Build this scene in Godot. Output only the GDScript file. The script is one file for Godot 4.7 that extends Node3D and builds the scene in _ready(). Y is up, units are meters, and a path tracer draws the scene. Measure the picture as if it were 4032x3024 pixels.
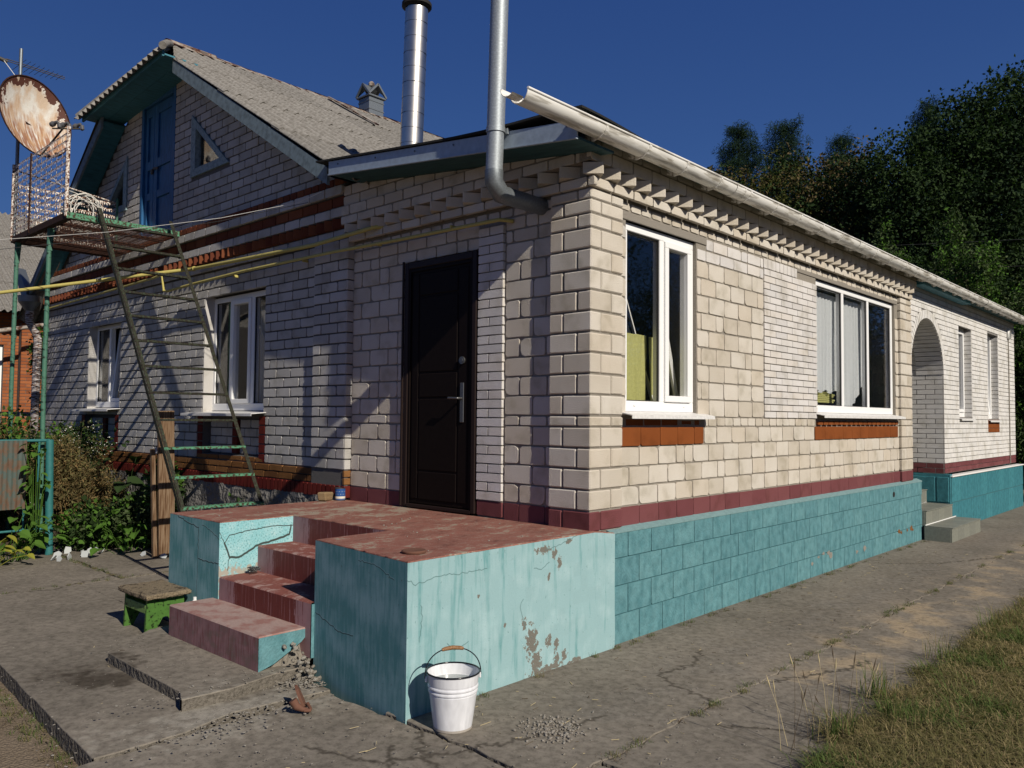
extends Node3D
# A brick house with a porch, seen from the corner of its yard on a clear autumn day.
# Axes: x runs along the sunlit wall, -z along the shaded wall, y is up; the porch corner of the house stands at x = 0, z = 0.
const CAM := Vector3(-4.594, 1.639, 3.483)
var rng := RandomNumberGenerator.new()
var M := {}
var T := {}
var brick_meshes := {}
var names := {}

# ---------------------------------------------------------------- mesh collecting
class G:
	var v := PackedVector3Array()
	var n := PackedVector3Array()
	var u := PackedVector2Array()
	func tri(a: Vector3, b: Vector3, c: Vector3) -> void:
		var m := (b - a).cross(c - a).normalized()
		v.append(a); v.append(c); v.append(b)
		for i in 3:
			n.append(m); u.append(Vector2.ZERO)
	func trin(a: Vector3, b: Vector3, c: Vector3, na: Vector3, nb: Vector3, nc: Vector3, ua := Vector2.ZERO, ub := Vector2.ZERO, uc := Vector2.ZERO) -> void:
		if (b - a).cross(c - a).dot(na + nb + nc) < 0.0:
			v.append(a); v.append(b); v.append(c)
			n.append(na); n.append(nb); n.append(nc)
			u.append(ua); u.append(ub); u.append(uc)
			return
		v.append(a); v.append(c); v.append(b)
		n.append(na); n.append(nc); n.append(nb)
		u.append(ua); u.append(uc); u.append(ub)
	func quad(a: Vector3, b: Vector3, c: Vector3, d: Vector3) -> void:
		tri(a, b, c); tri(a, c, d)
	func quadu(a: Vector3, b: Vector3, c: Vector3, d: Vector3, ua: Vector2, ub: Vector2, uc: Vector2, ud: Vector2) -> void:
		var m := (b - a).cross(c - a).normalized()
		trin(a, b, c, m, m, m, ua, ub, uc); trin(a, c, d, m, m, m, ua, uc, ud)
	func out3(a: Vector3, b: Vector3, c: Vector3, o: Vector3) -> void:
		if (b - a).cross(c - a).dot((a + b + c) / 3.0 - o) < 0.0: tri(a, c, b)
		else: tri(a, b, c)
	func out4(a: Vector3, b: Vector3, c: Vector3, d: Vector3, o: Vector3) -> void:
		out3(a, b, c, o); out3(a, c, d, o)
	# chamfered box
	func box(at: Vector3, s: Vector3, bev := 0.0, turn := Basis()) -> void:
		var h := s * 0.5
		var b := minf(bev, minf(h.x, minf(h.y, h.z)) * 0.8)
		if b <= 0.0:
			for i in 3:
				var j := (i + 1) % 3
				var k := (i + 2) % 3
				for sg in [-1.0, 1.0]:
					var q := []
					for w in [[-1.0, -1.0], [1.0, -1.0], [1.0, 1.0], [-1.0, 1.0]]:
						var p := Vector3.ZERO
						p[i] = h[i] * sg; p[j] = h[j] * w[0]; p[k] = h[k] * w[1]
						q.append(at + turn * p)
					out4(q[0], q[1], q[2], q[3], at)
			return
		for i in 3:
			var j := (i + 1) % 3
			var k := (i + 2) % 3
			for sg in [-1.0, 1.0]:
				var q := []
				for w in [[-1.0, -1.0], [1.0, -1.0], [1.0, 1.0], [-1.0, 1.0]]:
					var p := Vector3.ZERO
					p[i] = h[i] * sg; p[j] = (h[j] - b) * w[0]; p[k] = (h[k] - b) * w[1]
					q.append(at + turn * p)
				out4(q[0], q[1], q[2], q[3], at)
				for sh in [-1.0, 1.0]:
					var e := []
					for w in [-1.0, 1.0]:
						var p := Vector3.ZERO
						p[i] = h[i] * sg; p[j] = (h[j] - b) * sh; p[k] = (h[k] - b) * w
						var r := Vector3.ZERO
						r[i] = (h[i] - b) * sg; r[j] = h[j] * sh; r[k] = (h[k] - b) * w
						e.append(at + turn * p); e.append(at + turn * r)
					out4(e[0], e[1], e[3], e[2], at)
		for sx in [-1.0, 1.0]:
			for sy in [-1.0, 1.0]:
				for sz in [-1.0, 1.0]:
					out3(at + turn * Vector3(h.x * sx, (h.y - b) * sy, (h.z - b) * sz), at + turn * Vector3((h.x - b) * sx, h.y * sy, (h.z - b) * sz), at + turn * Vector3((h.x - b) * sx, (h.y - b) * sy, h.z * sz), at)
	# box between two corners
	func span(a: Vector3, b: Vector3, bev := 0.0) -> void:
		box((a + b) * 0.5, (b - a).abs(), bev)
	# square bar between two points
	func bar(a: Vector3, b: Vector3, w: float, d: float, up := Vector3.UP, bev := 0.0) -> void:
		var z := (b - a).normalized()
		var x := up.cross(z).normalized()
		box((a + b) * 0.5, Vector3(w, d, a.distance_to(b)), bev, Basis(x, z.cross(x), z))
	# round tube along points; radii may be one number or one per point
	func tube(pts: Array, r, sides := 10, caps := true) -> void:
		var rings := []
		var norms := []
		var x := Vector3.ZERO
		for i in pts.size():
			var d: Vector3 = (pts[mini(i + 1, pts.size() - 1)] - pts[maxi(i - 1, 0)]).normalized()
			if x == Vector3.ZERO:
				x = d.cross(Vector3.UP if absf(d.y) < 0.9 else Vector3.RIGHT).normalized()
			else:
				x = (x - d * x.dot(d)).normalized()
			var y := d.cross(x)
			var rr: float = r[i] if r is Array else r
			var ring := []
			var nn := []
			for k in sides:
				var a := TAU * k / sides
				var m := x * cos(a) + y * sin(a)
				ring.append(pts[i] + m * rr); nn.append(m)
			rings.append(ring); norms.append(nn)
		for i in pts.size() - 1:
			for k in sides:
				var l := (k + 1) % sides
				var ua := Vector2(float(k) / sides, float(i) / pts.size())
				trin(rings[i][k], rings[i][l], rings[i + 1][l], norms[i][k], norms[i][l], norms[i + 1][l], ua, ua, ua)
				trin(rings[i][k], rings[i + 1][l], rings[i + 1][k], norms[i][k], norms[i + 1][l], norms[i + 1][k], ua, ua, ua)
		if caps:
			for k in range(1, sides - 1):
				tri(rings[0][0], rings[0][k + 1], rings[0][k])
				var e: Array = rings[-1]
				tri(e[0], e[k], e[k + 1])
	# profile of (radius, height) turned about the y axis of t
	func lathe(prof: Array, segs: int, t := Transform3D()) -> void:
		for i in prof.size() - 1:
			var p: Vector2 = prof[i]
			var q: Vector2 = prof[i + 1]
			var s := (q - p).normalized()
			var nr := Vector2(s.y, -s.x)
			for k in segs:
				var a := TAU * k / segs
				var b := TAU * (k + 1) / segs
				var da := Vector3(cos(a), 0, sin(a))
				var db := Vector3(cos(b), 0, sin(b))
				var na := t.basis * (da * nr.x + Vector3.UP * nr.y)
				var nb := t.basis * (db * nr.x + Vector3.UP * nr.y)
				var A := t * (da * p.x + Vector3.UP * p.y)
				var B := t * (db * p.x + Vector3.UP * p.y)
				var C := t * (db * q.x + Vector3.UP * q.y)
				var D := t * (da * q.x + Vector3.UP * q.y)
				var u0 := Vector2(float(k) / segs, float(i) / prof.size())
				trin(A, C, B, na, nb, nb, u0, u0, u0)
				trin(A, D, C, na, na, nb, u0, u0, u0)
	# flat polygon (x, y of t) pushed out along z of t from z0 to z1
	func prism(poly: PackedVector2Array, z0: float, z1: float, t := Transform3D()) -> void:
		var idx := Geometry2D.triangulate_polygon(poly)
		var ccw := not Geometry2D.is_polygon_clockwise(poly)
		for i in range(0, idx.size(), 3):
			var a: Vector2 = poly[idx[i]]
			var b: Vector2 = poly[idx[i + 1]]
			var c: Vector2 = poly[idx[i + 2]]
			if (b - a).cross(c - a) < 0.0:
				var w := b
				b = c; c = w
			tri(t * Vector3(a.x, a.y, z1), t * Vector3(b.x, b.y, z1), t * Vector3(c.x, c.y, z1))
			tri(t * Vector3(a.x, a.y, z0), t * Vector3(c.x, c.y, z0), t * Vector3(b.x, b.y, z0))
		for i in poly.size():
			var a: Vector2 = poly[i]
			var b: Vector2 = poly[(i + 1) % poly.size()]
			if not ccw:
				var w := a
				a = b; b = w
			quad(t * Vector3(a.x, a.y, z0), t * Vector3(b.x, b.y, z0), t * Vector3(b.x, b.y, z1), t * Vector3(a.x, a.y, z1))
	func add_to(m: ArrayMesh, mat: Material) -> void:
		var a := []
		a.resize(Mesh.ARRAY_MAX)
		a[Mesh.ARRAY_VERTEX] = v; a[Mesh.ARRAY_NORMAL] = n; a[Mesh.ARRAY_TEX_UV] = u
		m.add_surface_from_arrays(Mesh.PRIMITIVE_TRIANGLES, a)
		m.surface_set_material(m.get_surface_count() - 1, mat)
	func mesh(mat: Material) -> ArrayMesh:
		var m := ArrayMesh.new()
		add_to(m, mat)
		return m

func numbered(s: String) -> String:
	names[s] = names.get(s, -1) + 1
	return s if names[s] == 0 else "%s_%03d" % [s, names[s]]

func put(mesh: Mesh, called: String, parent: Node = self) -> MeshInstance3D:
	var o := MeshInstance3D.new()
	o.mesh = mesh
	o.name = numbered(called) if parent == self else called
	parent.add_child(o, true)
	return o

func part(g: G, called: String, mat: Material, parent: Node) -> MeshInstance3D:
	return put(g.mesh(mat), called, parent)

func base(called: String, at := Vector3.ZERO, turn := 0.0) -> Node3D:
	var o := Node3D.new()
	o.name = numbered(called)
	add_child(o)
	o.position = at
	o.rotation.y = turn
	return o

func holder(called: String, parent: Node) -> Node3D:
	var o := Node3D.new()
	o.name = called
	parent.add_child(o, true)
	return o

func tag(o: Node, label := "", category := "", group := "", kind := "") -> void:
	if label: o.set_meta("label", label)
	if category: o.set_meta("category", category)
	if group: o.set_meta("group", group)
	if kind: o.set_meta("kind", kind)

# ---------------------------------------------------------------- textures and materials
func lin(r: float, g: float, b: float) -> Color:
	return Color(r, g, b).linear_to_srgb()

func noise_tex(key: String, freq: float, lo: Color, hi: Color, oct := 4, kind := FastNoiseLite.TYPE_SIMPLEX_SMOOTH, size := 512, stops := []) -> NoiseTexture2D:
	var nz := FastNoiseLite.new()
	nz.noise_type = kind
	nz.frequency = freq
	nz.fractal_octaves = oct
	nz.seed = key.hash() % 10000
	var t := NoiseTexture2D.new()
	t.width = size; t.height = size
	t.seamless = true
	t.noise = nz
	var gr := Gradient.new()
	gr.set_color(0, lo); gr.set_color(1, hi)
	for s in stops: gr.add_point(s[0], s[1])
	t.color_ramp = gr
	T[key] = t
	return t

func gray(x: float) -> Color:
	return Color(x, x, x)

func mat(key: String, c: Color, o := {}) -> StandardMaterial3D:
	var m := StandardMaterial3D.new()
	m.resource_name = key
	m.albedo_color = c
	m.roughness = o.get("rough", 0.85)
	m.metallic = o.get("metal", 0.0)
	m.metallic_specular = o.get("spec", 0.4)
	if o.has("tex"):
		m.albedo_texture = T[o.tex]
		m.uv1_triplanar = not o.has("uv")
		m.uv1_world_triplanar = not o.has("uv")
		var s = o.get("scale", 1.0)
		m.uv1_scale = s if s is Vector3 else Vector3.ONE * s
		if o.has("off"): m.uv1_offset = o.off
		if o.has("clamp"): m.texture_repeat = false
	if o.has("det"):
		m.detail_enabled = true
		m.detail_albedo = T[o.det]
		m.detail_blend_mode = BaseMaterial3D.BLEND_MODE_MUL
		m.detail_uv_layer = BaseMaterial3D.DETAIL_UV_2
		m.uv2_triplanar = true
		m.uv2_world_triplanar = true
		var s2 = o.get("dscale", 0.4)
		m.uv2_scale = s2 if s2 is Vector3 else Vector3.ONE * s2
	if o.has("bump"):
		m.heightmap_enabled = true
		m.heightmap_texture = T[o.get("btex", "height")]
		m.heightmap_scale = o.bump
		if not o.has("tex"):
			m.uv1_triplanar = true; m.uv1_world_triplanar = true
			m.uv1_scale = Vector3.ONE * o.get("scale", 1.0)
	if o.has("back"):
		m.backlight_enabled = true
		m.backlight = o.back
	M[key] = m
	return m

func nz(freq: float, sd: int, oct := 4) -> FastNoiseLite:
	var f := FastNoiseLite.new()
	f.frequency = freq; f.seed = sd; f.fractal_octaves = oct
	f.noise_type = FastNoiseLite.TYPE_SIMPLEX_SMOOTH
	return f

func seg_dist(p: Vector2, a: Vector2, b: Vector2) -> float:
	var ab := b - a
	return p.distance_to(a + ab * clampf((p - a).dot(ab) / maxf(ab.length_squared(), 1e-9), 0.0, 1.0))

# an image drawn in metres: fn(p) gives the linear colour at p
func picture(key: String, w: int, h: int, size: Vector2, fn: Callable) -> void:
	var im := Image.create(w, h, false, Image.FORMAT_RGB8)
	for j in h:
		for i in w:
			im.set_pixel(i, j, (fn.call(Vector2((i + 0.5) / w * size.x, (1.0 - (j + 0.5) / h) * size.y)) as Color).linear_to_srgb())
	T[key] = ImageTexture.create_from_image(im)

# a crooked line through some points, drawn into an image
func crack_line(pts: Array, sd: int, amp: float) -> Array:
	var f := nz(9.0, sd, 3)
	var o := []
	for i in pts.size() - 1:
		var a: Vector2 = pts[i]
		var b: Vector2 = pts[i + 1]
		var k := maxi(2, int(a.distance_to(b) / 0.02))
		for j in k:
			var p := a.lerp(b, float(j) / k)
			o.append(p + Vector2(f.get_noise_2d(p.x * 4.0, p.y * 4.0 + 9.0), f.get_noise_2d(p.x * 4.0 + 31.0, p.y * 4.0)) * amp)
	o.append(pts[-1])
	return o

func draw_line(im: Image, size: Vector2, pts: Array, width: float, c: Color) -> void:
	var w := im.get_width()
	var h := im.get_height()
	var s := Vector2(w / size.x, h / size.y)
	for i in pts.size() - 1:
		var a := Vector2(pts[i].x, size.y - pts[i].y) * s
		var b := Vector2(pts[i + 1].x, size.y - pts[i + 1].y) * s
		var r := maxf(0.6, width * s.x * 0.5)
		for y in range(maxi(0, int(minf(a.y, b.y) - r - 1)), mini(h, int(maxf(a.y, b.y) + r + 2))):
			for x in range(maxi(0, int(minf(a.x, b.x) - r - 1)), mini(w, int(maxf(a.x, b.x) + r + 2))):
				var d := seg_dist(Vector2(x + 0.5, y + 0.5), a, b)
				if d < r + 0.5:
					im.set_pixel(x, y, im.get_pixel(x, y).lerp(c, clampf(r + 0.5 - d, 0.0, 1.0)))

func make_textures() -> void:
	noise_tex("grain", 0.11, gray(0.87), gray(1.0), 3)
	noise_tex("soft", 0.02, gray(0.87), gray(1.0), 5)
	noise_tex("blotch", 0.012, Color(0.86, 0.85, 0.82), Color(1, 1, 1), 5, FastNoiseLite.TYPE_SIMPLEX_SMOOTH, 512, [[0.4, Color(0.97, 0.965, 0.955)]])
	noise_tex("height", 0.09, gray(0.0), gray(1.0), 5)
	noise_tex("lumps", 0.03, gray(0.0), gray(1.0), 5)
	noise_tex("aggregate", 0.2, gray(0.45), gray(1.0), 4, FastNoiseLite.TYPE_SIMPLEX_SMOOTH, 512, [[0.32, gray(0.8)], [0.6, gray(0.9)]])
	noise_tex("gritty", 0.25, gray(0.62), gray(1.0), 3, FastNoiseLite.TYPE_VALUE_CUBIC, 512, [[0.45, gray(0.88)]])
	noise_tex("sheet", 0.035, Color(0.6, 0.59, 0.57), Color(1, 1, 0.98), 6, FastNoiseLite.TYPE_SIMPLEX_SMOOTH, 512, [[0.36, Color(0.78, 0.765, 0.74)], [0.6, Color(0.92, 0.91, 0.89)]])
	noise_tex("rusty", 0.016, Color(0.2, 0.07, 0.035), Color(1, 1, 1), 6, FastNoiseLite.TYPE_SIMPLEX_SMOOTH, 512, [[0.36, Color(0.3, 0.12, 0.06)], [0.46, Color(0.62, 0.42, 0.28)], [0.54, Color(0.95, 0.93, 0.9)]])
	noise_tex("rust_all", 0.03, Color(0.11, 0.05, 0.035), Color(0.34, 0.19, 0.12), 6)
	noise_tex("worn_green", 0.03, Color(0.16, 0.12, 0.09), Color(0.38, 0.58, 0.48), 6, FastNoiseLite.TYPE_SIMPLEX_SMOOTH, 512, [[0.38, Color(0.27, 0.22, 0.16)], [0.48, Color(0.30, 0.48, 0.38)]])
	noise_tex("worn_olive", 0.03, Color(0.13, 0.09, 0.07), Color(0.34, 0.40, 0.31), 6, FastNoiseLite.TYPE_SIMPLEX_SMOOTH, 512, [[0.5, Color(0.22, 0.19, 0.15)], [0.66, Color(0.25, 0.29, 0.22)]])
	noise_tex("rust_dull", 0.02, Color(0.36, 0.26, 0.2), Color(0.34, 0.38, 0.36), 5, FastNoiseLite.TYPE_SIMPLEX_SMOOTH, 512, [[0.45, Color(0.40, 0.33, 0.27)], [0.55, Color(0.30, 0.35, 0.33)]])
	noise_tex("streak", 0.014, Color(0.74, 0.82, 0.83), Color(1, 1, 1), 5, FastNoiseLite.TYPE_SIMPLEX_SMOOTH, 512, [[0.5, Color(0.92, 0.945, 0.95)]])
	noise_tex("wood", 0.02, Color(0.5, 0.38, 0.28), Color(1, 1, 1), 5, FastNoiseLite.TYPE_SIMPLEX_SMOOTH, 512, [[0.5, Color(0.82, 0.76, 0.7)]])
	noise_tex("peel", 0.02, Color(0.36, 0.34, 0.32), Color(1, 1, 1), 6, FastNoiseLite.TYPE_SIMPLEX_SMOOTH, 512, [[0.3, Color(0.5, 0.48, 0.46)], [0.38, Color(0.95, 0.95, 0.95)]])
	noise_tex("painted_wood", 0.02, gray(0.74), gray(1.0), 5, FastNoiseLite.TYPE_SIMPLEX_SMOOTH, 512, [[0.5, gray(0.92)]])
	noise_tex("conc", 0.03, gray(0.70), gray(1.0), 7, FastNoiseLite.TYPE_SIMPLEX_SMOOTH, 1024, [[0.36, gray(0.87)], [0.5, gray(0.93)], [0.66, gray(0.98)]])
	noise_tex("grime", 0.012, Color(0.5, 0.48, 0.44), Color(1, 1, 1), 6, FastNoiseLite.TYPE_SIMPLEX_SMOOTH, 512, [[0.3, Color(0.72, 0.70, 0.66)], [0.42, Color(0.95, 0.945, 0.93)]])
	(T["conc"].noise as FastNoiseLite).fractal_gain = 0.78
	noise_tex("galv", 0.05, gray(0.78), gray(1.0), 2, FastNoiseLite.TYPE_CELLULAR)

func make_materials() -> void:
	var br := {"tex": "grain", "scale": 2.2, "det": "blotch", "dscale": 0.55, "bump": 0.35, "rough": 0.92, "spec": 0.25}
	var tones := {
		"beige": [[0.65, 0.595, 0.515], [0.69, 0.64, 0.565], [0.60, 0.545, 0.465], [0.67, 0.625, 0.555], [0.64, 0.575, 0.485]],
		"white": [[0.72, 0.695, 0.675], [0.75, 0.725, 0.71], [0.67, 0.65, 0.64], [0.73, 0.69, 0.65]],
		"pale": [[0.78, 0.765, 0.745], [0.80, 0.785, 0.77], [0.74, 0.73, 0.715]],
		"gray": [[0.54, 0.525, 0.505], [0.59, 0.575, 0.555], [0.48, 0.468, 0.45]],
		"maroon": [[0.19, 0.064, 0.07], [0.205, 0.072, 0.077], [0.175, 0.058, 0.064]],
		"terracotta": [[0.235, 0.068, 0.018], [0.255, 0.075, 0.02]],
		"brown": [[0.22, 0.10, 0.035], [0.25, 0.12, 0.045], [0.17, 0.075, 0.03]],
		"rust_red": [[0.19, 0.06, 0.03], [0.22, 0.075, 0.035], [0.15, 0.045, 0.025]],
		"dark_red": [[0.13, 0.018, 0.015], [0.15, 0.024, 0.018]],
		"orange": [[0.36, 0.12, 0.045], [0.40, 0.14, 0.055], [0.31, 0.10, 0.04]],
	}
	for k in tones:
		for i in tones[k].size():
			var c: Array = tones[k][i]
			var o := br.duplicate()
			o["off"] = Vector3(i * 0.37, i * 0.21, i * 0.53)
			if k == "maroon" or k == "terracotta" or k == "dark_red": o["rough"] = 0.7
			mat("%s%d" % [k, i], lin(c[0], c[1], c[2]), o)
	mat("mortar", lin(0.36, 0.325, 0.275), {"tex": "gritty", "scale": 2.5, "bump": 0.5, "rough": 0.95, "spec": 0.2})
	mat("mortar_dark", lin(0.17, 0.16, 0.15), {"tex": "gritty", "scale": 2.5, "bump": 0.4, "rough": 0.95, "spec": 0.2})
	mat("mortar_pale", lin(0.30, 0.285, 0.27), {"tex": "gritty", "scale": 2.5, "bump": 0.4, "rough": 0.95, "spec": 0.2})
	mat("lintel", lin(0.33, 0.30, 0.26), {"tex": "aggregate", "scale": 1.5, "bump": 0.4, "rough": 0.95, "spec": 0.2})
	mat("maroon_mortar", lin(0.10, 0.034, 0.036), {"tex": "grain", "scale": 2.0, "bump": 0.3, "rough": 0.8})
	mat("aqua_block", lin(0.128, 0.285, 0.312), {"tex": "streak", "scale": Vector3(1.3, 0.8, 1.3), "det": "soft", "dscale": 1.1, "bump": 0.35, "rough": 0.75, "spec": 0.35})
	mat("aqua_block1", lin(0.120, 0.27, 0.298), {"tex": "streak", "scale": Vector3(1.3, 0.8, 1.3), "off": Vector3(0.3, 0.2, 0.6), "det": "soft", "dscale": 1.1, "bump": 0.35, "rough": 0.75, "spec": 0.35})
	mat("aqua_block2", lin(0.14, 0.30, 0.325), {"tex": "streak", "scale": Vector3(1.3, 0.8, 1.3), "off": Vector3(0.7, 0.4, 0.1), "det": "soft", "dscale": 1.1, "bump": 0.35, "rough": 0.75, "spec": 0.35})
	mat("aqua_groove", lin(0.05, 0.15, 0.17), {"tex": "grain", "scale": 2.0, "rough": 0.85})
	mat("teal_block", lin(0.055, 0.235, 0.275), {"tex": "streak", "scale": Vector3(1.3, 0.8, 1.3), "det": "soft", "dscale": 1.1, "bump": 0.3, "rough": 0.7})
	mat("teal_block1", lin(0.047, 0.21, 0.25), {"tex": "streak", "scale": Vector3(1.3, 0.8, 1.3), "off": Vector3(0.5, 0.1, 0.3), "det": "soft", "dscale": 1.1, "bump": 0.3, "rough": 0.7})
	mat("ledge", lin(0.22, 0.36, 0.37), {"tex": "soft", "scale": 1.4, "det": "grain", "dscale": 2.0, "bump": 0.3, "rough": 0.9})
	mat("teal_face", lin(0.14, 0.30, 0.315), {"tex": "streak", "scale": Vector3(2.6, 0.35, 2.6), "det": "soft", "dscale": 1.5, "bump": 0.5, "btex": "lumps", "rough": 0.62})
	mat("upvc", lin(0.80, 0.80, 0.79), {"rough": 0.35, "spec": 0.5})
	mat("gutter", lin(0.84, 0.83, 0.80), {"tex": "grime", "scale": Vector3(0.35, 3.0, 3.0), "rough": 0.4, "spec": 0.5})
	mat("sill", lin(0.76, 0.75, 0.73), {"tex": "soft", "scale": 2.0, "rough": 0.45, "metal": 0.0})
	mat("seal", lin(0.03, 0.03, 0.03), {"rough": 0.6})
	var gl := mat("glass", Color(0.08, 0.1, 0.1, 0.08), {"rough": 0.02, "spec": 0.42})
	gl.transparency = BaseMaterial3D.TRANSPARENCY_ALPHA
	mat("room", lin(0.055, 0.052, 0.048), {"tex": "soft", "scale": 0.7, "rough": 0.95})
	mat("room_floor", lin(0.10, 0.07, 0.05), {"rough": 0.8})
	mat("curtain_yellow", lin(0.62, 0.62, 0.24), {"tex": "soft", "scale": 3.0, "rough": 0.95, "back": lin(0.25, 0.25, 0.08)})
	mat("curtain_white", lin(0.75, 0.76, 0.76), {"rough": 0.95, "back": lin(0.35, 0.36, 0.36)})
	mat("net", Color(0.95, 0.97, 0.98, 0.7), {"rough": 0.95}).transparency = BaseMaterial3D.TRANSPARENCY_ALPHA
	mat("trim_white", lin(0.72, 0.72, 0.70), {"rough": 0.5})
	mat("door_dark", lin(0.010, 0.0065, 0.0055), {"tex": "soft", "scale": 1.5, "rough": 0.5, "spec": 0.2})
	mat("door_frame", lin(0.02, 0.012, 0.010), {"rough": 0.45, "spec": 0.3})
	mat("steel", lin(0.55, 0.55, 0.53), {"rough": 0.28, "metal": 1.0})
	mat("dark_steel", lin(0.16, 0.16, 0.16), {"rough": 0.4, "metal": 0.8})
	mat("stainless", lin(0.66, 0.63, 0.58), {"tex": "soft", "scale": Vector3(1.5, 0.6, 1.5), "rough": 0.36, "metal": 1.0})
	mat("soot", lin(0.02, 0.018, 0.016), {"rough": 0.8})
	mat("galvanised", lin(0.42, 0.46, 0.49), {"tex": "galv", "scale": 3.0, "rough": 0.55, "metal": 0.55})
	mat("galv_dark", lin(0.27, 0.30, 0.32), {"tex": "galv", "scale": 3.0, "rough": 0.5, "metal": 0.7})
	mat("yellow_pipe", lin(0.50, 0.43, 0.13), {"tex": "soft", "scale": 2.5, "rough": 0.5})
	mat("fascia", lin(0.36, 0.43, 0.50), {"tex": "soft", "scale": 1.2, "rough": 0.45, "metal": 0.15})
	mat("soffit_teal", lin(0.035, 0.10, 0.11), {"tex": "painted_wood", "scale": Vector3(3.0, 3.0, 0.4), "rough": 0.75})
	mat("soffit_blue", lin(0.05, 0.20, 0.26), {"tex": "painted_wood", "scale": Vector3(0.4, 3.0, 3.0), "rough": 0.7})
	mat("bitumen", lin(0.022, 0.022, 0.021), {"tex": "gritty", "scale": 2.0, "rough": 0.9, "bump": 0.5})
	mat("asbestos", lin(0.32, 0.31, 0.295), {"tex": "sheet", "scale": 0.9, "rough": 0.95, "spec": 0.15})
	mat("asbestos1", lin(0.28, 0.272, 0.26), {"tex": "sheet", "scale": 0.9, "off": Vector3(0.4, 0.3, 0.7), "rough": 0.95, "spec": 0.15})
	mat("ridge_tin", lin(0.34, 0.31, 0.28), {"tex": "rusty", "scale": 0.5, "rough": 0.75})
	mat("weathered_teal", lin(0.19, 0.25, 0.28), {"tex": "painted_wood", "scale": Vector3(1.0, 1.0, 1.0), "rough": 0.85})
	mat("pale_teal", lin(0.27, 0.36, 0.39), {"tex": "painted_wood", "scale": 1.5, "rough": 0.8})
	mat("blue_door", lin(0.018, 0.12, 0.29), {"tex": "painted_wood", "scale": Vector3(3.0, 0.4, 3.0), "rough": 0.6})
	mat("green_metal", lin(0.85, 0.95, 0.9), {"tex": "worn_green", "scale": 1.6, "rough": 0.7})
	mat("green_post", lin(0.062, 0.165, 0.115), {"tex": "peel", "scale": 1.6, "rough": 0.6})
	mat("teal_post", lin(0.03, 0.16, 0.16), {"tex": "soft", "scale": 2.0, "rough": 0.55})
	mat("ladder_metal", lin(0.5, 0.52, 0.48), {"tex": "worn_olive", "scale": 2.2, "rough": 0.75})
	mat("rust", lin(0.62, 0.64, 0.66), {"tex": "rust_all", "scale": 2.0, "rough": 0.9})
	mat("rusty_white", lin(0.72, 0.70, 0.67), {"tex": "rusty", "scale": 3.5, "rough": 0.75})
	mat("antenna", lin(0.06, 0.055, 0.05), {"rough": 0.6, "metal": 0.3})
	mat("lnb", lin(0.09, 0.09, 0.095), {"rough": 0.5})
	mat("cable_white", lin(0.6, 0.59, 0.55), {"rough": 0.6})
	mat("cable_dark", lin(0.05, 0.05, 0.05), {"rough": 0.6})
	mat("plank", lin(0.25, 0.185, 0.125), {"tex": "wood", "scale": Vector3(4.0, 0.3, 4.0), "bump": 0.4, "btex": "lumps", "rough": 0.85})
	mat("stool_top", lin(0.30, 0.235, 0.15), {"tex": "aggregate", "scale": 3.0, "det": "peel", "dscale": 1.2, "bump": 1.2, "btex": "lumps", "rough": 0.95})
	mat("stool_green", lin(0.07, 0.175, 0.03), {"tex": "peel", "scale": 2.4, "det": "soft", "dscale": 2.0, "rough": 0.55})
	mat("stool_green1", lin(0.17, 0.28, 0.08), {"tex": "peel", "scale": 2.4, "off": Vector3(0.3, 0.5, 0.2), "rough": 0.6})
	mat("enamel", lin(0.76, 0.77, 0.80), {"tex": "soft", "scale": Vector3(3.0, 0.8, 3.0), "rough": 0.2, "spec": 0.5})
	mat("enamel_dirt", lin(0.42, 0.38, 0.33), {"tex": "soft", "scale": 8.0, "rough": 0.5})
	mat("enamel_rim", lin(0.012, 0.013, 0.017), {"rough": 0.2})
	mat("grip_wood", lin(0.36, 0.22, 0.11), {"tex": "wood", "scale": 8.0, "rough": 0.6})
	var wa := mat("water", Color(0.55, 0.6, 0.58, 0.45), {"rough": 0.03, "spec": 0.5})
	wa.transparency = BaseMaterial3D.TRANSPARENCY_ALPHA
	mat("plaster_gray", lin(0.24, 0.23, 0.215), {"tex": "aggregate", "scale": 0.8, "det": "blotch", "dscale": 0.8, "bump": 4.0, "btex": "lumps", "rough": 0.95})
	mat("tile", lin(0.22, 0.225, 0.19), {"tex": "soft", "scale": 2.0, "rough": 0.5})
	mat("tile1", lin(0.20, 0.205, 0.175), {"tex": "soft", "scale": 2.0, "off": Vector3(0.2, 0.6, 0.3), "rough": 0.5})
	mat("tile_edge", lin(0.72, 0.72, 0.70), {"rough": 0.5})
	mat("concrete", lin(0.20, 0.18, 0.15), {"tex": "aggregate", "scale": 1.1, "det": "blotch", "dscale": 0.35, "bump": 0.8, "rough": 0.95, "spec": 0.2})
	mat("rubble", lin(0.30, 0.27, 0.225), {"tex": "aggregate", "scale": 2.5, "bump": 0.8, "rough": 0.95, "spec": 0.2})
	mat("stone_pale", lin(0.36, 0.335, 0.29), {"tex": "aggregate", "scale": 3.0, "bump": 0.6, "rough": 0.95})
	mat("shard", lin(0.36, 0.38, 0.38), {"rough": 0.6})
	mat("steel_scrap", lin(0.15, 0.07, 0.045), {"tex": "grain", "scale": 6.0, "rough": 0.85})
	mat("soil", lin(0.075, 0.055, 0.035), {"tex": "aggregate", "scale": 1.0, "bump": 1.5, "btex": "lumps", "rough": 1.0})
	mat("earth", lin(0.27, 0.215, 0.155), {"tex": "aggregate", "scale": 0.8, "det": "blotch", "dscale": 0.3, "bump": 0.8, "rough": 1.0, "spec": 0.15})
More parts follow.
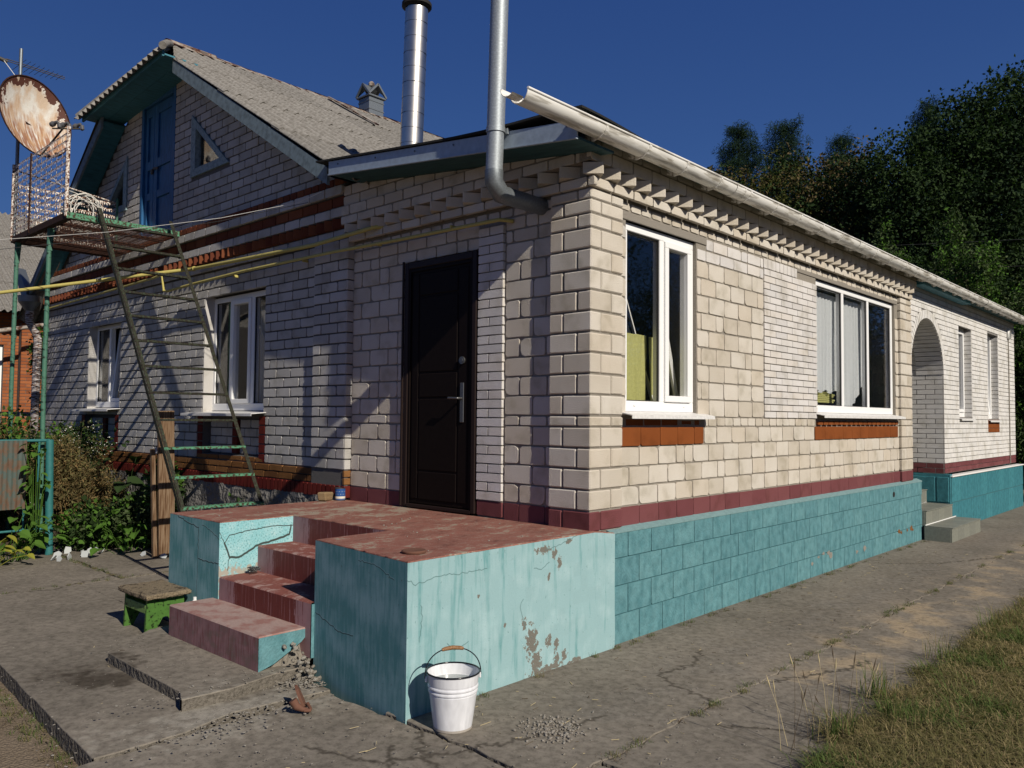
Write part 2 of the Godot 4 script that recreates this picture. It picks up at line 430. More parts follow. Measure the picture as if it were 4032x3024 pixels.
	mat("bark", lin(0.07, 0.055, 0.04), {"tex": "aggregate", "scale": 1.0, "bump": 2.0, "btex": "lumps", "rough": 1.0})
	mat("turf", lin(0.045, 0.055, 0.02), {"tex": "aggregate", "scale": 0.6, "bump": 2.0, "btex": "lumps", "rough": 1.0})
	for a in [["leaf_oak", 0.023, 0.041, 0.013], ["leaf_dark", 0.013, 0.026, 0.011], ["leaf_olive", 0.052, 0.055, 0.014], ["leaf_apple", 0.055, 0.075, 0.032], ["leaf_pine", 0.018, 0.038, 0.028], ["leaf_vine", 0.06, 0.125, 0.02], ["leaf_yellow", 0.20, 0.20, 0.03], ["leaf_dry", 0.17, 0.115, 0.05], ["leaf_brown", 0.085, 0.065, 0.03], ["blade_green", 0.07, 0.10, 0.028], ["blade_dry", 0.26, 0.205, 0.105], ["blade_olive", 0.12, 0.11, 0.045], ["straw", 0.46, 0.38, 0.22], ["twig", 0.10, 0.075, 0.05], ["petal", 0.6, 0.6, 0.55]]:
		var m := mat(a[0], lin(a[1], a[2], a[3]), {"rough": 0.75, "spec": 0.2})
		if a[0].begins_with("leaf") or a[0].begins_with("blade"):
			m.backlight_enabled = true
			m.backlight = lin(a[1] * 0.7, a[2] * 0.8, a[3] * 0.4)

# ---------------------------------------------------------------- bricks
# a face brick: worn outline, bevelled front, its back set into the mortar at z = 0; x along the wall, z outwards
func brick_mesh(w: float, h: float, d: float, wear: float, k: int) -> ArrayMesh:
	var key := "%d_%d_%d_%d_%d" % [roundi(w * 200), roundi(h * 500), roundi(d * 1000), roundi(wear * 1000), k]
	if brick_meshes.has(key): return brick_meshes[key]
	var r := RandomNumberGenerator.new()
	r.seed = key.hash()
	var hw := roundi(w * 200) / 400.0
	var hh := roundi(h * 500) / 1000.0
	var base_pts := []
	var cut := []
	for i in 4: cut.append(wear * (r.randf_range(0.25, 1.1) if r.randf() > 0.12 else r.randf_range(1.4, 2.4)))
	var cs := [Vector2(-1, -1), Vector2(1, -1), Vector2(1, 1), Vector2(-1, 1)]
	for i in 4:
		var c: Vector2 = cs[i]
		var e: float = minf(cut[i], minf(hw, hh) * 0.6)
		var p := Vector2(c.x * hw, c.y * hh)
		var a := p - Vector2(0, c.y * e)
		var b := p - Vector2(c.x * e, 0)
		var m := p - Vector2(c.x, c.y) * e * 0.32
		if i % 2 == 0: base_pts.append_array([a, m, b])
		else: base_pts.append_array([b, m, a])
		# a point halfway along the following side, a little in or out
		var q: Vector2 = cs[(i + 1) % 4]
		var mid := (p + Vector2(q.x * hw, q.y * hh)) * 0.5
		base_pts.append(mid * (1.0 + r.randf_range(-1.0, 0.35) * wear * 0.12 / maxf(hw, hh)))
	var g := G.new()
	var back := []
	var front := []
	for p in base_pts:
		back.append(Vector3(p.x, p.y, -0.03))
		var pj := Vector2(p.x, p.y) + Vector2(r.randf_range(-1, 1), r.randf_range(-1, 1)) * wear * 0.08
		front.append(pj)
	var bev := minf(0.2 * wear + 0.001, 0.004)
	var dz := r.randf_range(-1, 1) * wear * 0.1
	var c0 := Vector3(r.randf_range(-0.2, 0.2) * hw, r.randf_range(-0.2, 0.2) * hh, d + dz + wear * 0.08)
	var n0 := front.size()
	for i in n0:
		var j := (i + 1) % n0
		var a := Vector3(front[i].x, front[i].y, d - bev)
		var b := Vector3(front[j].x, front[j].y, d - bev)
		var pa: Vector2 = front[i] - front[i].normalized() * bev * 1.2
		var pb: Vector2 = front[j] - front[j].normalized() * bev * 1.2
		var A := Vector3(pa.x, pa.y, d)
		var B := Vector3(pb.x, pb.y, d)
		g.quad(back[i], back[j], b, a)
		var sn := Vector3(pa.x, pa.y, 0).normalized()
		var ns := (sn * 0.55 + Vector3(0, 0, 0.83)).normalized()
		var sm := Vector3(pb.x, pb.y, 0).normalized()
		var ms := (sm * 0.55 + Vector3(0, 0, 0.83)).normalized()
		g.trin(a, b, B, ns, ms, Vector3.BACK); g.trin(a, B, A, ns, Vector3.BACK, Vector3.BACK)
		g.trin(A, B, c0, Vector3.BACK, Vector3.BACK, Vector3.BACK)
	brick_meshes[key] = g.mesh(M["beige0"])
	return brick_meshes[key]

# a whole block seen from two sides, with worn corners
func block_mesh(s: Vector3, wear: float, k: int) -> ArrayMesh:
	var key := "b%d_%d_%d_%d" % [roundi(s.x * 200), roundi(s.y * 500), roundi(s.z * 200), k]
	if brick_meshes.has(key): return brick_meshes[key]
	var r := RandomNumberGenerator.new()
	r.seed = key.hash()
	var g := G.new()
	g.box(Vector3.ZERO, s, wear)
	for i in g.v.size():
		var p := g.v[i]
		var q := Vector3(sin(p.x * 91.0 + p.y * 57.0 + k), sin(p.y * 83.0 + p.z * 71.0 + 2.0 * k), sin(p.z * 67.0 + p.x * 101.0 + 3.0 * k))
		g.v[i] = p + q * wear * 0.18
	brick_meshes[key] = g.mesh(M["beige0"])
	return brick_meshes[key]

func minus(list: Array, a: float, b: float) -> Array:
	var o := []
	for iv in list:
		if b <= iv[0] or a >= iv[1]: o.append(iv)
		else:
			if a > iv[0]: o.append([iv[0], a])
			if b < iv[1]: o.append([b, iv[1]])
	return o

# courses of bricks between s0 and s1; rows are [bottom, top]
func fill(L: Array, rows: Array, s0: float, s1: float, o := {}) -> void:
	var ln: float = o.get("len", 0.262)
	var jt: float = o.get("joint", 0.014)
	var d: float = o.get("d", 0.011)
	var wear: float = o.get("wear", 0.022)
	var out: float = o.get("out", 0.0)
	var kind: String = o.get("kind", "beige")
	var tones: int = o.get("tones", 3)
	var ri: int = o.get("first", 0)
	for row in rows:
		var iv := [[s0, s1]]
		if o.has("clip"): iv = o.clip.call((row[0] + row[1]) * 0.5)
		for hl in o.get("holes", []):
			var ym: float = (row[0] + row[1]) * 0.5
			if ym > hl[1] and ym < hl[3]: iv = minus(iv, hl[0], hl[2])
		var bl: float = ln
		if o.has("pattern"): bl = o.pattern[ri % o.pattern.size()]
		for t in iv:
			var s: float = t[0]
			# the bond keeps its rhythm across openings
			var ph := fposmod(t[0] - s0 + (bl * 0.5 if ri % 2 else 0.0), bl)
			var first := bl - ph
			if first < 0.05: first += bl
			while s < t[1] - 0.02:
				var w := first if s == t[0] else bl * (1.0 + rng.randf_range(-0.035, 0.035) * (1.0 if wear > 0.008 else 0.2))
				if rng.randf() < o.get("halves", 0.0) and s != t[0]: w = bl * 0.5
				if s + w > t[1] - 0.05: w = t[1] - s
				var bw := w - jt
				if bw > 0.02:
					L.append({"w": bw, "h": row[1] - row[0] - jt, "d": d, "wear": wear, "at": Vector3(s + w * 0.5, (row[0] + row[1]) * 0.5 + rng.randf_range(-1, 1) * wear * 0.08, out + rng.randf_range(-1, 1) * wear * 0.1), "m": "%s%d" % [kind, rng.randi_range(0, tones - 1)], "n": o.get("name", "brick"), "roll": rng.randf_range(-1, 1) * wear * 0.25})
				s += w
		ri += 1

func lay(wall: Node3D, L: Array, limit := 300) -> void:
	for b in L: b["far"] = (wall.transform * b.at).distance_to(CAM)
	L.sort_custom(func(a, b): return a.far < b.far)
	var count := {}
	var rest := {}
	for b in L:
		var me: ArrayMesh = b.mesh if b.has("mesh") else brick_mesh(b.w, b.h, b.d, b.wear, rng.randi_range(0, 3))
		count[b.n] = count.get(b.n, 0) + 1
		if count[b.n] <= limit:
			var o := put(me, b.n, wall)
			o.position = b.at
			o.rotation.z = b.get("roll", 0.0)
			o.set_surface_override_material(0, M[b.m])
		else:
			if not rest.has(b.m):
				var st := SurfaceTool.new()
				st.begin(Mesh.PRIMITIVE_TRIANGLES)
				rest[b.m] = st
			rest[b.m].append_from(me, 0, Transform3D(Basis(), b.at))
	if rest.size():
		var am := ArrayMesh.new()
		for k in rest:
			rest[k].commit(am)
			am.surface_set_material(am.get_surface_count() - 1, M[k])
		var o := put(am, "far_bricks", wall)
		o.set_meta("kind", "stuff")

# the body of a wall behind its bricks, with openings
func core(g: G, s0: float, s1: float, y0: float, y1: float, holes: Array, z1: float, z0: float) -> void:
	var ss := [s0, s1]
	var ys := [y0, y1]
	for h in holes:
		for x in [h[0], h[2]]:
			if x > s0 and x < s1 and not ss.has(x): ss.append(x)
		for y in [h[1], h[3]]:
			if y > y0 and y < y1 and not ys.has(y): ys.append(y)
	ss.sort(); ys.sort()
	for j in ys.size() - 1:
		var start := -1
		for i in ss.size():
			var solid := false
			if i < ss.size() - 1:
				solid = true
				for h in holes:
					var c := Vector2((ss[i] + ss[i + 1]) * 0.5, (ys[j] + ys[j + 1]) * 0.5)
					if c.x > h[0] and c.x < h[2] and c.y > h[1] and c.y < h[3]: solid = false
			if solid and start < 0: start = i
			if not solid and start >= 0:
				g.span(Vector3(ss[start], ys[j], z0), Vector3(ss[i], ys[j + 1], z1))
				start = -1

func wall_node(house: Node3D, called: String, lit: bool, plane: float) -> Node3D:
	var w := holder(called, house)
	if lit: w.position = Vector3(0, 0, plane)
	else:
		w.position = Vector3(plane, 0, 0)
		w.rotation.y = -PI / 2
	return w

func rows_of(y: float, h: float, n: int) -> Array:
	var o := []
	for i in n: o.append([y + i * h, y + (i + 1) * h])
	return o

# ---------------------------------------------------------------- windows
# bars: the inner edges of the panes as [s0, s1, opening sash?]; local x along the wall, z outwards, the frame's face at z
func window(house: Node3D, lit: bool, plane: float, s0: float, s1: float, y0: float, y1: float, panes: Array, tilt := -1) -> Node3D:
	var w := wall_node(house, "window", lit, plane)
	var fw := 0.062
	var g := G.new()
	g.span(Vector3(s0, y0, -0.07), Vector3(s1, y0 + fw + 0.02, 0.0), 0.004)
	g.span(Vector3(s0, y1 - fw, -0.07), Vector3(s1, y1, 0.0), 0.004)
	g.span(Vector3(s0, y0 + fw + 0.02, -0.07), Vector3(s0 + fw, y1 - fw, 0.0), 0.004)
	g.span(Vector3(s1 - fw, y0 + fw + 0.02, -0.07), Vector3(s1, y1 - fw, 0.0), 0.004)
	for i in panes.size() - 1:
		var m: float = panes[i][1]
		g.span(Vector3(m - 0.03, y0 + fw + 0.02, -0.07), Vector3(m + 0.03, y1 - fw, -0.001), 0.004)
	part(g, "frame", M.upvc, w)
	for i in panes.size():
		var a: float = panes[i][0] + (fw if i == 0 else 0.03)
		var b: float = panes[i][1] - (fw if i == panes.size() - 1 else 0.03)
		var lo := y0 + fw + 0.02
		var hi := y1 - fw
		if panes[i][2]:
			var sash := holder("sash", w)
			var t := 0.052
			var h := G.new()
			h.span(Vector3(a, lo, 0), Vector3(b, lo + t, 0.018), 0.004)
			h.span(Vector3(a, hi - t, 0), Vector3(b, hi, 0.018), 0.004)
			h.span(Vector3(a, lo + t, 0), Vector3(a + t, hi - t, 0.018), 0.004)
			h.span(Vector3(b - t, lo + t, 0), Vector3(b, hi - t, 0.018), 0.004)
			h.span(Vector3(a, lo, -0.06), Vector3(a + t, hi, 0.0)); h.span(Vector3(b - t, lo, -0.06), Vector3(b, hi, 0.0))
			h.span(Vector3(a + t, lo, -0.06), Vector3(b - t, lo + t, 0.0)); h.span(Vector3(a + t, hi - t, -0.06), Vector3(b - t, hi, 0.0))
			put(h.mesh(M.upvc), "sash_frame", sash)
			var q := G.new()
			q.span(Vector3(a + t, lo + t, -0.026), Vector3(b - t, hi - t, -0.02))
			put(q.mesh(M.glass), "glass", sash)
			if tilt == i:
				sash.position = Vector3(0, lo, -0.03)
				for c in sash.get_children(): c.position = Vector3(0, -lo, 0.0)
				sash.rotation.x = -0.1
		else:
			var q := G.new()
			q.span(Vector3(a, lo, -0.036), Vector3(b, hi, -0.03))
			part(q, "glass", M.glass, w)
			var e := G.new()
			for z in [[a, lo, b, lo + 0.008], [a, hi - 0.008, b, hi], [a, lo, a + 0.008, hi], [b - 0.008, lo, b, hi]]:
				e.span(Vector3(z[0], z[1], -0.029), Vector3(z[2], z[3], -0.012))
			part(e, "seal", M.seal, w)
	return w

func sill(w: Node3D, s0: float, s1: float, y: float, out: float, back := -0.01) -> void:
	var g := G.new()
	var pts := PackedVector2Array([Vector2(back, y + 0.028), Vector2(out, y), Vector2(out, y - 0.028), Vector2(out - 0.004, y - 0.028), Vector2(out - 0.005, y - 0.006), Vector2(back, y + 0.02)])
	g.prism(pts, s0, s1, Transform3D(Basis(Vector3(0, 0, 1), Vector3(0, 1, 0), Vector3(1, 0, 0)), Vector3.ZERO))
	part(g, "sill", M.sill, w)

# wavy cloth hanging between two s values
func cloth(called: String, w: Node3D, m: Material, s0: float, s1: float, y0: Callable, y1: float, z: float, waves: float, amp: float) -> void:
	var g := G.new()
	var n := 48
	var rows := 6
	var p := func(i: int, j: int) -> Vector3:
		var t := float(i) / n
		var s := lerpf(s0, s1, t)
		var lo: float = y0.call(t)
		var k := float(j) / rows
		return Vector3(s + sin(k * 5.0 + t * 9.0) * 0.008, lerpf(lo, y1, k), z + (sin(t * TAU * waves + sin(k * 3.0) * 0.6) * 0.7 + sin(t * TAU * waves * 2.3 + 1.0) * 0.3) * amp * (1.1 - k * 0.5))
	for i in n:
		for j in rows:
			g.quad(p.call(i, j), p.call(i + 1, j), p.call(i + 1, j + 1), p.call(i, j + 1))
	part(g, called, m, w)

# ---------------------------------------------------------------- the beige extension
func extension() -> void:
	var E := base("brick_extension")
	tag(E, "beige block house extension with white gutter, turquoise plinth and dark metal door", "building")
	var large := rows_of(0.98, 0.15, 4)
	var large2 := rows_of(1.662, 0.151, 9)
	var mid := [[3.021, 3.125], [3.125, 3.23]]
	# --- sunlit wall
	var W := wall_node(E, "long_wall", true, -0.047)
	var hA := [0.5, 1.675, 1.56, 3.245]
	var hB := [4.13, 1.70, 6.74, 3.28]
	var L := []
	var lint := [0.42, 3.165, 1.72, 3.235]
	fill(L, large, 0.405, 6.86, {"kind": "beige", "tones": 5, "len": 0.272, "halves": 0.06, "name": "block", "holes": [[0.42, 1.43, 1.68, 1.58], [4.05, 1.43, 6.80, 1.58]]})
	fill(L, [[1.58, 1.662]], 0.405, 6.86, {"kind": "beige", "tones": 5, "len": 0.15, "holes": [[0.405, 1.5, 1.68, 1.7], [4.06, 1.5, 6.82, 1.7]], "wear": 0.016})
	fill(L, large2, 0.405, 6.86, {"kind": "beige", "tones": 5, "len": 0.272, "halves": 0.05, "name": "block", "holes": [hA, hB, [2.84, 1.66, 4.13, 3.3]]})
	fill(L, mid, 0.405, 2.84, {"kind": "white", "tones": 4, "len": 0.262, "halves": 0.2, "holes": [hA, [0.4, 3.1, 1.72, 3.24]], "wear": 0.014})
	fill(L, rows_of(1.662, 0.0668, 22), 2.84, 4.125, {"kind": "white", "tones": 4, "len": 0.26, "joint": 0.009, "wear": 0.004, "d": 0.016, "name": "slim_brick"})
	fill(L, [[3.132, 3.235]], 2.84, 3.62, {"kind": "white", "tones": 4, "len": 0.09, "joint": 0.010, "wear": 0.006, "d": 0.014, "name": "slim_brick"})
	fill(L, [[3.235, 3.31]], 0.405, 6.86, {"kind": "beige", "tones": 5, "len": 0.15, "joint": 0.022, "wear": 0.018})
	fill(L, [[3.31, 3.39]], -0.01, 7.30, {"kind": "beige", "tones": 5, "len": 0.262, "out": 0.056, "wear": 0.014, "d": 0.014})
	fill(L, [[3.475, 3.58]], -0.09, 7.36, {"kind": "beige", "tones": 5, "len": 0.262, "out": 0.10, "wear": 0.014})
	fill(L, [[3.58, 3.68]], -0.09, 7.36, {"kind": "beige", "tones": 5, "len": 0.262, "out": 0.10, "wear": 0.014, "first": 1})
	fill(L, [[0.83, 0.98]], 0.405, 6.86, {"kind": "maroon", "len": 0.272, "joint": 0.008, "d": 0.016, "name": "maroon_block", "wear": 0.012})
	for a in [[0.42, 1.66], [4.06, 6.80]]:
		fill(L, [[1.43, 1.58]], a[0], a[1], {"kind": "terracotta", "tones": 2, "len": 0.272, "joint": 0.008, "d": 0.016, "name": "terracotta_block", "wear": 0.012})
	fill(L, [[1.585, 1.645]], 4.10, 6.76, {"kind": "terracotta", "tones": 2, "len": 0.15, "joint": 0.02, "d": 0.03, "wear": 0.012, "name": "terracotta_block"})
	fill(L, [[1.585, 1.645]], 0.50, 1.62, {"kind": "terracotta", "tones": 2, "len": 0.25, "joint": 0.01, "d": 0.0, "wear": 0.01, "name": "terracotta_block"})
	var tooth := G.new()
	tooth.prism(PackedVector2Array([Vector2(-0.098, 0.0), Vector2(0.098, 0.0), Vector2(0.006, 0.108), Vector2(-0.006, 0.108)]), -0.041, 0.041, Transform3D(Basis(Vector3(1, 0, 0), Vector3(0, 0, 1), Vector3(0, 1, 0)), Vector3.ZERO))
	var tooth_mesh := tooth.mesh(M.beige0)
	var s := 0.02
	while s < 7.3:
		L.append({"mesh": tooth_mesh, "at": Vector3(s + rng.randf_range(-0.006, 0.006), 3.4325, 0.036 + rng.randf_range(-0.006, 0.004)), "m": "beige%d" % rng.randi_range(0, 4), "n": "dogtooth_brick", "roll": rng.randf_range(-0.03, 0.03)})
		s += 0.203
	lay(W, L, 400)
	var g := G.new()
	core(g, 0.012, 7.30, 0.83, 3.68, [[hA[0], hA[1], hA[2], 3.17], [hB[0], hB[1], hB[2], 3.205]], 0.0, -0.30)
	g.span(Vector3(0.0, 3.395, 0.0), Vector3(7.29, 3.47, 0.035))
	g.span(Vector3(-0.08, 3.48, 0.0), Vector3(7.35, 3.68, 0.10))
	part(g, "mortar", M.mortar, W)
	for q in [[0.42, 3.17, 1.73, 3.236], [3.62, 3.205, 6.84, 3.262]]:
		g = G.new()
		g.span(Vector3(q[0], q[1], -0.2), Vector3(q[2], q[3], 0.010), 0.004)
		part(g, "lintel", M.lintel, W)
	# --- corner pilasters, seen from two sides
	var P := holder("corner_pilaster", E)
	var PL := []
	var all := [[0.83, 0.98]] + large + [[1.58, 1.662]] + large2 + mid + [[3.23, 3.31]]
	for i in all.size():
		var r: Array = all[i]
		var h: float = r[1] - r[0] - 0.014
		var ym: float = (r[0] + r[1]) * 0.5
		var kind := "maroon" if i == 0 else "beige"
		var bl := [[0.0, 0.252, -0.12, 0.0], [0.264, 0.402, -0.24, 0.0], [0.0, 0.12, -0.385, -0.132]] if i % 2 else [[0.0, 0.125, -0.25, 0.0], [0.137, 0.402, -0.12, 0.0], [0.0, 0.25, -0.385, -0.262]]
		for q in bl:
			var sz := Vector3(q[1] - q[0], h, q[3] - q[2])
			PL.append({"mesh": block_mesh(sz, 0.0075, rng.randi_range(0, 2)), "at": Vector3((q[0] + q[1]) * 0.5, ym, (q[2] + q[3]) * 0.5), "m": "%s%d" % [kind, rng.randi_range(0, 2 if i == 0 else 4)], "n": "maroon_block" if i == 0 else "block", "roll": rng.randf_range(-0.004, 0.004)})
	lay(P, PL)
	g = G.new()
	g.span(Vector3(0.012, 0.83, -0.375), Vector3(0.392, 3.32, -0.012))
	part(g, "mortar", M.mortar, P)
	var Q := holder("end_pilaster", E)
	PL = []
	for i in all.size():
		var r: Array = all[i]
		var h: float = r[1] - r[0] - 0.014
		var ym: float = (r[0] + r[1]) * 0.5
		var kind := "maroon" if i == 0 else "beige"
		var bl := [[6.86, 7.10, -0.12, 0.0], [7.112, 7.32, -0.24, 0.0]] if i % 2 else [[6.86, 7.04, -0.12, 0.0], [7.052, 7.32, -0.12, 0.0], [7.10, 7.32, -0.385, -0.132]]
		for q in bl:
			PL.append({"mesh": block_mesh(Vector3(q[1] - q[0], h, q[3] - q[2]), 0.0075, rng.randi_range(0, 2)), "at": Vector3((q[0] + q[1]) * 0.5, ym, (q[2] + q[3]) * 0.5), "m": "%s%d" % [kind, rng.randi_range(0, 2 if i == 0 else 4)], "n": "maroon_block" if i == 0 else "block"})
	lay(Q, PL)
	g = G.new()
	g.span(Vector3(6.872, 0.83, -0.375), Vector3(7.308, 3.32, -0.012))
	part(g, "mortar", M.mortar, Q)
	# --- shaded wall with the door
	var S := wall_node(E, "door_wall", false, 0.057)
	L = []
	var door := [-2.105, 0.6, -1.18, 3.03]
	fill(L, [[0.83, 0.98]], -2.9, -0.385, {"kind": "maroon", "len": 0.272, "name": "maroon_block", "holes": [door, [-1.18, 0, -0.885, 4]], "wear": 0.012, "joint": 0.008})
	fill(L, large, -2.9, -0.385, {"tones": 5, "len": 0.272, "halves": 0.1, "name": "block", "holes": [door, [-1.18, 0, -0.885, 4]]})
	fill(L, [[1.58, 1.662]], -2.9, -0.385, {"tones": 5, "len": 0.272, "holes": [door, [-1.18, 0, -0.885, 4]]})
	fill(L, large2, -2.9, -0.385, {"tones": 5, "len": 0.272, "halves": 0.1, "name": "block", "first": 1, "holes": [door, [-1.18, 0, -0.885, 3.1]]})
	fill(L, mid, -2.9, -0.385, {"tones": 5, "len": 0.262, "halves": 0.3, "holes": [door, [-1.18, 0, -0.885, 3.2]]})
	fill(L, [[3.23, 3.31]], -2.9, -0.385, {"tones": 5, "len": 0.14, "joint": 0.02})
	fill(L, [[0.85, 0.98]], -1.175, -0.888, {"kind": "maroon", "len": 0.3, "out": 0.015, "name": "maroon_block", "wear": 0.01})
	var slim := rows_of(0.98, 0.0735, 30)
	fill(L, slim, -1.175, -0.888, {"kind": "white", "tones": 4, "len": 0.262, "joint": 0.010, "wear": 0.004, "d": 0.022, "out": 0.010, "name": "slim_brick"})
	fill(L, [[3.31, 3.39]], -2.9, 0.05, {"tones": 5, "len": 0.262, "out": 0.07, "wear": 0.014})
	fill(L, [[3.475, 3.56], [3.56, 3.66]], -2.95, 0.05, {"tones": 5, "len": 0.262, "out": 0.125, "wear": 0.014})
	fill(L, rows_of(3.66, 0.1, 2), -2.95, -0.2, {"tones": 5, "len": 0.262, "out": 0.10, "wear": 0.014})
	s = -2.85
	while s < -0.02:
		L.append({"mesh": tooth_mesh, "at": Vector3(s + rng.randf_range(-0.006, 0.006), 3.4325, 0.05), "m": "beige%d" % rng.randi_range(0, 4), "n": "dogtooth_brick"})
		s += 0.203
	lay(S, L, 400)
	g = G.new()
	core(g, -2.95, -0.02, 0.6, 3.86, [door], 0.0, -0.28)
	g.span(Vector3(-1.165, 0.86, 0.0), Vector3(-0.898, 3.10, 0.014))
	g.span(Vector3(-2.9, 3.395, 0.0), Vector3(-0.0, 3.47, 0.05))
	g.span(Vector3(-2.95, 3.48, 0.0), Vector3(0.04, 3.66, 0.125))
	g.span(Vector3(-2.95, 3.66, 0.0), Vector3(-0.2, 3.86, 0.10))
	part(g, "mortar", M.mortar, S)
	# --- the door
	var D := wall_node(E, "door", false, 0.02)
	g = G.new()
	g.span(Vector3(-2.10, 0.86, -0.10), Vector3(-2.045, 3.015, 0.0), 0.006)
	g.span(Vector3(-1.235, 0.86, -0.10), Vector3(-1.185, 3.015, 0.0), 0.006)
	g.span(Vector3(-2.045, 2.955, -0.10), Vector3(-1.235, 3.015, 0.0), 0.006)
	g.span(Vector3(-2.045, 0.855, -0.10), Vector3(-1.235, 0.885, 0.0), 0.004)
	g.span(Vector3(-2.12, 0.86, -0.006), Vector3(-2.10, 3.03, 0.012), 0.003)
	part(g, "frame", M.door_frame, D)
	g = G.new()
	g.span(Vector3(-2.04, 0.89, -0.07), Vector3(-1.24, 2.95, -0.022), 0.004)
	g.span(Vector3(-2.052, 0.885, -0.022), Vector3(-2.02, 2.955, -0.008), 0.003)
	g.span(Vector3(-1.262, 0.885, -0.022), Vector3(-1.23, 2.955, -0.008), 0.003)
	g.span(Vector3(-2.02, 2.925, -0.022), Vector3(-1.262, 2.955, -0.008), 0.003)
	part(g, "leaf", M.door_dark, D)
	for q in [[0.93, 1.17], [1.185, 1.80], [1.815, 2.02], [2.035, 2.69], [2.705, 2.90]]:
		g = G.new()
		g.span(Vector3(-1.90, q[0], -0.03), Vector3(-1.42, q[1], -0.014), 0.006)
		part(g, "panel", M.door_dark, D)
	for q in [[-2.0, -1.915], [-1.405, -1.29]]:
		g = G.new()
		g.span(Vector3(q[0], 0.93, -0.03), Vector3(q[1], 2.90, -0.015), 0.006)
		part(g, "panel", M.door_dark, D)
	g = G.new()
	g.span(Vector3(-1.375, 1.60, -0.016), Vector3(-1.33, 1.93, -0.006), 0.004)
	var H := part(g, "handle_plate", M.dark_steel, D)
	g = G.new()
	g.tube([Vector3(-1.352, 1.80, -0.01), Vector3(-1.352, 1.80, 0.035), Vector3(-1.365, 1.80, 0.045), Vector3(-1.46, 1.803, 0.045)], 0.010, 8)
	put(g.mesh(M.dark_steel), "lever", H)
	g = G.new()
	g.tube([Vector3(-1.352, 2.115, -0.02), Vector3(-1.352, 2.115, 0.0)], 0.032, 16)
	g.tube([Vector3(-1.352, 2.115, 0.0), Vector3(-1.352, 2.115, 0.005)], 0.018, 12)
	part(g, "lock", M.dark_steel, D)
	# --- windows
	var A := window(E, true, -0.075, 0.5, 1.555, 1.70, 3.168, [[0.5, 1.06, false], [1.06, 1.555, true]])
	sill(A, 0.44, 1.69, 1.672, 0.135)
	for c in [0.66, 1.40]:
		g = G.new()
		g.box(Vector3(c, 1.745, 0.003), Vector3(0.024, 0.012, 0.008), 0.003)
		part(g, "drain_cap", M.trim_white, A)
	cloth("curtain", A, M.curtain_yellow, 0.50, 1.06, func(t): return 1.62, 2.335, -0.16, 4.0, 0.016)
	cloth("curtain", A, M.curtain_yellow, 1.14, 1.40, func(t): return 1.62, 2.33, -0.18, 2.0, 0.02)
	for q in [[1.18, 1.7, -0.14, 1.27, 3.05, -0.62], [1.27, 1.7, -0.16, 1.02, 3.05, -0.6]]:
		g = G.new()
		g.bar(Vector3(q[0], q[1], q[2]), Vector3(q[3], q[4], q[5]), 0.012, 0.03)
		part(g, "inner_strip", M.trim_white, A)
	g = G.new()
	g.bar(Vector3(1.52, 1.74, -0.13), Vector3(1.265, 2.93, -0.20), 0.05, 0.022, Vector3.BACK)
	part(g, "leaning_profile", M.trim_white, A)
	var B := window(E, true, -0.075, 4.13, 6.735, 1.73, 3.203, [[4.13, 4.99, false], [4.99, 5.83, false], [5.83, 6.735, false]])
	sill(B, 4.09, 6.82, 1.70, 0.135)
	cloth("net_curtain", B, M.net, 4.40, 5.26, func(t): return 1.98 + 0.02 * sin(t * 19.0), 3.12, -0.12, 9.0, 0.018)
	cloth("net_curtain", B, M.net, 5.30, 6.10, func(t): return 1.80 + 0.75 * maxf(0.0, t - 0.25) * t, 3.12, -0.12, 7.0, 0.02)
	g = G.new()
	for i in 6: g.box(Vector3(4.85 + 0.05 * sin(i * 2.1), 1.86 + 0.022 * i, -0.27), Vector3(0.52, 0.022, 0.22), 0.006)
	part(g, "stacked_books", M.curtain_yellow, B)
	# --- rooms behind the windows
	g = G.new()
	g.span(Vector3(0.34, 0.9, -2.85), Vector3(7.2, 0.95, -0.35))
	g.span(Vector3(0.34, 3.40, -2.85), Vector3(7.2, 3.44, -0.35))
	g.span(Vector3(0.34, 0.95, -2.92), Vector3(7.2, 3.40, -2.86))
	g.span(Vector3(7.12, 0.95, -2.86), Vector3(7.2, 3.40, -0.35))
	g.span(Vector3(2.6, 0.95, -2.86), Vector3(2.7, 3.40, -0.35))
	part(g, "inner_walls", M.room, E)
	# --- plinth, scored like blocks
	var K := wall_node(E, "plinth", true, 0.012)
	L = []
	var prow := [[0.0, 0.205], [0.215, 0.415], [0.425, 0.615], [0.625, 0.80]]
	for i in 4:
		var x := 0.24 - (0.15 if i % 2 else 0.0) + 0.03
		while x < 7.6:
			var x1 := minf(x + 0.318 + rng.randf_range(-0.01, 0.01), 7.61)
			var x0 := maxf(x, 0.225)
			if x1 - x0 > 0.03:
				L.append({"w": x1 - x0 - 0.009, "h": prow[i][1] - prow[i][0] + 0.002, "d": 0.010, "wear": 0.005, "at": Vector3((x0 + x1) * 0.5, (prow[i][0] + prow[i][1]) * 0.5, 0.0), "m": ["aqua_block", "aqua_block1", "aqua_block2", "aqua_block"][rng.randi_range(0, 3)], "n": "plinth_block"})
			x = x1
	lay(K, L)
	g = G.new()
	g.span(Vector3(0.02, -0.1, -0.32), Vector3(7.60, 0.812, 0.001))
	part(g, "joint_bed", M.aqua_groove, K)
	g = G.new()
	g.prism(PackedVector2Array([Vector2(-0.06, 0.845), Vector2(0.014, 0.815), Vector2(0.014, 0.802), Vector2(-0.06, 0.802)]), 0.22, 7.615, Transform3D(Basis(Vector3(0, 0, 1), Vector3(0, 1, 0), Vector3(1, 0, 0)), Vector3.ZERO))
	part(g, "ledge", M.ledge, K)
	var vh := G.new()
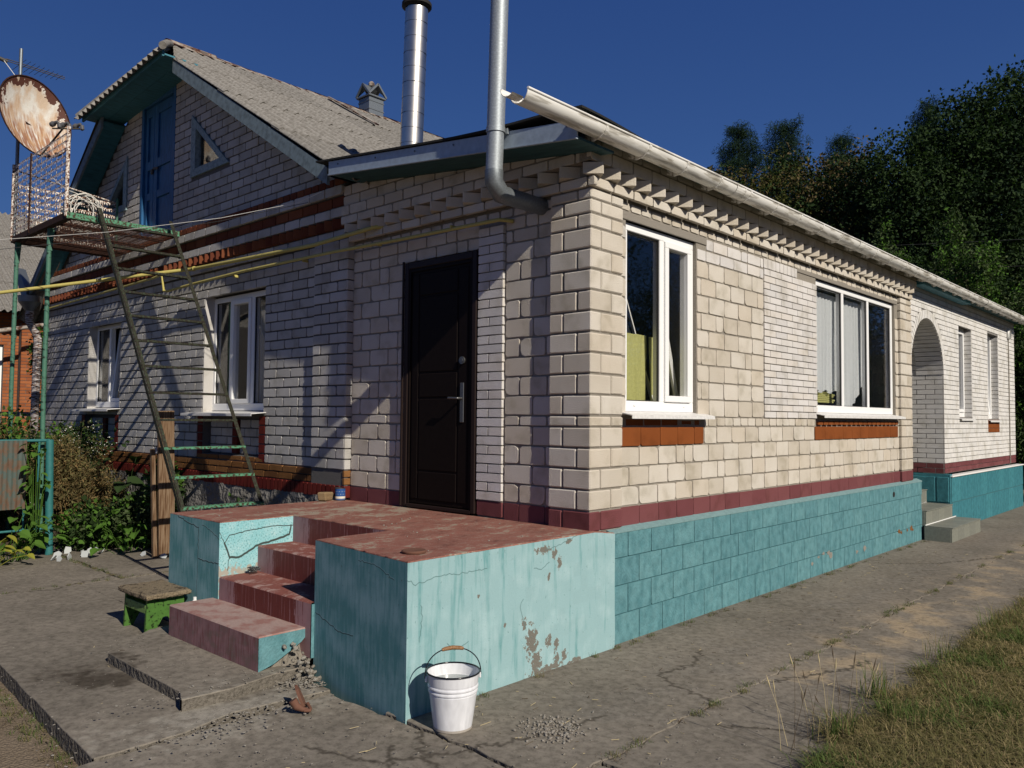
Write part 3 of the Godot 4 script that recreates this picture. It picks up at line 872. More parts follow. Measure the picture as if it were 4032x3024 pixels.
	vh.tube([Vector3(6.42, 0.70, -0.06), Vector3(6.42, 0.70, 0.0165)], 0.035, 12)
	part(vh, "vent_hole", M.soot, K)
	for q in [[6.62, 0.20, 0.05, "old"], [6.70, 0.185, 0.035, "old"], [6.95, 0.19, 0.03, "old"], [7.12, 0.20, 0.055, "old"], [7.18, 0.175, 0.03, "old"], [3.82, 0.14, 0.03, "pale"], [3.98, 0.19, 0.025, "pale"], [4.12, 0.215, 0.03, "pale"], [4.25, 0.205, 0.04, "pale"], [4.32, 0.17, 0.05, "pale"], [5.1, 0.12, 0.04, "pale"], [5.35, 0.13, 0.05, "pale"]]:
		var c := G.new()
		var pl := PackedVector2Array()
		for e in 7: pl.append(Vector2(q[0], q[1]) + Vector2(cos(TAU * e / 7.0) * rng.randf_range(0.7, 1.3), sin(TAU * e / 7.0) * rng.randf_range(0.35, 0.8)) * q[2])
		c.prism(pl, 0.0, 0.0125)
		part(c, "bare_patch", M.brown0 if q[3] == "old" else M.stone_pale, K)
	# return of the plinth towards the arch
	g = G.new()
	g.span(Vector3(7.60, -0.05, -0.30), Vector3(7.618, 0.80, 0.0))
	part(g, "end_face", M.aqua_block1, K)
	# --- roof
	var R := holder("roof", E)
	g = G.new()
	var fx := -0.40
	var pr := func(x: float, z: float) -> float:  # top of the roofing
		var y := 3.655 + (0.22 - z) * 0.112
		y += 0.065 * exp(-pow((x - fx) / 0.8, 2.0)) * exp(-pow((z - 0.22) / 0.7, 2.0))
		return y
	var nx := 30
	var nzz := 10
	for i in nx:
		for j in nzz:
			var xs := [fx - 0.03 + pow(float(i) / nx, 1.6) * 8.2, fx - 0.03 + pow(float(i + 1) / nx, 1.6) * 8.2]
			var zs := [lerpf(-2.86, 0.245, float(j) / nzz), lerpf(-2.86, 0.245, float(j + 1) / nzz)]
			var q := []
			for w in [[0, 0], [1, 0], [1, 1], [0, 1]]: q.append(Vector3(xs[w[0]], pr.call(xs[w[0]], zs[w[1]]), zs[w[1]]))
			var dn := Vector3(0, -0.016, 0)
			g.quad(q[3], q[2], q[1], q[0])
			g.quad(q[0] + dn, q[1] + dn, q[2] + dn, q[3] + dn)
			if i == 0: g.quad(q[0], q[0] + dn, q[3] + dn, q[3])
			if j == nzz - 1: g.quad(q[3], q[3] + dn, q[2] + dn, q[2])
	part(g, "roofing_felt", M.bitumen, R)
	g = G.new()
	var a0 := Vector3(fx, 3.507, 0.19)
	var b0 := Vector3(fx, 3.83, -2.675)
	for e in [[a0, b0]]:
		var up := Vector3(0, 0.128, 0)
		var ou := Vector3(-0.012, 0, 0)
		g.quad(e[1] + ou, e[0] + ou, e[0] + ou + up, e[1] + ou + up)
		g.quad(e[0], e[1], e[1] + up, e[0] + up)
		g.quad(e[1], e[0], e[0] + ou, e[1] + ou)
		g.quad(e[1] + up + ou, e[0] + up + ou, e[0] + up + Vector3(0.08, 0.004, 0), e[1] + up + Vector3(0.08, 0.004, 0))
		g.quad(e[0], e[0] + up, e[0] + up + ou, e[0] + ou)
		g.quad(e[1] + ou, e[1] + ou + up, e[1] + up, e[1])
		g.box(e[0].lerp(e[1], 0.5) + Vector3(-0.012, 0.004, 0), Vector3(0.02, 0.008, e[0].distance_to(e[1])), 0.0, Basis.looking_at(e[1] - e[0]))
	var FA := part(g, "fascia", M.fascia, R)
	for t in [0.03, 0.25, 0.42, 0.58, 0.76, 0.95]:
		g = G.new()
		var p := a0.lerp(b0, t) + Vector3(-0.012, 0.095, 0)
		g.tube([p, p + Vector3(-0.006, 0, 0)], 0.008, 8)
		put(g.mesh(M.dark_steel), "screw", FA)
	for k in 4:
		g = G.new()
		var x0 := fx + 0.01 + k * 0.105
		var x1 := x0 + 0.101
		g.quad(Vector3(x0, 3.516, 0.18), Vector3(x0, 3.839, -2.675), Vector3(x1, 3.839, -2.675), Vector3(x1, 3.516, 0.18))
		g.quad(Vector3(x0, 3.534, 0.18), Vector3(x1, 3.534, 0.18), Vector3(x1, 3.857, -2.675), Vector3(x0, 3.857, -2.675))
		g.quad(Vector3(x0, 3.516, 0.18), Vector3(x1, 3.516, 0.18), Vector3(x1, 3.534, 0.18), Vector3(x0, 3.534, 0.18))
		part(g, "soffit_board", M.soffit_teal, R)
	# eave of the long side: wavy edge board under the felt
	g = G.new()
	var eave := PackedVector2Array()
	eave.append(Vector2(-0.38, 3.68))
	var x := -0.38
	while x < 13.9:
		eave.append(Vector2(x, 3.60 + 0.010 * sin(x * TAU / 0.19)))
		x += 0.0317
	eave.append(Vector2(13.9, 3.68))
	g.prism(eave, 0.125, 0.14)
	part(g, "eave_sheet", M.soffit_teal, R)
	g = G.new()
	g.quad(Vector3(-0.38, 3.645, 0.23), Vector3(-0.38, 3.69, -0.05), Vector3(13.9, 3.69, -0.05), Vector3(13.9, 3.645, 0.23))
	g.quad(Vector3(-0.38, 3.66, 0.23), Vector3(13.9, 3.66, 0.23), Vector3(13.9, 3.705, -0.05), Vector3(-0.38, 3.705, -0.05))
	part(g, "eave_lining", M.soffit_teal, R)
	# --- gutter
	var GU := holder("gutter", E)
	g = G.new()
	var gp := []
	for k in 13:
		var a := PI + PI * k / 12.0
		gp.append(Vector2(cos(a) * 0.076, sin(a) * 0.076))
	var gi := []
	for k in 13:
		var a := PI + PI * k / 12.0
		gi.append(Vector2(cos(a) * 0.072, sin(a) * 0.072))
	var gx0 := -1.03
	var gx1 := 15.0
	var gc := Vector3(0, 3.628, 0.225)
	for k in 12:
		var P0 := func(x: float, q: Vector2) -> Vector3: return gc + Vector3(x, q.y, q.x)
		var n0 := Vector3(0, gp[k].y, gp[k].x).normalized()
		var n1 := Vector3(0, gp[k + 1].y, gp[k + 1].x).normalized()
		var A0: Vector3 = P0.call(gx0, gp[k]); var A1: Vector3 = P0.call(gx1, gp[k])
		var B0: Vector3 = P0.call(gx0, gp[k + 1]); var B1: Vector3 = P0.call(gx1, gp[k + 1])
		g.trin(A0, B1, A1, n0, n1, n0); g.trin(A0, B0, B1, n0, n1, n1)
		var C0: Vector3 = P0.call(gx0, gi[k]); var C1: Vector3 = P0.call(gx1, gi[k])
		var D0: Vector3 = P0.call(gx0, gi[k + 1]); var D1: Vector3 = P0.call(gx1, gi[k + 1])
		g.trin(C0, C1, D1, -n0, -n0, -n1); g.trin(C0, D1, D0, -n0, -n1, -n1)
		g.quad(A0, C0, D0, B0)
	g.tube([gc + Vector3(gx0, 0.004, 0.076), gc + Vector3(gx1, 0.004, 0.076)], 0.009, 8)
	g.tube([gc + Vector3(gx0 - 0.08, 0.004, -0.072), gc + Vector3(gx1, 0.004, -0.072)], 0.006, 8)
	part(g, "channel", M.gutter, GU)
	g = G.new()
	for k in 12:
		var c1 := PI + PI * k / 12.0
		var c2 := PI + PI * (k + 1) / 12.0
		if k > 8: continue
		var q := func(x: float, a: float, r: float) -> Vector3: return gc + Vector3(x, sin(a) * r - 0.003, cos(a) * r)
		g.quad(q.call(gx0 - 0.10, c1, 0.060), q.call(gx0 - 0.10, c2, 0.060), q.call(gx0, c2, 0.060), q.call(gx0, c1, 0.060))
		g.quad(q.call(gx0 - 0.10, c2, 0.057), q.call(gx0 - 0.10, c1, 0.057), q.call(gx0, c1, 0.057), q.call(gx0, c2, 0.057))
	part(g, "broken_end", M.gutter, GU)
	var bx := -0.22
	while bx < 14.2:
		var h := G.new()
		for k in 10:
			var c1 := PI * 0.98 + PI * 1.06 * k / 10.0
			var c2 := PI * 0.98 + PI * 1.06 * (k + 1) / 10.0
			for w in [[-0.014, 0.014]]:
				var q := func(x: float, a: float, r: float) -> Vector3: return gc + Vector3(bx + x, sin(a) * r, cos(a) * r)
				h.quad(q.call(w[0], c1, 0.082), q.call(w[0], c2, 0.082), q.call(w[1], c2, 0.082), q.call(w[1], c1, 0.082))
				h.quad(q.call(w[0], c1, 0.074), q.call(w[0], c1, 0.082), q.call(w[0], c2, 0.082), q.call(w[0], c2, 0.074))
				h.quad(q.call(w[1], c2, 0.074), q.call(w[1], c2, 0.082), q.call(w[1], c1, 0.082), q.call(w[1], c1, 0.074))
		# web under the channel, back to the eave
		h.prism(PackedVector2Array([Vector2(0.02, -0.078), Vector2(-0.05, -0.088), Vector2(-0.115, -0.06), Vector2(-0.115, 0.02), Vector2(-0.076, 0.0), Vector2(-0.046, -0.06)]), bx - 0.004, bx + 0.004, Transform3D(Basis(Vector3(0, 0, 1), Vector3(0, 1, 0), Vector3(1, 0, 0)), Vector3(0, gc.y, gc.z)))
		put(h.mesh(M.gutter), "bracket", GU)
		bx += 0.53
	for q in [1.72, 4.6, 7.5, 10.4, 13.2]:
		var h := G.new()
		for dx in [-0.075, 0.0, 0.075]:
			for k in 12:
				var c1 := PI + PI * k / 12.0
				var c2 := PI + PI * (k + 1) / 12.0
				var rr := 0.079 if dx == 0.0 else 0.083
				var hw := 0.075 if dx == 0.0 else 0.008
				var f := func(x: float, a: float) -> Vector3: return gc + Vector3(q + dx + x, sin(a) * rr, cos(a) * rr)
				h.quad(f.call(-hw, c1), f.call(-hw, c2), f.call(hw, c2), f.call(hw, c1))
		put(h.mesh(M.gutter), "joint_sleeve", GU)
	# --- stainless chimney
	var C := holder("chimney", E)
	var cb := Vector3(0.22, 3.9, -2.28)
	var ct := Vector3(0.22, 5.46, -2.22)
	for i in 11:
		var p := cb.lerp(ct, i / 11.0)
		var q := cb.lerp(ct, (i + 1) / 11.0)
		g = G.new()
		var f1 := nz(3.0, 40 + i, 2)
		g.tube([p, p.lerp(q, 0.03), p.lerp(q, 0.97), q], [0.108, 0.1065, 0.1065, 0.103], 32, false)
		for k in g.v.size():
			var dv := g.v[k]
			var w := f1.get_noise_3d(dv.x * 9.0, dv.y * 4.0, dv.z * 9.0)
			if w > 0.3: g.v[k] = dv - (dv - Vector3(p.x, dv.y, p.z)) * (w - 0.3) * 0.15
		part(g, "pipe_section", M.stainless, C)
	g = G.new()
	g.lathe([Vector2(0.11, 0.0), Vector2(0.14, 0.02), Vector2(0.14, 0.05), Vector2(0.02, 0.11)], 24, Transform3D(Basis(), ct + Vector3(0, 0.0, 0)))
	part(g, "cap", M.soot, C)
	# --- galvanised flue leaving the wall
	var F := holder("flue_pipe", E)
	var fb := Vector3(-0.49, 3.287, -0.501)
	var ft := Vector3(-0.49, 5.32, -0.442)
	g = G.new()
	g.tube([fb + Vector3(0, 0.12, 0), fb.lerp(ft, 0.2)], 0.062, 28, false)
	part(g, "lower_pipe", M.galvanised, F)
	g = G.new()
	g.tube([fb.lerp(ft, 0.195), fb.lerp(ft, 0.199), fb.lerp(ft, 1.0)], [0.062, 0.065, 0.065], 28)
	part(g, "upper_pipe", M.galvanised, F)
	g = G.new()
	g.tube([fb + Vector3(0, 0.125, 0), fb + Vector3(0, 0.045, 0), fb + Vector3(0.075, -0.03, 0), fb + Vector3(0.16, -0.03, 0)], 0.068, 28, false)
	part(g, "elbow", M.galv_dark, F)
	g = G.new()
	g.tube([fb + Vector3(0.15, -0.03, 0), fb + Vector3(0.70, -0.03, 0)], 0.064, 28)
	part(g, "wall_pipe", M.galv_dark, F)
	g = G.new()
	var kb := fb.lerp(ft, 0.205)
	g.tube([kb + Vector3(0, -0.02, 0), kb + Vector3(0, 0.02, 0)], 0.069, 28, false)
	g.span(kb + Vector3(0.06, -0.02, 0.04), kb + Vector3(0.12, 0.02, 0.06))
	part(g, "clamp", M.galvanised, F)

# ---------------------------------------------------------------- corrugated roof sheets
# x across the waves, z down the slope, y out of the roof; lo(z) may cut the left edge
func sheet_mesh(w: float, l: float, m: Material, cut_edge = null) -> ArrayMesh:
	var g := G.new()
	var nx := int(w / 0.15 * 8)
	var nl := 1 if cut_edge == null else 8
	var P := func(i: int, j: int, dn: float) -> Vector3:
		var z := l * j / nl
		var x := w * i / nx
		if cut_edge != null: x = maxf(x, cut_edge.call(z))
		return Vector3(x, 0.030 * sin(x * TAU / 0.15) - dn, z)
	var N := func(i: int) -> Vector3:
		var x := w * i / nx
		return Vector3(-0.030 * TAU / 0.15 * cos(x * TAU / 0.15), 1, 0).normalized()
	for i in nx:
		for j in nl:
			var a: Vector3 = P.call(i, j, 0.0)
			var b: Vector3 = P.call(i + 1, j, 0.0)
			var c: Vector3 = P.call(i + 1, j + 1, 0.0)
			var d: Vector3 = P.call(i, j + 1, 0.0)
			var n0: Vector3 = N.call(i)
			var n1: Vector3 = N.call(i + 1)
			if (b - a).length() + (c - d).length() < 1e-4: continue
			g.trin(a, c, b, n0, n1, n1); g.trin(a, d, c, n0, n0, n1)
			var k := Vector3(0, -0.007, 0)
			g.trin(a + k, b + k, c + k, -n0, -n1, -n1); g.trin(a + k, c + k, d + k, -n0, -n1, -n0)
			if j == nl - 1: g.quad(d, d + k, c + k, c)
			if j == 0: g.quad(a, b, b + k, a + k)
	for j in nl:
		for i in [0, nx]:
			var a: Vector3 = P.call(i, j, 0.0)
			var d: Vector3 = P.call(i, j + 1, 0.0)
			g.quad(a, a - Vector3(0, 0.007, 0), d - Vector3(0, 0.007, 0), d)
	return g.mesh(m)

# ---------------------------------------------------------------- the old house
func old_house() -> void:
	var H := base("old_house")
	tag(H, "old pale brick house with half-hipped gable and grey corrugated roof", "house")
	var zc := -7.4
	var F := wall_node(H, "front_wall", false, 0.03)
	var w1 := [-5.86, 1.66, -4.47, 3.08]
	var w2 := [-9.56, 1.71, -8.36, 3.0]
	var n1 := [-5.98, 1.13, -4.42, 1.64]
	var n2 := [-9.75, 1.13, -8.36, 1.68]
	var door := [-7.84, 4.02, -6.80, 5.95]
	var L := []
	fill(L, rows_of(1.13, 0.1015, 22), -11.4, -2.96, {"kind": "gray", "len": 0.282, "joint": 0.016, "wear": 0.014, "d": 0.012, "halves": 0.05, "holes": [w1, w2, n1, n2, [-3.5, 0, -2.9, 3.37]]})
	fill(L, rows_of(1.13, 0.1015, 22), -3.47, -2.905, {"kind": "gray", "len": 0.282, "joint": 0.016, "wear": 0.014, "d": 0.012, "out": 0.045})
	fill(L, rows_of(0.985, 0.0725, 2), -11.4, -2.91, {"kind": "brown", "len": 0.27, "joint": 0.013, "wear": 0.012, "out": 0.03, "name": "brown_brick"})
	fill(L, [[0.855, 0.985]], -11.4, -2.91, {"kind": "dark_red", "tones": 2, "len": 0.078, "joint": 0.011, "wear": 0.010, "out": 0.045, "name": "soldier_brick"})
	# cornice: white and red bands stepping outwards
	for a in [[3.365, 3.465, "gray", 0.03], [3.575, 3.675, "gray", 0.065], [3.78, 3.88, "gray", 0.10]]:
		fill(L, [[a[0], a[1]]], -11.45, -2.93, {"kind": a[2], "len": 0.275, "wear": 0.012, "out": a[3], "d": 0.014})
	fill(L, [[3.675, 3.78]], -11.45, -2.93, {"kind": "rust_red", "len": 0.26, "wear": 0.01, "out": 0.07, "name": "red_brick"})
	fill(L, [[3.88, 3.965]], -11.45, -2.93, {"kind": "rust_red", "len": 0.13, "wear": 0.012, "out": 0.085, "joint": 0.016, "name": "red_brick"})
	var tooth := G.new()
	tooth.prism(PackedVector2Array([Vector2(-0.068, 0.0), Vector2(0.068, 0.0), Vector2(0.005, 0.066), Vector2(-0.005, 0.066)]), -0.048, 0.048, Transform3D(Basis(Vector3(1, 0, 0), Vector3(0, 0, 1), Vector3(0, 1, 0)), Vector3.ZERO))
	var tm := tooth.mesh(M.rust_red0)
	var s := -11.38
	while s < -2.95:
		L.append({"mesh": tm, "at": Vector3(s, 3.52, 0.03), "m": "rust_red%d" % rng.randi_range(0, 2), "n": "dogtooth_brick"})
		s += 0.138
	# gable above the cornice
	var tri_a := [-6.30, 4.62, -5.33, 5.42]
	var tri_b := [-9.22, 4.55, -8.27, 5.33]
	var clip := func(y: float) -> Array:
		var hw := minf(4.2, (6.62 - y) / 0.59) if y < 5.9 else 1.05
		var hl := minf(4.0, (6.55 - y) / 0.78) if y < 5.85 else 0.85
		var iv := [[zc - hl, zc + hw]]
		# triangular windows: upright side towards the door
		if y > tri_a[1] and y < tri_a[3]: iv = minus(iv, -6.30, -6.30 + 0.97 * (tri_a[3] - y) / 0.80)
		if y > tri_b[1] and y < tri_b[3]: iv = minus(iv, -8.27 - 0.95 * (tri_b[3] - y) / 0.78, -8.27)
		return iv
	fill(L, rows_of(3.965, 0.1015, 20), zc - 4.2, zc + 4.2, {"kind": "gray", "len": 0.282, "joint": 0.016, "wear": 0.014, "d": 0.012, "clip": clip, "holes": [door], "name": "gable_brick"})
	# red frames and white infill of the niches under the windows
	for a in [n1, n2]:
		fill(L, rows_of(1.13, 0.102, 5), a[0], a[0] + 0.13, {"kind": "dark_red", "tones": 2, "len": 0.2, "name": "niche_brick", "wear": 0.008})
		fill(L, rows_of(1.13, 0.102, 5), a[2] - 0.13, a[2], {"kind": "dark_red", "tones": 2, "len": 0.2, "name": "niche_brick", "wear": 0.008})
		fill(L, [[1.13, 1.19]], a[0], a[2], {"kind": "brown", "len": 0.27, "name": "brown_brick"})
		fill(L, rows_of(1.20, 0.1, 4), a[0] + 0.14, a[2] - 0.14, {"kind": "gray", "len": 0.27, "out": -0.10, "wear": 0.012, "holes": [[(a[0] + a[2]) * 0.5 - 0.07, 1.0, (a[0] + a[2]) * 0.5 + 0.07, 1.7]]})
		fill(L, rows_of(1.20, 0.1, 4), (a[0] + a[2]) * 0.5 - 0.065, (a[0] + a[2]) * 0.5 + 0.065, {"kind": "dark_red", "tones": 2, "len": 0.2, "out": -0.07, "name": "niche_brick", "wear": 0.008})
	lay(F, L, 300)
	# brick ends on the sunny side of the corner pilaster, plastered window jambs
	var ey := 0.86
	while ey < 3.36:
		var st := 0.0725 if ey > 0.98 and ey < 1.12 else 0.1015
		if ey < 0.98: st = 0.125
		var e := G.new()
		e.span(Vector3(-2.93, ey + 0.006, -0.04), Vector3(-2.899, ey + st - 0.006, 0.052), 0.004)
		part(e, "brick_end", M["dark_red0" if ey < 0.98 else ("brown1" if ey < 1.12 else "gray%d" % rng.randi_range(0, 2))], F)
		ey += st
	for a in [w1, w2]:
		var e := G.new()
		e.span(Vector3(a[0] - 0.004, a[1], -0.13), Vector3(a[0] + 0.012, a[3], 0.008), 0.003)
		part(e, "window_jamb", M.gray1, F)
	var g := G.new()
	core(g, -11.4, -2.92, 0.86, 3.97, [w1, w2, [n1[0] + 0.13, 1.19, n1[2] - 0.13, 1.62], [n2[0] + 0.13, 1.19, n2[2] - 0.13, 1.66]], 0.0, -0.32)
	g.span(Vector3(n1[0], 1.1, -0.2), Vector3(n1[2], 1.64, -0.10)); g.span(Vector3(n2[0], 1.1, -0.2), Vector3(n2[2], 1.68, -0.10))
	g.span(Vector3(-3.46, 0.86, 0.0), Vector3(-2.912, 3.365, 0.045))
	g.span(Vector3(-11.44, 3.37, 0.0), Vector3(-2.94, 3.575, 0.03))
	g.span(Vector3(-11.44, 3.575, 0.0), Vector3(-2.94, 3.78, 0.065))
	g.span(Vector3(-11.44, 3.78, 0.0), Vector3(-2.94, 3.96, 0.085))
	part(g, "mortar", M.mortar_dark, F)
	# gable body with its openings
	g = G.new()
	var outer := PackedVector2Array([Vector2(zc - 4.0, 3.96), Vector2(zc - 3.4, 3.96), Vector2(zc + 4.42, 3.96), Vector2(zc + 1.20, 5.98), Vector2(zc - 0.95, 5.86), Vector2(zc - 3.35, 3.97)])
	var polys := [outer]
	for cut in [PackedVector2Array([Vector2(door[0], 3.9), Vector2(door[2], 3.9), Vector2(door[2], door[3]), Vector2(door[0], door[3])]), PackedVector2Array([Vector2(-6.30, 4.62), Vector2(-5.33, 4.62), Vector2(-6.30, 5.42)]), PackedVector2Array([Vector2(-9.22, 4.55), Vector2(-8.27, 4.55), Vector2(-8.27, 5.33)])]:
		# split along the vertical through the opening so that no polygon has an inner hole
		var xm := 0.0
		for p in cut: xm += p.x / cut.size()
		var next := []
		for q in polys:
			for half in [PackedVector2Array([Vector2(-20, 0), Vector2(xm, 0), Vector2(xm, 9), Vector2(-20, 9)]), PackedVector2Array([Vector2(xm, 0), Vector2(20, 0), Vector2(20, 9), Vector2(xm, 9)])]:
				for piece in Geometry2D.intersect_polygons(q, half):
					for r in Geometry2D.clip_polygons(piece, cut): next.append(r)
		polys = next
	for q in polys:
		g = G.new()
		g.prism(q, -0.25, 0.0)
		part(g, "gable_mortar", M.mortar_dark, F)
	# plaster base below the red course
	g = G.new()
	var pn := nz(2.0, 77, 4)
	for i in 60:
		for j in 8:
			var q := []
			for w in [[0, 0], [1, 0], [1, 1], [0, 1]]:
				var zz := lerpf(-11.4, -2.95, (i + w[0]) / 60.0)
				var yy := lerpf(-0.1, 0.87, (j + w[1]) / 8.0)
				q.append(Vector3(zz, yy, 0.05 + 0.05 * pn.get_noise_2d(zz * 2.0, yy * 3.0) + (0.87 - yy) * 0.03))
			g.quad(q[0], q[1], q[2], q[3])
	part(g, "plaster_base", M.plaster_gray, F)
	# --- windows of the ground floor
	var A := window(H, false, 0.14, w1[0], w1[2], 1.70, 3.06, [[w1[0], -5.43, false], [-5.43, -4.93, true], [-4.93, w1[2], false]])
	sill(A, -6.05, -4.40, 1.665, 0.30, -0.02)
	cloth("curtain", A, M.curtain_white, -5.1, -4.55, func(t): return 1.72, 3.0, -0.2, 7.0, 0.02)
	g = G.new()
	g.bar(Vector3(-4.56, 3.0, 0.02), Vector3(-4.74, 2.6, -0.1), 0.06, 0.02)
	part(g, "inner_strip", M.cable_dark, A)
	var B := window(H, false, 0.14, w2[0], w2[2], 1.75, 2.98, [[w2[0], -9.05, false], [-9.05, w2[2], true]], 1)
	sill(B, -9.7, -8.30, 1.715, 0.30, -0.02)
	g = G.new()
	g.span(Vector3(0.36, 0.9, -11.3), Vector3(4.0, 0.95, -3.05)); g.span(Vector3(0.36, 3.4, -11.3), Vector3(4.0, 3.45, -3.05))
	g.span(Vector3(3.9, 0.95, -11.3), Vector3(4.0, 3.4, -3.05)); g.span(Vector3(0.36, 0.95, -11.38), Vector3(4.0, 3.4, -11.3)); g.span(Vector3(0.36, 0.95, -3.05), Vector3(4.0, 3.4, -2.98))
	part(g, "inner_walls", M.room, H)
	# side walls, seen only from elsewhere
	g = G.new()
	g.span(Vector3(0.32, 0.0, -11.4), Vector3(8.5, 3.9, -11.15)); g.span(Vector3(0.36, 3.5, -3.3), Vector3(8.5, 4.05, -3.05)); g.span(Vector3(8.25, 0.0, -11.15), Vector3(8.5, 4.0, -3.3))
	part(g, "side_walls", M.gray0, H)
	# --- upper door
	var D := wall_node(H, "loft_door", false, 0.03)
	g = G.new()
	g.span(Vector3(door[0], 4.0, -0.09), Vector3(door[0] + 0.07, door[3], 0.012), 0.004); g.span(Vector3(door[2] - 0.07, 4.0, -0.09), Vector3(door[2], door[3], 0.012), 0.004)
	g.span(Vector3(door[0] + 0.07, door[3] - 0.07, -0.09), Vector3(door[2] - 0.07, door[3], 0.012), 0.004)
	part(g, "frame", M.blue_door, D)
	for q in [[door[0] + 0.075, -7.50], [-7.49, door[2] - 0.075]]:
		g = G.new()
		var t := 0.075 if q[1] - q[0] < 0.4 else 0.11
		g.span(Vector3(q[0], 4.01, -0.06), Vector3(q[0] + t, 5.87, -0.02), 0.003); g.span(Vector3(q[1] - t, 4.01, -0.06), Vector3(q[1], 5.87, -0.02), 0.003)
		for y in [[4.01, 4.16], [4.58, 4.68], [5.0, 5.12], [5.74, 5.87]]: g.span(Vector3(q[0] + t, y[0], -0.06), Vector3(q[1] - t, y[1], -0.021), 0.003)
		var leaf := part(g, "leaf", M.blue_door, D)
		for y in [[4.16, 4.58], [4.68, 5.0], [5.12, 5.74]]:
			var p := G.new()
			p.span(Vector3(q[0] + t, y[0], -0.06), Vector3(q[1] - t, y[1], -0.045))
			put(p.mesh(M.blue_door), "panel", leaf)
	g = G.new()
	g.box(Vector3(-7.50, 4.95, -0.005), Vector3(0.05, 0.07, 0.03), 0.008)
	g.bar(Vector3(-7.48, 4.99, -0.008), Vector3(-7.33, 4.97, -0.008), 0.012, 0.03)
	part(g, "padlock", M.antenna, D)
	# --- triangular windows
	for a in [[-6.30, 4.62, 0.97, 0.80, 1.0], [-8.27, 4.55, 0.95, 0.78, -1.0]]:
		var W := wall_node(H, "triangular_window", false, 0.03)
		var p0 := Vector2(a[0], a[1])
		var p1 := Vector2(a[0] + a[2] * a[4], a[1])
		var p2 := Vector2(a[0], a[1] + a[3])
		var mid := (p0 + p1 + p2) / 3.0
		var inn := []
		for p in [p0, p1, p2]: inn.append(p.lerp(mid, 0.36))
		var ps := [p0, p1, p2]
		for i in 3:
			g = G.new()
			var j := (i + 1) % 3
			g.prism(PackedVector2Array([ps[i], ps[j], inn[j], inn[i]]), -0.05, 0.028)
			part(g, "frame_board", M.pale_teal, W)
		g = G.new()
		g.prism(PackedVector2Array(inn), -0.035, -0.03)
		part(g, "glass", M.glass, W)
		g = G.new()
		g.prism(PackedVector2Array([inn[0] + Vector2(0.02 * a[4], 0.0), inn[0].lerp(inn[1], 0.45), inn[2].lerp(inn[1], 0.3), inn[2]]), -0.12, -0.11)
		part(g, "curtain", M.room, W)
	# --- roof
	var R := holder("roof", H)
	var yr := 6.70
	var ex := -0.30
	var sheets := [sheet_mesh(1.13, 1.52, M.asbestos), sheet_mesh(1.13, 1.52, M.asbestos1)]
	for side in [1, -1]:
		var th := atan(0.59 if side == 1 else 0.78)
		var dn := Vector3(0, -sin(th), cos(th) * side)
		var nn := Vector3(0, cos(th), sin(th) * side)
		var bs := Basis(Vector3(side, 0, 0), nn, dn)
		for r in 4:
			for c in 8:
				var top := Vector3(0, yr, zc) + dn * (0.06 + r * 1.36) + nn * (0.012 * (3 - r))
				var x := ex - 0.02 + c * 1.08
				var o: MeshInstance3D
				if c == 0 and r == 0:
					var cut := func(z: float) -> float:
						var f := clampf(1.0 - z / 1.40, 0.0, 1.0)
						return f * 0.52
					if side == 1: o = put(sheet_mesh(1.13, 1.52, M.asbestos, cut), "roof_sheet", R)
					else: o = put(sheet_mesh(0.6, 1.52, M.asbestos), "roof_sheet", R)
					x += 0.0 if side == 1 else 0.55
				else:
					o = put(sheets[rng.randi_range(0, 1)], "roof_sheet", R)
				o.transform = Transform3D(bs, top + Vector3(x if side == 1 else x + (1.13 if not (c == 0 and r == 0) else 0.6), 0, 0))
				o.position += Vector3(0, rng.randf_range(0, 0.01), 0)
	# half hip over the gable
	var apex := Vector3(0.22, yr, zc)
	var hy := 5.95
	var th := atan(0.59)
	var hx := -0.47
	var dh := (Vector3(hx, hy, zc) - apex)
	var hl := dh.length()
	dh = dh.normalized()
	var nh := Vector3(dh.y, -dh.x, 0)
	if nh.y < 0.0: nh = -nh
	g = G.new()
	var hw := 1.33
	var cols := int(hw * 2 / 0.15 * 8)
	for i in cols:
		var z0 := -hw + 2.0 * hw * i / cols
		var z1 := -hw + 2.0 * hw * (i + 1) / cols
		var q := []
		for e in [[z0, 1], [z1, 1], [z1, 0], [z0, 0]]:
			var t: float = 1.08 if e[1] == 1 else minf(1.08, absf(e[0]) / hw)
			q.append(apex + dh * hl * t + Vector3(0, 0.07 * e[0] * t, e[0]) + nh * (0.03 + 0.024 * sin(e[0] * TAU / 0.15)))
		g.quad(q[0], q[1], q[2], q[3])
		var k := nh * -0.010
		g.quad(q[3] + k, q[2] + k, q[1] + k, q[0] + k)
		g.quad(q[0] + k, q[1] + k, q[1], q[0])
	part(g, "hip_sheet", M.asbestos, R)
	# rolled end pieces lying on the hip edges
	for sd in [1.0, -1.0]:
		g = G.new()
		var e0 := apex + Vector3(-0.02, 0.05, 0)
		var e1 := Vector3(hx - 0.03, hy + 0.02 + 0.07 * sd * hw, zc + sd * (hw + 0.03))
		g.tube([e0, e0.lerp(e1, 0.5) + Vector3(0, 0.02, 0), e1], [0.045, 0.045, 0.045], 12)
		part(g, "hip_cap", M.asbestos1, R)
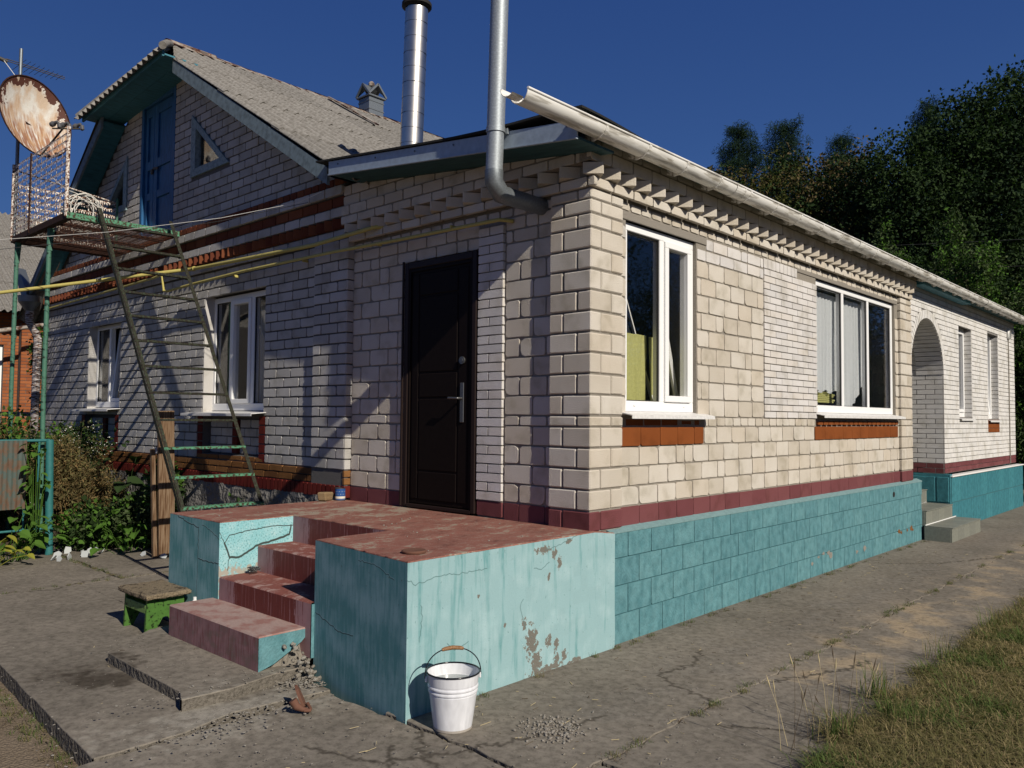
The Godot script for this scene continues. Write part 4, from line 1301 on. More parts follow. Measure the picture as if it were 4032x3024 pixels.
	# ridge caps
	for i in 7:
		g = G.new()
		var x0 := 0.1 + i * 1.12
		var x1 := x0 + 1.16
		for sd in [1.0, -1.0]:
			var lift := 0.075 + 0.006 * (i % 2) + rng.randf_range(0.0, 0.02)
			var q0 := Vector3(x0, yr + lift, zc)
			var q1 := Vector3(x1, yr + lift - 0.008, zc)
			var dd := Vector3(0, -sin(th), cos(th) * sd) * (0.2 + rng.randf_range(-0.02, 0.03))
			g.quad(q0, q0 + dd, q1 + dd, q1)
			g.quad(q0 + dd, q0 + dd + Vector3(0, -0.01, 0), q1 + dd + Vector3(0, -0.01, 0), q1 + dd)
		part(g, "ridge_cap", M.ridge_tin, R)
	g = G.new()
	var roll := []
	for k in 7: roll.append(Vector2(cos(PI * k / 6.0) * 0.10, sin(PI * k / 6.0) * 0.07))
	g.prism(PackedVector2Array(roll + [Vector2(-0.085, 0.0), Vector2(0, 0.055), Vector2(0.085, 0.0)]), -0.10, 0.6, Transform3D(Basis(Vector3(0, 0, 1), Vector3(0, 1, 0), Vector3(1, 0, 0)), Vector3(0.22, yr + 0.03, zc)))
	part(g, "ridge_end", M.ridge_tin, R)
	g = G.new()
	g.bar(Vector3(2.62, yr - 0.03, zc + 0.25), Vector3(2.64, yr - 0.75, zc + 1.45), 0.07, 0.02)
	part(g, "loose_lath", M.ridge_tin, R)
	# barge boards, soffits, purlin board
	for sd in [1.0, -1.0]:
		var p0 := Vector3(ex, hy - 0.09 + 0.07 * sd, zc + sd * (1.23 if sd > 0.0 else 1.0))
		var p1 := Vector3(ex, 3.90, zc + 4.56) if sd > 0.0 else Vector3(ex, 3.70, zc - 3.86)
		g = G.new()
		var b0 := p0
		var b1 := p1
		g.prism(PackedVector2Array([Vector2(b0.z, b0.y - 0.10), Vector2(b1.z, b1.y - 0.10), Vector2(b1.z, b1.y + 0.06), Vector2(b0.z, b0.y + 0.06)]), ex - 0.015, ex + 0.015, Transform3D(Basis(Vector3(0, 0, 1), Vector3(0, 1, 0), Vector3(1, 0, 0)), Vector3.ZERO))
		part(g, "barge_board", M.weathered_teal, R)
		for k in 2:
			g = G.new()
			var x0 := ex + 0.02 + k * 0.15
			var x1 := x0 + 0.145
			var o := Vector3(0, -0.02, 0)
			g.quad(Vector3(x0, p0.y, p0.z) + o, Vector3(x1, p0.y, p0.z) + o, Vector3(x1, p1.y, p1.z) + o, Vector3(x0, p1.y, p1.z) + o)
			g.quad(Vector3(x0, p0.y, p0.z), Vector3(x0, p1.y, p1.z), Vector3(x1, p1.y, p1.z), Vector3(x1, p0.y, p0.z))
			part(g, "soffit_board", M.soffit_blue, R)
	for k in 2:
		g = G.new()
		var x0 := hx + 0.03 + k * 0.235
		g.box(Vector3(x0 + 0.115, hy - 0.03, zc), Vector3(0.23, 0.02, 2.54), 0.0, Basis(Vector3.RIGHT, -0.07))
		part(g, "soffit_board", M.soffit_blue, R)
	g = G.new()
	g.box(Vector3(hx + 0.012, hy - 0.01, zc), Vector3(0.025, 0.12, 2.58), 0.0, Basis(Vector3.RIGHT, -0.07))
	part(g, "hip_fascia", M.soffit_blue, R)
	# --- tin ventilator on the ridge
	var V := holder("ventilator", H)
	var vb := Vector3(3.62, yr + 0.02, zc)
	g = G.new()
	g.box(vb + Vector3(0, 0.12, 0), Vector3(0.30, 0.30, 0.30), 0.008)
	for y in [0.06, 0.2]: g.box(vb + Vector3(0, y, 0), Vector3(0.315, 0.02, 0.315), 0.004)
	part(g, "shaft", M.galv_dark, V)
	g = G.new()
	g.box(vb + Vector3(0, 0.285, 0), Vector3(0.36, 0.03, 0.36), 0.006)
	part(g, "collar", M.galv_dark, V)
	g = G.new()
	for q in [[Vector3(1, 0, 0), Vector3(0, 0, 1)], [Vector3(0, 0, 1), Vector3(1, 0, 0)]]:
		for sg in [-1.0, 1.0]:
			for sl in [-1.0, 1.0]:
				var f: Vector3 = vb + Vector3(0, 0.30, 0) + q[1] * 0.18 * sg
				g.bar(f + q[0] * 0.18 * sl, f + Vector3(0, 0.2, 0), 0.02, 0.03)
	for sx in [-1.0, 1.0]:
		for sz in [-1.0, 1.0]:
			var cor := vb + Vector3(0.18 * sx, 0.31, 0.18 * sz)
			var tp := vb + Vector3(0, 0.5, 0)
			g.tri(cor, vb + Vector3(0.18 * sx, 0.51, 0), tp); g.tri(cor, tp, vb + Vector3(0, 0.51, 0.18 * sz))
	part(g, "cap", M.galv_dark, V)
	g = G.new()
	g.lathe([Vector2(0.0, 0.0), Vector2(0.05, 0.01), Vector2(0.055, 0.05), Vector2(0.03, 0.085), Vector2(0.0, 0.09)], 12, Transform3D(Basis(), vb + Vector3(0, 0.5, 0)))
	part(g, "finial", M.ridge_tin, V)

# ---------------------------------------------------------------- the white annex with the arch
func annex() -> void:
	var X := base("arched_annex", Vector3(7.32, 0, 0))
	X.position = Vector3.ZERO
	tag(X, "white brick annex with an arched entrance and two narrow windows", "building")
	var W := wall_node(X, "arch_wall", true, -0.032)
	var cx := 8.13
	var r := 0.79
	var sp := 2.36
	var wa := [9.80, 1.72, 10.60, 3.22]
	var wb := [11.70, 1.70, 12.50, 3.24]
	var L := []
	var clip := func(y: float) -> Array:
		var iv := [[7.33, 13.85]]
		var rr := r + 0.125
		if y < sp: iv = minus(iv, 7.0, cx + r + 0.01)
		elif y < sp + rr: iv = minus(iv, cx - sqrt(rr * rr - (y - sp) * (y - sp)), cx + sqrt(rr * rr - (y - sp) * (y - sp)))
		return iv
	fill(L, rows_of(1.005, 0.0755, 35), 7.33, 13.85, {"kind": "pale", "len": 0.26, "joint": 0.010, "wear": 0.004, "d": 0.012, "clip": clip, "holes": [wa, wb, [11.66, 1.45, 12.52, 1.70]]})
	fill(L, rows_of(0.855, 0.0755, 2), 8.93, 13.85, {"kind": "maroon", "len": 0.26, "joint": 0.008, "wear": 0.004, "d": 0.012, "name": "maroon_brick"})
	fill(L, rows_of(1.46, 0.0755, 3), 11.66, 12.52, {"kind": "terracotta", "tones": 2, "len": 0.26, "joint": 0.008, "wear": 0.004, "d": 0.012, "name": "terracotta_brick"})
	# voussoirs
	var n := 34
	for i in n:
		var a0 := PI * i / n
		var a1 := PI * (i + 1) / n
		var v := G.new()
		var gap := 0.006
		var p := PackedVector2Array()
		for q in [[r, a0, gap], [r + 0.12, a0, gap], [r + 0.12, a1, -gap], [r, a1, -gap]]:
			p.append(Vector2(cos(q[1]) * q[0] - sin(q[1]) * q[2], sin(q[1]) * q[0] + cos(q[1]) * q[2]))
		if cx + cos(a1) * (r + 0.12) < 7.25: pass
		v.prism(p, -0.38, 0.014)
		L.append({"mesh": v.mesh(M.pale0), "at": Vector3(cx, sp, 0), "m": "pale%d" % rng.randi_range(0, 2), "n": "voussoir"})
	lay(W, L, 300)
	var g := G.new()
	core(g, 8.93, 13.84, 0.85, 3.64, [wa, wb], 0.0, -0.30)
	# above the arch
	var top := PackedVector2Array()
	for i in 25:
		var a := PI * i / 24.0
		top.append(Vector2(cx + cos(a) * (r + 0.118), sp + sin(a) * (r + 0.118)))
	top.append(Vector2(7.25, sp)); top.append(Vector2(7.25, 3.64)); top.append(Vector2(8.93, 3.64)); top.append(Vector2(8.93, sp))
	for q in Geometry2D.clip_polygons(PackedVector2Array([Vector2(7.33, sp), Vector2(8.93, sp), Vector2(8.93, 3.64), Vector2(7.33, 3.64)]), PackedVector2Array(Array(top).slice(0, 25) + [Vector2(cx, sp - 1.0)])):
		g.prism(q, -0.30, 0.0)
	part(g, "mortar", M.mortar_pale, W)
	# side wall of the passage, facing the arch opening (towards -x)
	var S := wall_node(X, "passage_wall", false, cx + r + 0.02)
	L = []
	fill(L, rows_of(1.005, 0.0755, 30), -1.45, -0.035, {"kind": "pale", "len": 0.26, "joint": 0.010, "wear": 0.004, "d": 0.012})
	fill(L, rows_of(0.855, 0.0755, 2), -1.45, -0.035, {"kind": "maroon", "len": 0.26, "joint": 0.008, "wear": 0.004, "d": 0.012, "name": "maroon_brick"})
	lay(S, L, 300)
	g = G.new()
	g.span(Vector3(-1.45, 0.80, -0.12), Vector3(-0.04, 3.3, 0.0))
	part(g, "mortar", M.mortar_dark, S)
	g = G.new()
	g.span(Vector3(-1.4, -0.1, -0.10), Vector3(0.05, 0.845, 0.012), 0.004)
	part(g, "plinth_side", M.teal_block1, S)
	for q in [[-0.42, 0.02, 0.03, 0.40], [-0.62, 0.42, -0.16, 0.80], [-0.14, 0.42, 0.03, 0.80]]:
		g = G.new()
		g.span(Vector3(q[0], q[1], 0.0), Vector3(q[2], q[3], 0.026), 0.006)
		part(g, "plinth_block", M.teal_block, S)
	# back of the passage, ceiling and floor
	g = G.new()
	g.span(Vector3(7.3, 0.6, -1.6), Vector3(9.2, 3.6, -1.45)); g.span(Vector3(7.3, 3.25, -1.45), Vector3(9.2, 3.4, -0.42)); g.span(Vector3(7.1, 0.55, -1.45), Vector3(7.3, 3.4, -0.40))
	part(g, "passage_walls", M.pale2, X)
	# windows
	for q in [wa, wb]:
		var V := window(X, true, -0.14, q[0], q[2], q[1], q[3], [[q[0], q[2], true]], 0 if q == wb else -1)
		sill(V, q[0] - 0.02, q[2] + 0.02, q[1] - 0.03, 0.16, 0.0)
		var c := G.new()
		for e in [[q[0] - 0.001, q[0] + 0.001], [q[2] - 0.001, q[2] + 0.001]]: c.span(Vector3(e[0], q[1], -0.1), Vector3(e[1], q[3], 0.09))
		part(c, "reveal_lining", M.mortar_pale, V)
		# bricks of the right reveal
		for k in 20:
			var b := G.new()
			b.span(Vector3(q[2] - 0.012, q[1] + k * 0.0755 + 0.005, 0.0), Vector3(q[2] + 0.01, q[1] + k * 0.0755 + 0.071, 0.115), 0.002)
			if q[1] + k * 0.0755 + 0.08 < q[3]: part(b, "reveal_brick", M["pale%d" % (k % 3)], V)
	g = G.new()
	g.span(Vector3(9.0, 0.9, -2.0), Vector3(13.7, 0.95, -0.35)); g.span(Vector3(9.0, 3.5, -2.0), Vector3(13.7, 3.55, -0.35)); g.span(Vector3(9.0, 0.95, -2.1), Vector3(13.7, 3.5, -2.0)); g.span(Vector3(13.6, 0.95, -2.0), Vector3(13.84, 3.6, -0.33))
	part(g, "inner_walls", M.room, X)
	# plinth
	var K := wall_node(X, "plinth", true, 0.05)
	L = []
	for i in 2:
		var y0 := [0.0, 0.42][i] as float
		var y1 := [0.41, 0.80][i] as float
		var x := 8.98 - (0.35 if i else 0.0)
		while x < 14.0:
			var x1 := minf(x + 0.42, 14.03)
			var x0 := maxf(x, 8.975)
			if x1 - x0 > 0.06: L.append({"w": x1 - x0 - 0.008, "h": y1 - y0 - 0.004, "d": 0.010, "wear": 0.004, "at": Vector3((x0 + x1) * 0.5, (y0 + y1) * 0.5, 0), "m": ["teal_block", "teal_block1"][rng.randi_range(0, 1)], "n": "plinth_block"})
			x = x1
	lay(K, L)
	g = G.new()
	g.span(Vector3(8.97, -0.1, -0.36), Vector3(14.02, 0.80, 0.002))
	part(g, "joint_bed", M.aqua_groove, K)
	g = G.new()
	g.span(Vector3(8.95, 0.80, -0.10), Vector3(14.05, 0.822, 0.03), 0.004)
	part(g, "cap_strip", M.tile_edge, K)
	# fascia box over the arch, roof
	var R := holder("roof", X)
	g = G.new()
	g.span(Vector3(7.37, 3.535, 0.0), Vector3(9.93, 3.60, 0.15), 0.004)
	part(g, "boxed_eave", M.soffit_blue, R)
	g = G.new()
	g.span(Vector3(9.93, 3.59, -0.02), Vector3(13.9, 3.64, 0.12), 0.004)
	part(g, "eave_board", M.soffit_teal, R)
	g = G.new()
	g.span(Vector3(7.3, 3.64, -2.2), Vector3(13.95, 3.70, 0.0))
	part(g, "roof_deck", M.bitumen, R)
	# lamp at the far corner
	var P := holder("wall_lamp", X)
	g = G.new()
	g.lathe([Vector2(0.0, 0.0), Vector2(0.10, 0.0), Vector2(0.105, 0.03), Vector2(0.09, 0.05)], 20, Transform3D(Basis(Vector3.RIGHT, PI / 2), Vector3(13.3, 3.34, -0.02)))
	part(g, "housing", M.trim_white, P)
	g = G.new()
	g.lathe([Vector2(0.085, 0.05), Vector2(0.075, 0.09), Vector2(0.04, 0.11), Vector2(0.0, 0.115)], 20, Transform3D(Basis(Vector3.RIGHT, PI / 2), Vector3(13.3, 3.34, -0.02)))
	part(g, "glass_bowl", M.glass, P)
	g = G.new()
	g.tube([Vector3(13.3, 0.86, -0.008), Vector3(13.3, 3.24, -0.008)], 0.009, 6)
	part(g, "conduit", M.mortar, P)

# ---------------------------------------------------------------- tiled steps under the arch
func tiled_steps() -> void:
	var S := base("tiled_steps", Vector3(7.6, 0, 0))
	S.position = Vector3.ZERO
	tag(S, "low grey tiled steps leading up into the white arch", "steps")
	for a in [[7.56, 9.10, 0.06, 0.41, 0.0, 0.20], [7.62, 8.94, -0.30, 0.07, 0.0, 0.40], [7.62, 8.94, -0.66, -0.28, 0.0, 0.60], [7.62, 8.94, -1.45, -0.64, 0.0, 0.80]]:
		var st := holder("step", S)
		var g := G.new()
		g.span(Vector3(a[0] + 0.012, a[4] - 0.05, a[2]), Vector3(a[1] - 0.012, a[5] - 0.012, a[3] - 0.012))
		put(g.mesh(M.mortar_dark), "bed", st)
		var x: float = a[0]
		var k := 0
		while x < a[1] - 0.05:
			var x1 := minf(x + 0.305, a[1])
			var t := G.new()
			t.span(Vector3(x + 0.002, a[5] - 0.012, a[2]), Vector3(x1 - 0.002, a[5], a[3] + 0.012), 0.002)
			put(t.mesh(M.tile if k % 2 else M.tile1), "tread_tile", st)
			t = G.new()
			t.span(Vector3(x + 0.002, a[5] - 0.20, a[3] - 0.014), Vector3(x1 - 0.002, a[5] - 0.013, a[3]), 0.002)
			put(t.mesh(M.tile1 if k % 2 else M.tile), "riser_tile", st)
			x = x1; k += 1
		var e := G.new()
		e.span(Vector3(a[0], a[5] - 0.21, a[2] + 0.002), Vector3(a[0] + 0.012, a[5] - 0.013, a[3] - 0.016), 0.002)
		put(e.mesh(M.tile), "end_tile", st)
		e = G.new()
		e.span(Vector3(a[0], a[5] + 0.001, a[2] + 0.012), Vector3(a[1], a[5] + 0.012, a[2] + 0.020))
		put(e.mesh(M.tile_edge), "edge_trim", st)

# ---------------------------------------------------------------- the porch
func porch_pictures() -> void:
	var f1 := nz(2.6, 11, 5)
	var f2 := nz(9.0, 12, 4)
	var f3 := nz(26.0, 13, 4)
	# sunlit side, 1.88 x 0.86 m: thin turquoise wash with drips, flakes gone to bare cement
	var holes := [[0.97, 0.22, 0.075, 0.13], [1.02, 0.08, 0.06, 0.11], [1.14, 0.19, 0.035, 0.05], [1.22, 0.16, 0.03, 0.05], [1.22, 0.05, 0.035, 0.07], [1.30, 0.07, 0.045, 0.045], [1.12, 0.015, 0.22, 0.03], [1.42, 0.005, 0.10, 0.025], [0.90, 0.34, 0.03, 0.05], [1.08, 0.785, 0.10, 0.03], [1.20, 0.75, 0.045, 0.04], [1.25, 0.68, 0.03, 0.05], [1.14, 0.61, 0.02, 0.035], [1.34, 0.815, 0.05, 0.02], [0.72, 0.37, 0.015, 0.02], [0.49, 0.58, 0.012, 0.018]]
	picture("porch_side", 1050, 470, Vector2(1.94, 0.86), func(p: Vector2) -> Color:
		p.x -= 0.06
		var st := f1.get_noise_2d(p.x * 5.0, p.y * 0.45 + 3.0)
		var st2 := f2.get_noise_2d(p.x * 4.0, p.y * 0.5)
		var wash := f1.get_noise_2d(p.x * 1.1 + 40.0, p.y * 1.3)
		var c := Color(0.255, 0.40, 0.415)
		# drips of the stronger paint, thickest towards the stairs
		var drip := clampf(st * 1.9 + st2 * 0.7 + 0.25 - p.x * 0.52 + wash * 0.6, 0.0, 1.0)
		c = c.lerp(Color(0.085, 0.25, 0.255), drip * 0.7)
		c = c.lerp(Color(0.36, 0.50, 0.515), clampf(wash * 1.4 + st2 * 0.4, 0.0, 1.0) * 0.6)
		c = c * (1.0 + 0.06 * f3.get_noise_2d(p.x * 3.0, p.y * 3.0))
		var best := -1.0
		for h in holes:
			var d := Vector2((p.x - h[0]) / h[2], (p.y - h[1]) / h[3]).length()
			best = maxf(best, 1.0 - d)
		var e := best + 0.75 * f2.get_noise_2d(p.x * 2.6 + 5.0, p.y * 2.6) + 0.35 * f3.get_noise_2d(p.x * 3.0, p.y * 3.0)
		if e > 0.30: c = Color(0.15, 0.143, 0.122) * (1.0 + 0.4 * f3.get_noise_2d(p.x * 5.0, p.y * 5.0))
		elif e > 0.26: c = Color(0.40, 0.55, 0.55)
		if f3.get_noise_2d(p.x * 1.1 + 90.0, p.y * 0.8) > 0.62: c = c.lerp(Color(0.10, 0.20, 0.20), 0.7)
		return c)
	var im: Image = (T["porch_side"] as ImageTexture).get_image()
	var sz := Vector2(1.94, 0.86)
	for q in [[[Vector2(0.0, 0.75), Vector2(0.03, 0.74), Vector2(0.06, 0.715), Vector2(0.19, 0.74), Vector2(0.31, 0.74), Vector2(0.51, 0.73), Vector2(0.62, 0.735)], 3], [[Vector2(1.17, 0.78), Vector2(1.36, 0.81), Vector2(1.56, 0.86)], 4], [[Vector2(0.10, 0.6), Vector2(0.11, 0.52), Vector2(0.09, 0.4)], 5], [[Vector2(0.98, 0.30), Vector2(0.92, 0.45), Vector2(0.95, 0.5)], 6], [[Vector2(1.2, 0.70), Vector2(1.12, 0.66), Vector2(1.05, 0.68)], 7], [[Vector2(0.3, 0.35), Vector2(0.36, 0.30), Vector2(0.47, 0.33)], 8]]:
		draw_line(im, sz, crack_line(q[0], q[1], 0.012), 0.004, lin(0.09, 0.17, 0.17))
	T["porch_side"] = ImageTexture.create_from_image(im)
	mat("porch_side", Color.WHITE, {"tex": "porch_side", "uv": true, "clamp": true, "rough": 0.7, "spec": 0.35})
	# wall beside the stairs, with its big loose patch of plaster
	picture("stair_side", 512, 512, Vector2(0.64, 0.86), func(p: Vector2) -> Color:
		var c := Color(0.22, 0.47, 0.50)
		c = c.lerp(Color(0.36, 0.56, 0.58), clampf(f1.get_noise_2d(p.x * 2.0, p.y * 2.0) + 0.2, 0.0, 1.0) * 0.7)
		var sp := f3.get_noise_2d(p.x * 2.2, p.y * 2.2)
		if sp > 0.34: c = c.lerp(Color(0.06, 0.17, 0.18), 0.7)
		if sp < -0.48: c = Color(0.45, 0.56, 0.54)
		if p.y < 0.50 + 0.05 * f2.get_noise_2d(p.x * 3.0, 1.0) and p.x < 0.33: c = c.lerp(Color(0.33, 0.31, 0.26), clampf((f2.get_noise_2d(p.x * 2.0, p.y * 2.0 + 7.0) + 0.35) * 2.0, 0.0, 1.0))
		return c)
	im = (T["stair_side"] as ImageTexture).get_image()
	sz = Vector2(0.64, 0.86)
	for q in [[[Vector2(0.04, 0.68), Vector2(0.08, 0.735), Vector2(0.24, 0.755), Vector2(0.44, 0.77), Vector2(0.62, 0.76)], 0.005], [[Vector2(0.60, 0.76), Vector2(0.59, 0.69), Vector2(0.47, 0.665), Vector2(0.32, 0.64), Vector2(0.16, 0.565), Vector2(0.08, 0.57), Vector2(0.065, 0.63), Vector2(0.04, 0.68)], 0.012], [[Vector2(0.08, 0.57), Vector2(0.07, 0.48)], 0.005], [[Vector2(0.0, 0.76), Vector2(0.04, 0.68)], 0.004]]:
		draw_line(im, sz, crack_line(q[0], 21, 0.008), q[1], lin(0.04, 0.06, 0.055))
	T["stair_side"] = ImageTexture.create_from_image(im)
	mat("stair_side", Color.WHITE, {"tex": "stair_side", "uv": true, "clamp": true, "rough": 0.7})
	# floor paint: oxide red worn through to cement; 2.2 x 3.3 m
	picture("porch_floor", 660, 990, Vector2(2.2, 3.3), func(p: Vector2) -> Color:
		var a := f1.get_noise_2d(p.x * 0.9, p.y * 1.5)
		var b := f2.get_noise_2d(p.x * 1.2, p.y * 2.0)
		var c := Color(0.235, 0.10, 0.075) * (1.0 + 0.3 * a)
		c = c.lerp(Color(0.26, 0.15, 0.115), clampf(b + 0.1, 0.0, 1.0))
		var worn := a * 0.9 + b * 0.55 + f3.get_noise_2d(p.x * 2.0, p.y * 2.0) * 0.35
		# the worn track runs from the stairs to the door and along the sunny edge
		worn += 0.42 * exp(-pow((p.y - 2.35) / 0.42, 2.0)) * clampf(p.x / 1.0, 0.0, 1.0)
		if worn > 0.30: c = c.lerp(Color(0.30, 0.255, 0.195), clampf((worn - 0.30) * 4.0, 0.0, 0.9))
		if worn < -0.52: c = c.lerp(Color(0.12, 0.055, 0.045), 0.6)
		if f3.get_noise_2d(p.x * 3.0 + 50.0, p.y * 3.0) > 0.52: c = Color(0.42, 0.36, 0.30)
		return c)
	mat("porch_floor", Color.WHITE, {"tex": "porch_floor", "uv": true, "clamp": true, "rough": 0.75, "spec": 0.3})
	# stair paint: pinkish wash at the ends, dark red strip down the middle, runs of paint; u along the step
	picture("step_riser", 768, 160, Vector2(1.3, 0.24), func(p: Vector2) -> Color:
		var run := f2.get_noise_2d(p.x * 6.0, p.y * 0.25)
		var c := Color(0.30, 0.17, 0.175) * (1.0 + 0.2 * f1.get_noise_2d(p.x * 3.0, p.y * 3.0))
		var edge := minf(p.x - 0.22, 1.02 - p.x) + 0.03 * f3.get_noise_2d(p.x * 4.0, p.y * 0.5) + run * 0.03
		if edge > 0.0: c = Color(0.135, 0.028, 0.022) * (1.0 + 0.25 * run)
		if edge > -0.09 and edge < 0.04 and run > 0.25: c = Color(0.16, 0.045, 0.04)
		if run > 0.44 and p.y > 0.04: c = c.lerp(Color(0.34, 0.2, 0.2), 0.5)
		return c)
	mat("step_riser", Color.WHITE, {"tex": "step_riser", "uv": true, "clamp": true, "rough": 0.6})
	picture("step_riser_low", 768, 160, Vector2(1.3, 0.24), func(p: Vector2) -> Color:
		var run := f2.get_noise_2d(p.x * 6.0, p.y * 0.5)
		var c := Color(0.24, 0.13, 0.13) * (1.0 + 0.3 * f1.get_noise_2d(p.x * 3.0, p.y * 3.0))
		c = c.lerp(Color(0.17, 0.12, 0.10), clampf((f1.get_noise_2d(p.x * 2.0 + 9.0, p.y * 4.0) + p.x * 0.35 - 0.2) * 1.5, 0.0, 0.85))
		c = c.lerp(Color(0.16, 0.05, 0.05), clampf(run * 1.6, 0.0, 0.8))
		return c)
	mat("step_riser_low", Color.WHITE, {"tex": "step_riser_low", "uv": true, "clamp": true, "rough": 0.75})
	picture("step_tread", 640, 220, Vector2(1.3, 0.45), func(p: Vector2) -> Color:
		var a := f1.get_noise_2d(p.x * 2.0 + 3.0, p.y * 2.0)
		var b := f3.get_noise_2d(p.x * 1.3, p.y * 1.3)
		var c := Color(0.33, 0.235, 0.205) * (1.0 + 0.2 * b)
		return c.lerp(Color(0.25, 0.115, 0.095), clampf(a * 1.5 + b * 0.5 + 0.15, 0.0, 0.8)))
	mat("step_tread", Color.WHITE, {"tex": "step_tread", "uv": true, "clamp": true, "rough": 0.85})
	picture("step_tread_red", 640, 220, Vector2(1.3, 0.45), func(p: Vector2) -> Color:
		var a := f1.get_noise_2d(p.x * 2.0 + 30.0, p.y * 2.5)
		var b := f3.get_noise_2d(p.x * 1.3, p.y * 1.3 + 8.0)
		var c := Color(0.20, 0.066, 0.05) * (1.0 + 0.2 * b)
		return c.lerp(Color(0.36, 0.24, 0.21), clampf(a * 2.0 + b * 0.8 - 0.1, 0.0, 1.0)))
	mat("step_tread_red", Color.WHITE, {"tex": "step_tread_red", "uv": true, "clamp": true, "rough": 0.8})
	# shaded face: dark teal with cracks; 3.1 x 0.86 m, u grows with z from -3.05
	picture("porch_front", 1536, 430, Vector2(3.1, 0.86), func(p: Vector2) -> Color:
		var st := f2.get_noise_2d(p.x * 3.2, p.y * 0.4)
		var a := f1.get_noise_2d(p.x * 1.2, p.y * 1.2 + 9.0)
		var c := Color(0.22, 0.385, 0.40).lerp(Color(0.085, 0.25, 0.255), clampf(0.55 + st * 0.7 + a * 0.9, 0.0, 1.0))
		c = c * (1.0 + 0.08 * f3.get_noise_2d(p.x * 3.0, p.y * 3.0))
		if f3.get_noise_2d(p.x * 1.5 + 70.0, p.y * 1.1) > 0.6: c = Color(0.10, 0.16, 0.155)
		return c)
	im = (T["porch_front"] as ImageTexture).get_image()
	sz = Vector2(3.1, 0.86)
	for q in [[[Vector2(0.13, 0.84), Vector2(0.34, 0.79), Vector2(0.54, 0.765), Vector2(0.54, 0.53), Vector2(0.72, 0.53), Vector2(0.91, 0.54)], 0.008], [[Vector2(0.60, 0.79), Vector2(0.71, 0.77), Vector2(0.87, 0.71)], 0.004], [[Vector2(0.54, 0.53), Vector2(0.53, 0.3), Vector2(0.55, 0.06)], 0.004], [[Vector2(2.08, 0.38), Vector2(2.2, 0.36), Vector2(2.4, 0.32), Vector2(2.55, 0.33)], 0.005], [[Vector2(2.6, 0.78), Vector2(2.8, 0.77), Vector2(2.98, 0.72)], 0.003]]:
		draw_line(im, sz, crack_line(q[0], 33, 0.012), q[1], lin(0.02, 0.04, 0.04))
		var hi := []
		for p in crack_line(q[0], 33, 0.012): hi.append(p + Vector2(0.004, 0.005))
		draw_line(im, sz, hi, q[1] * 0.4, lin(0.28, 0.42, 0.43))
	T["porch_front"] = ImageTexture.create_from_image(im)
	mat("porch_front", Color.WHITE, {"tex": "porch_front", "uv": true, "clamp": true, "bump": 0.0, "rough": 0.6})

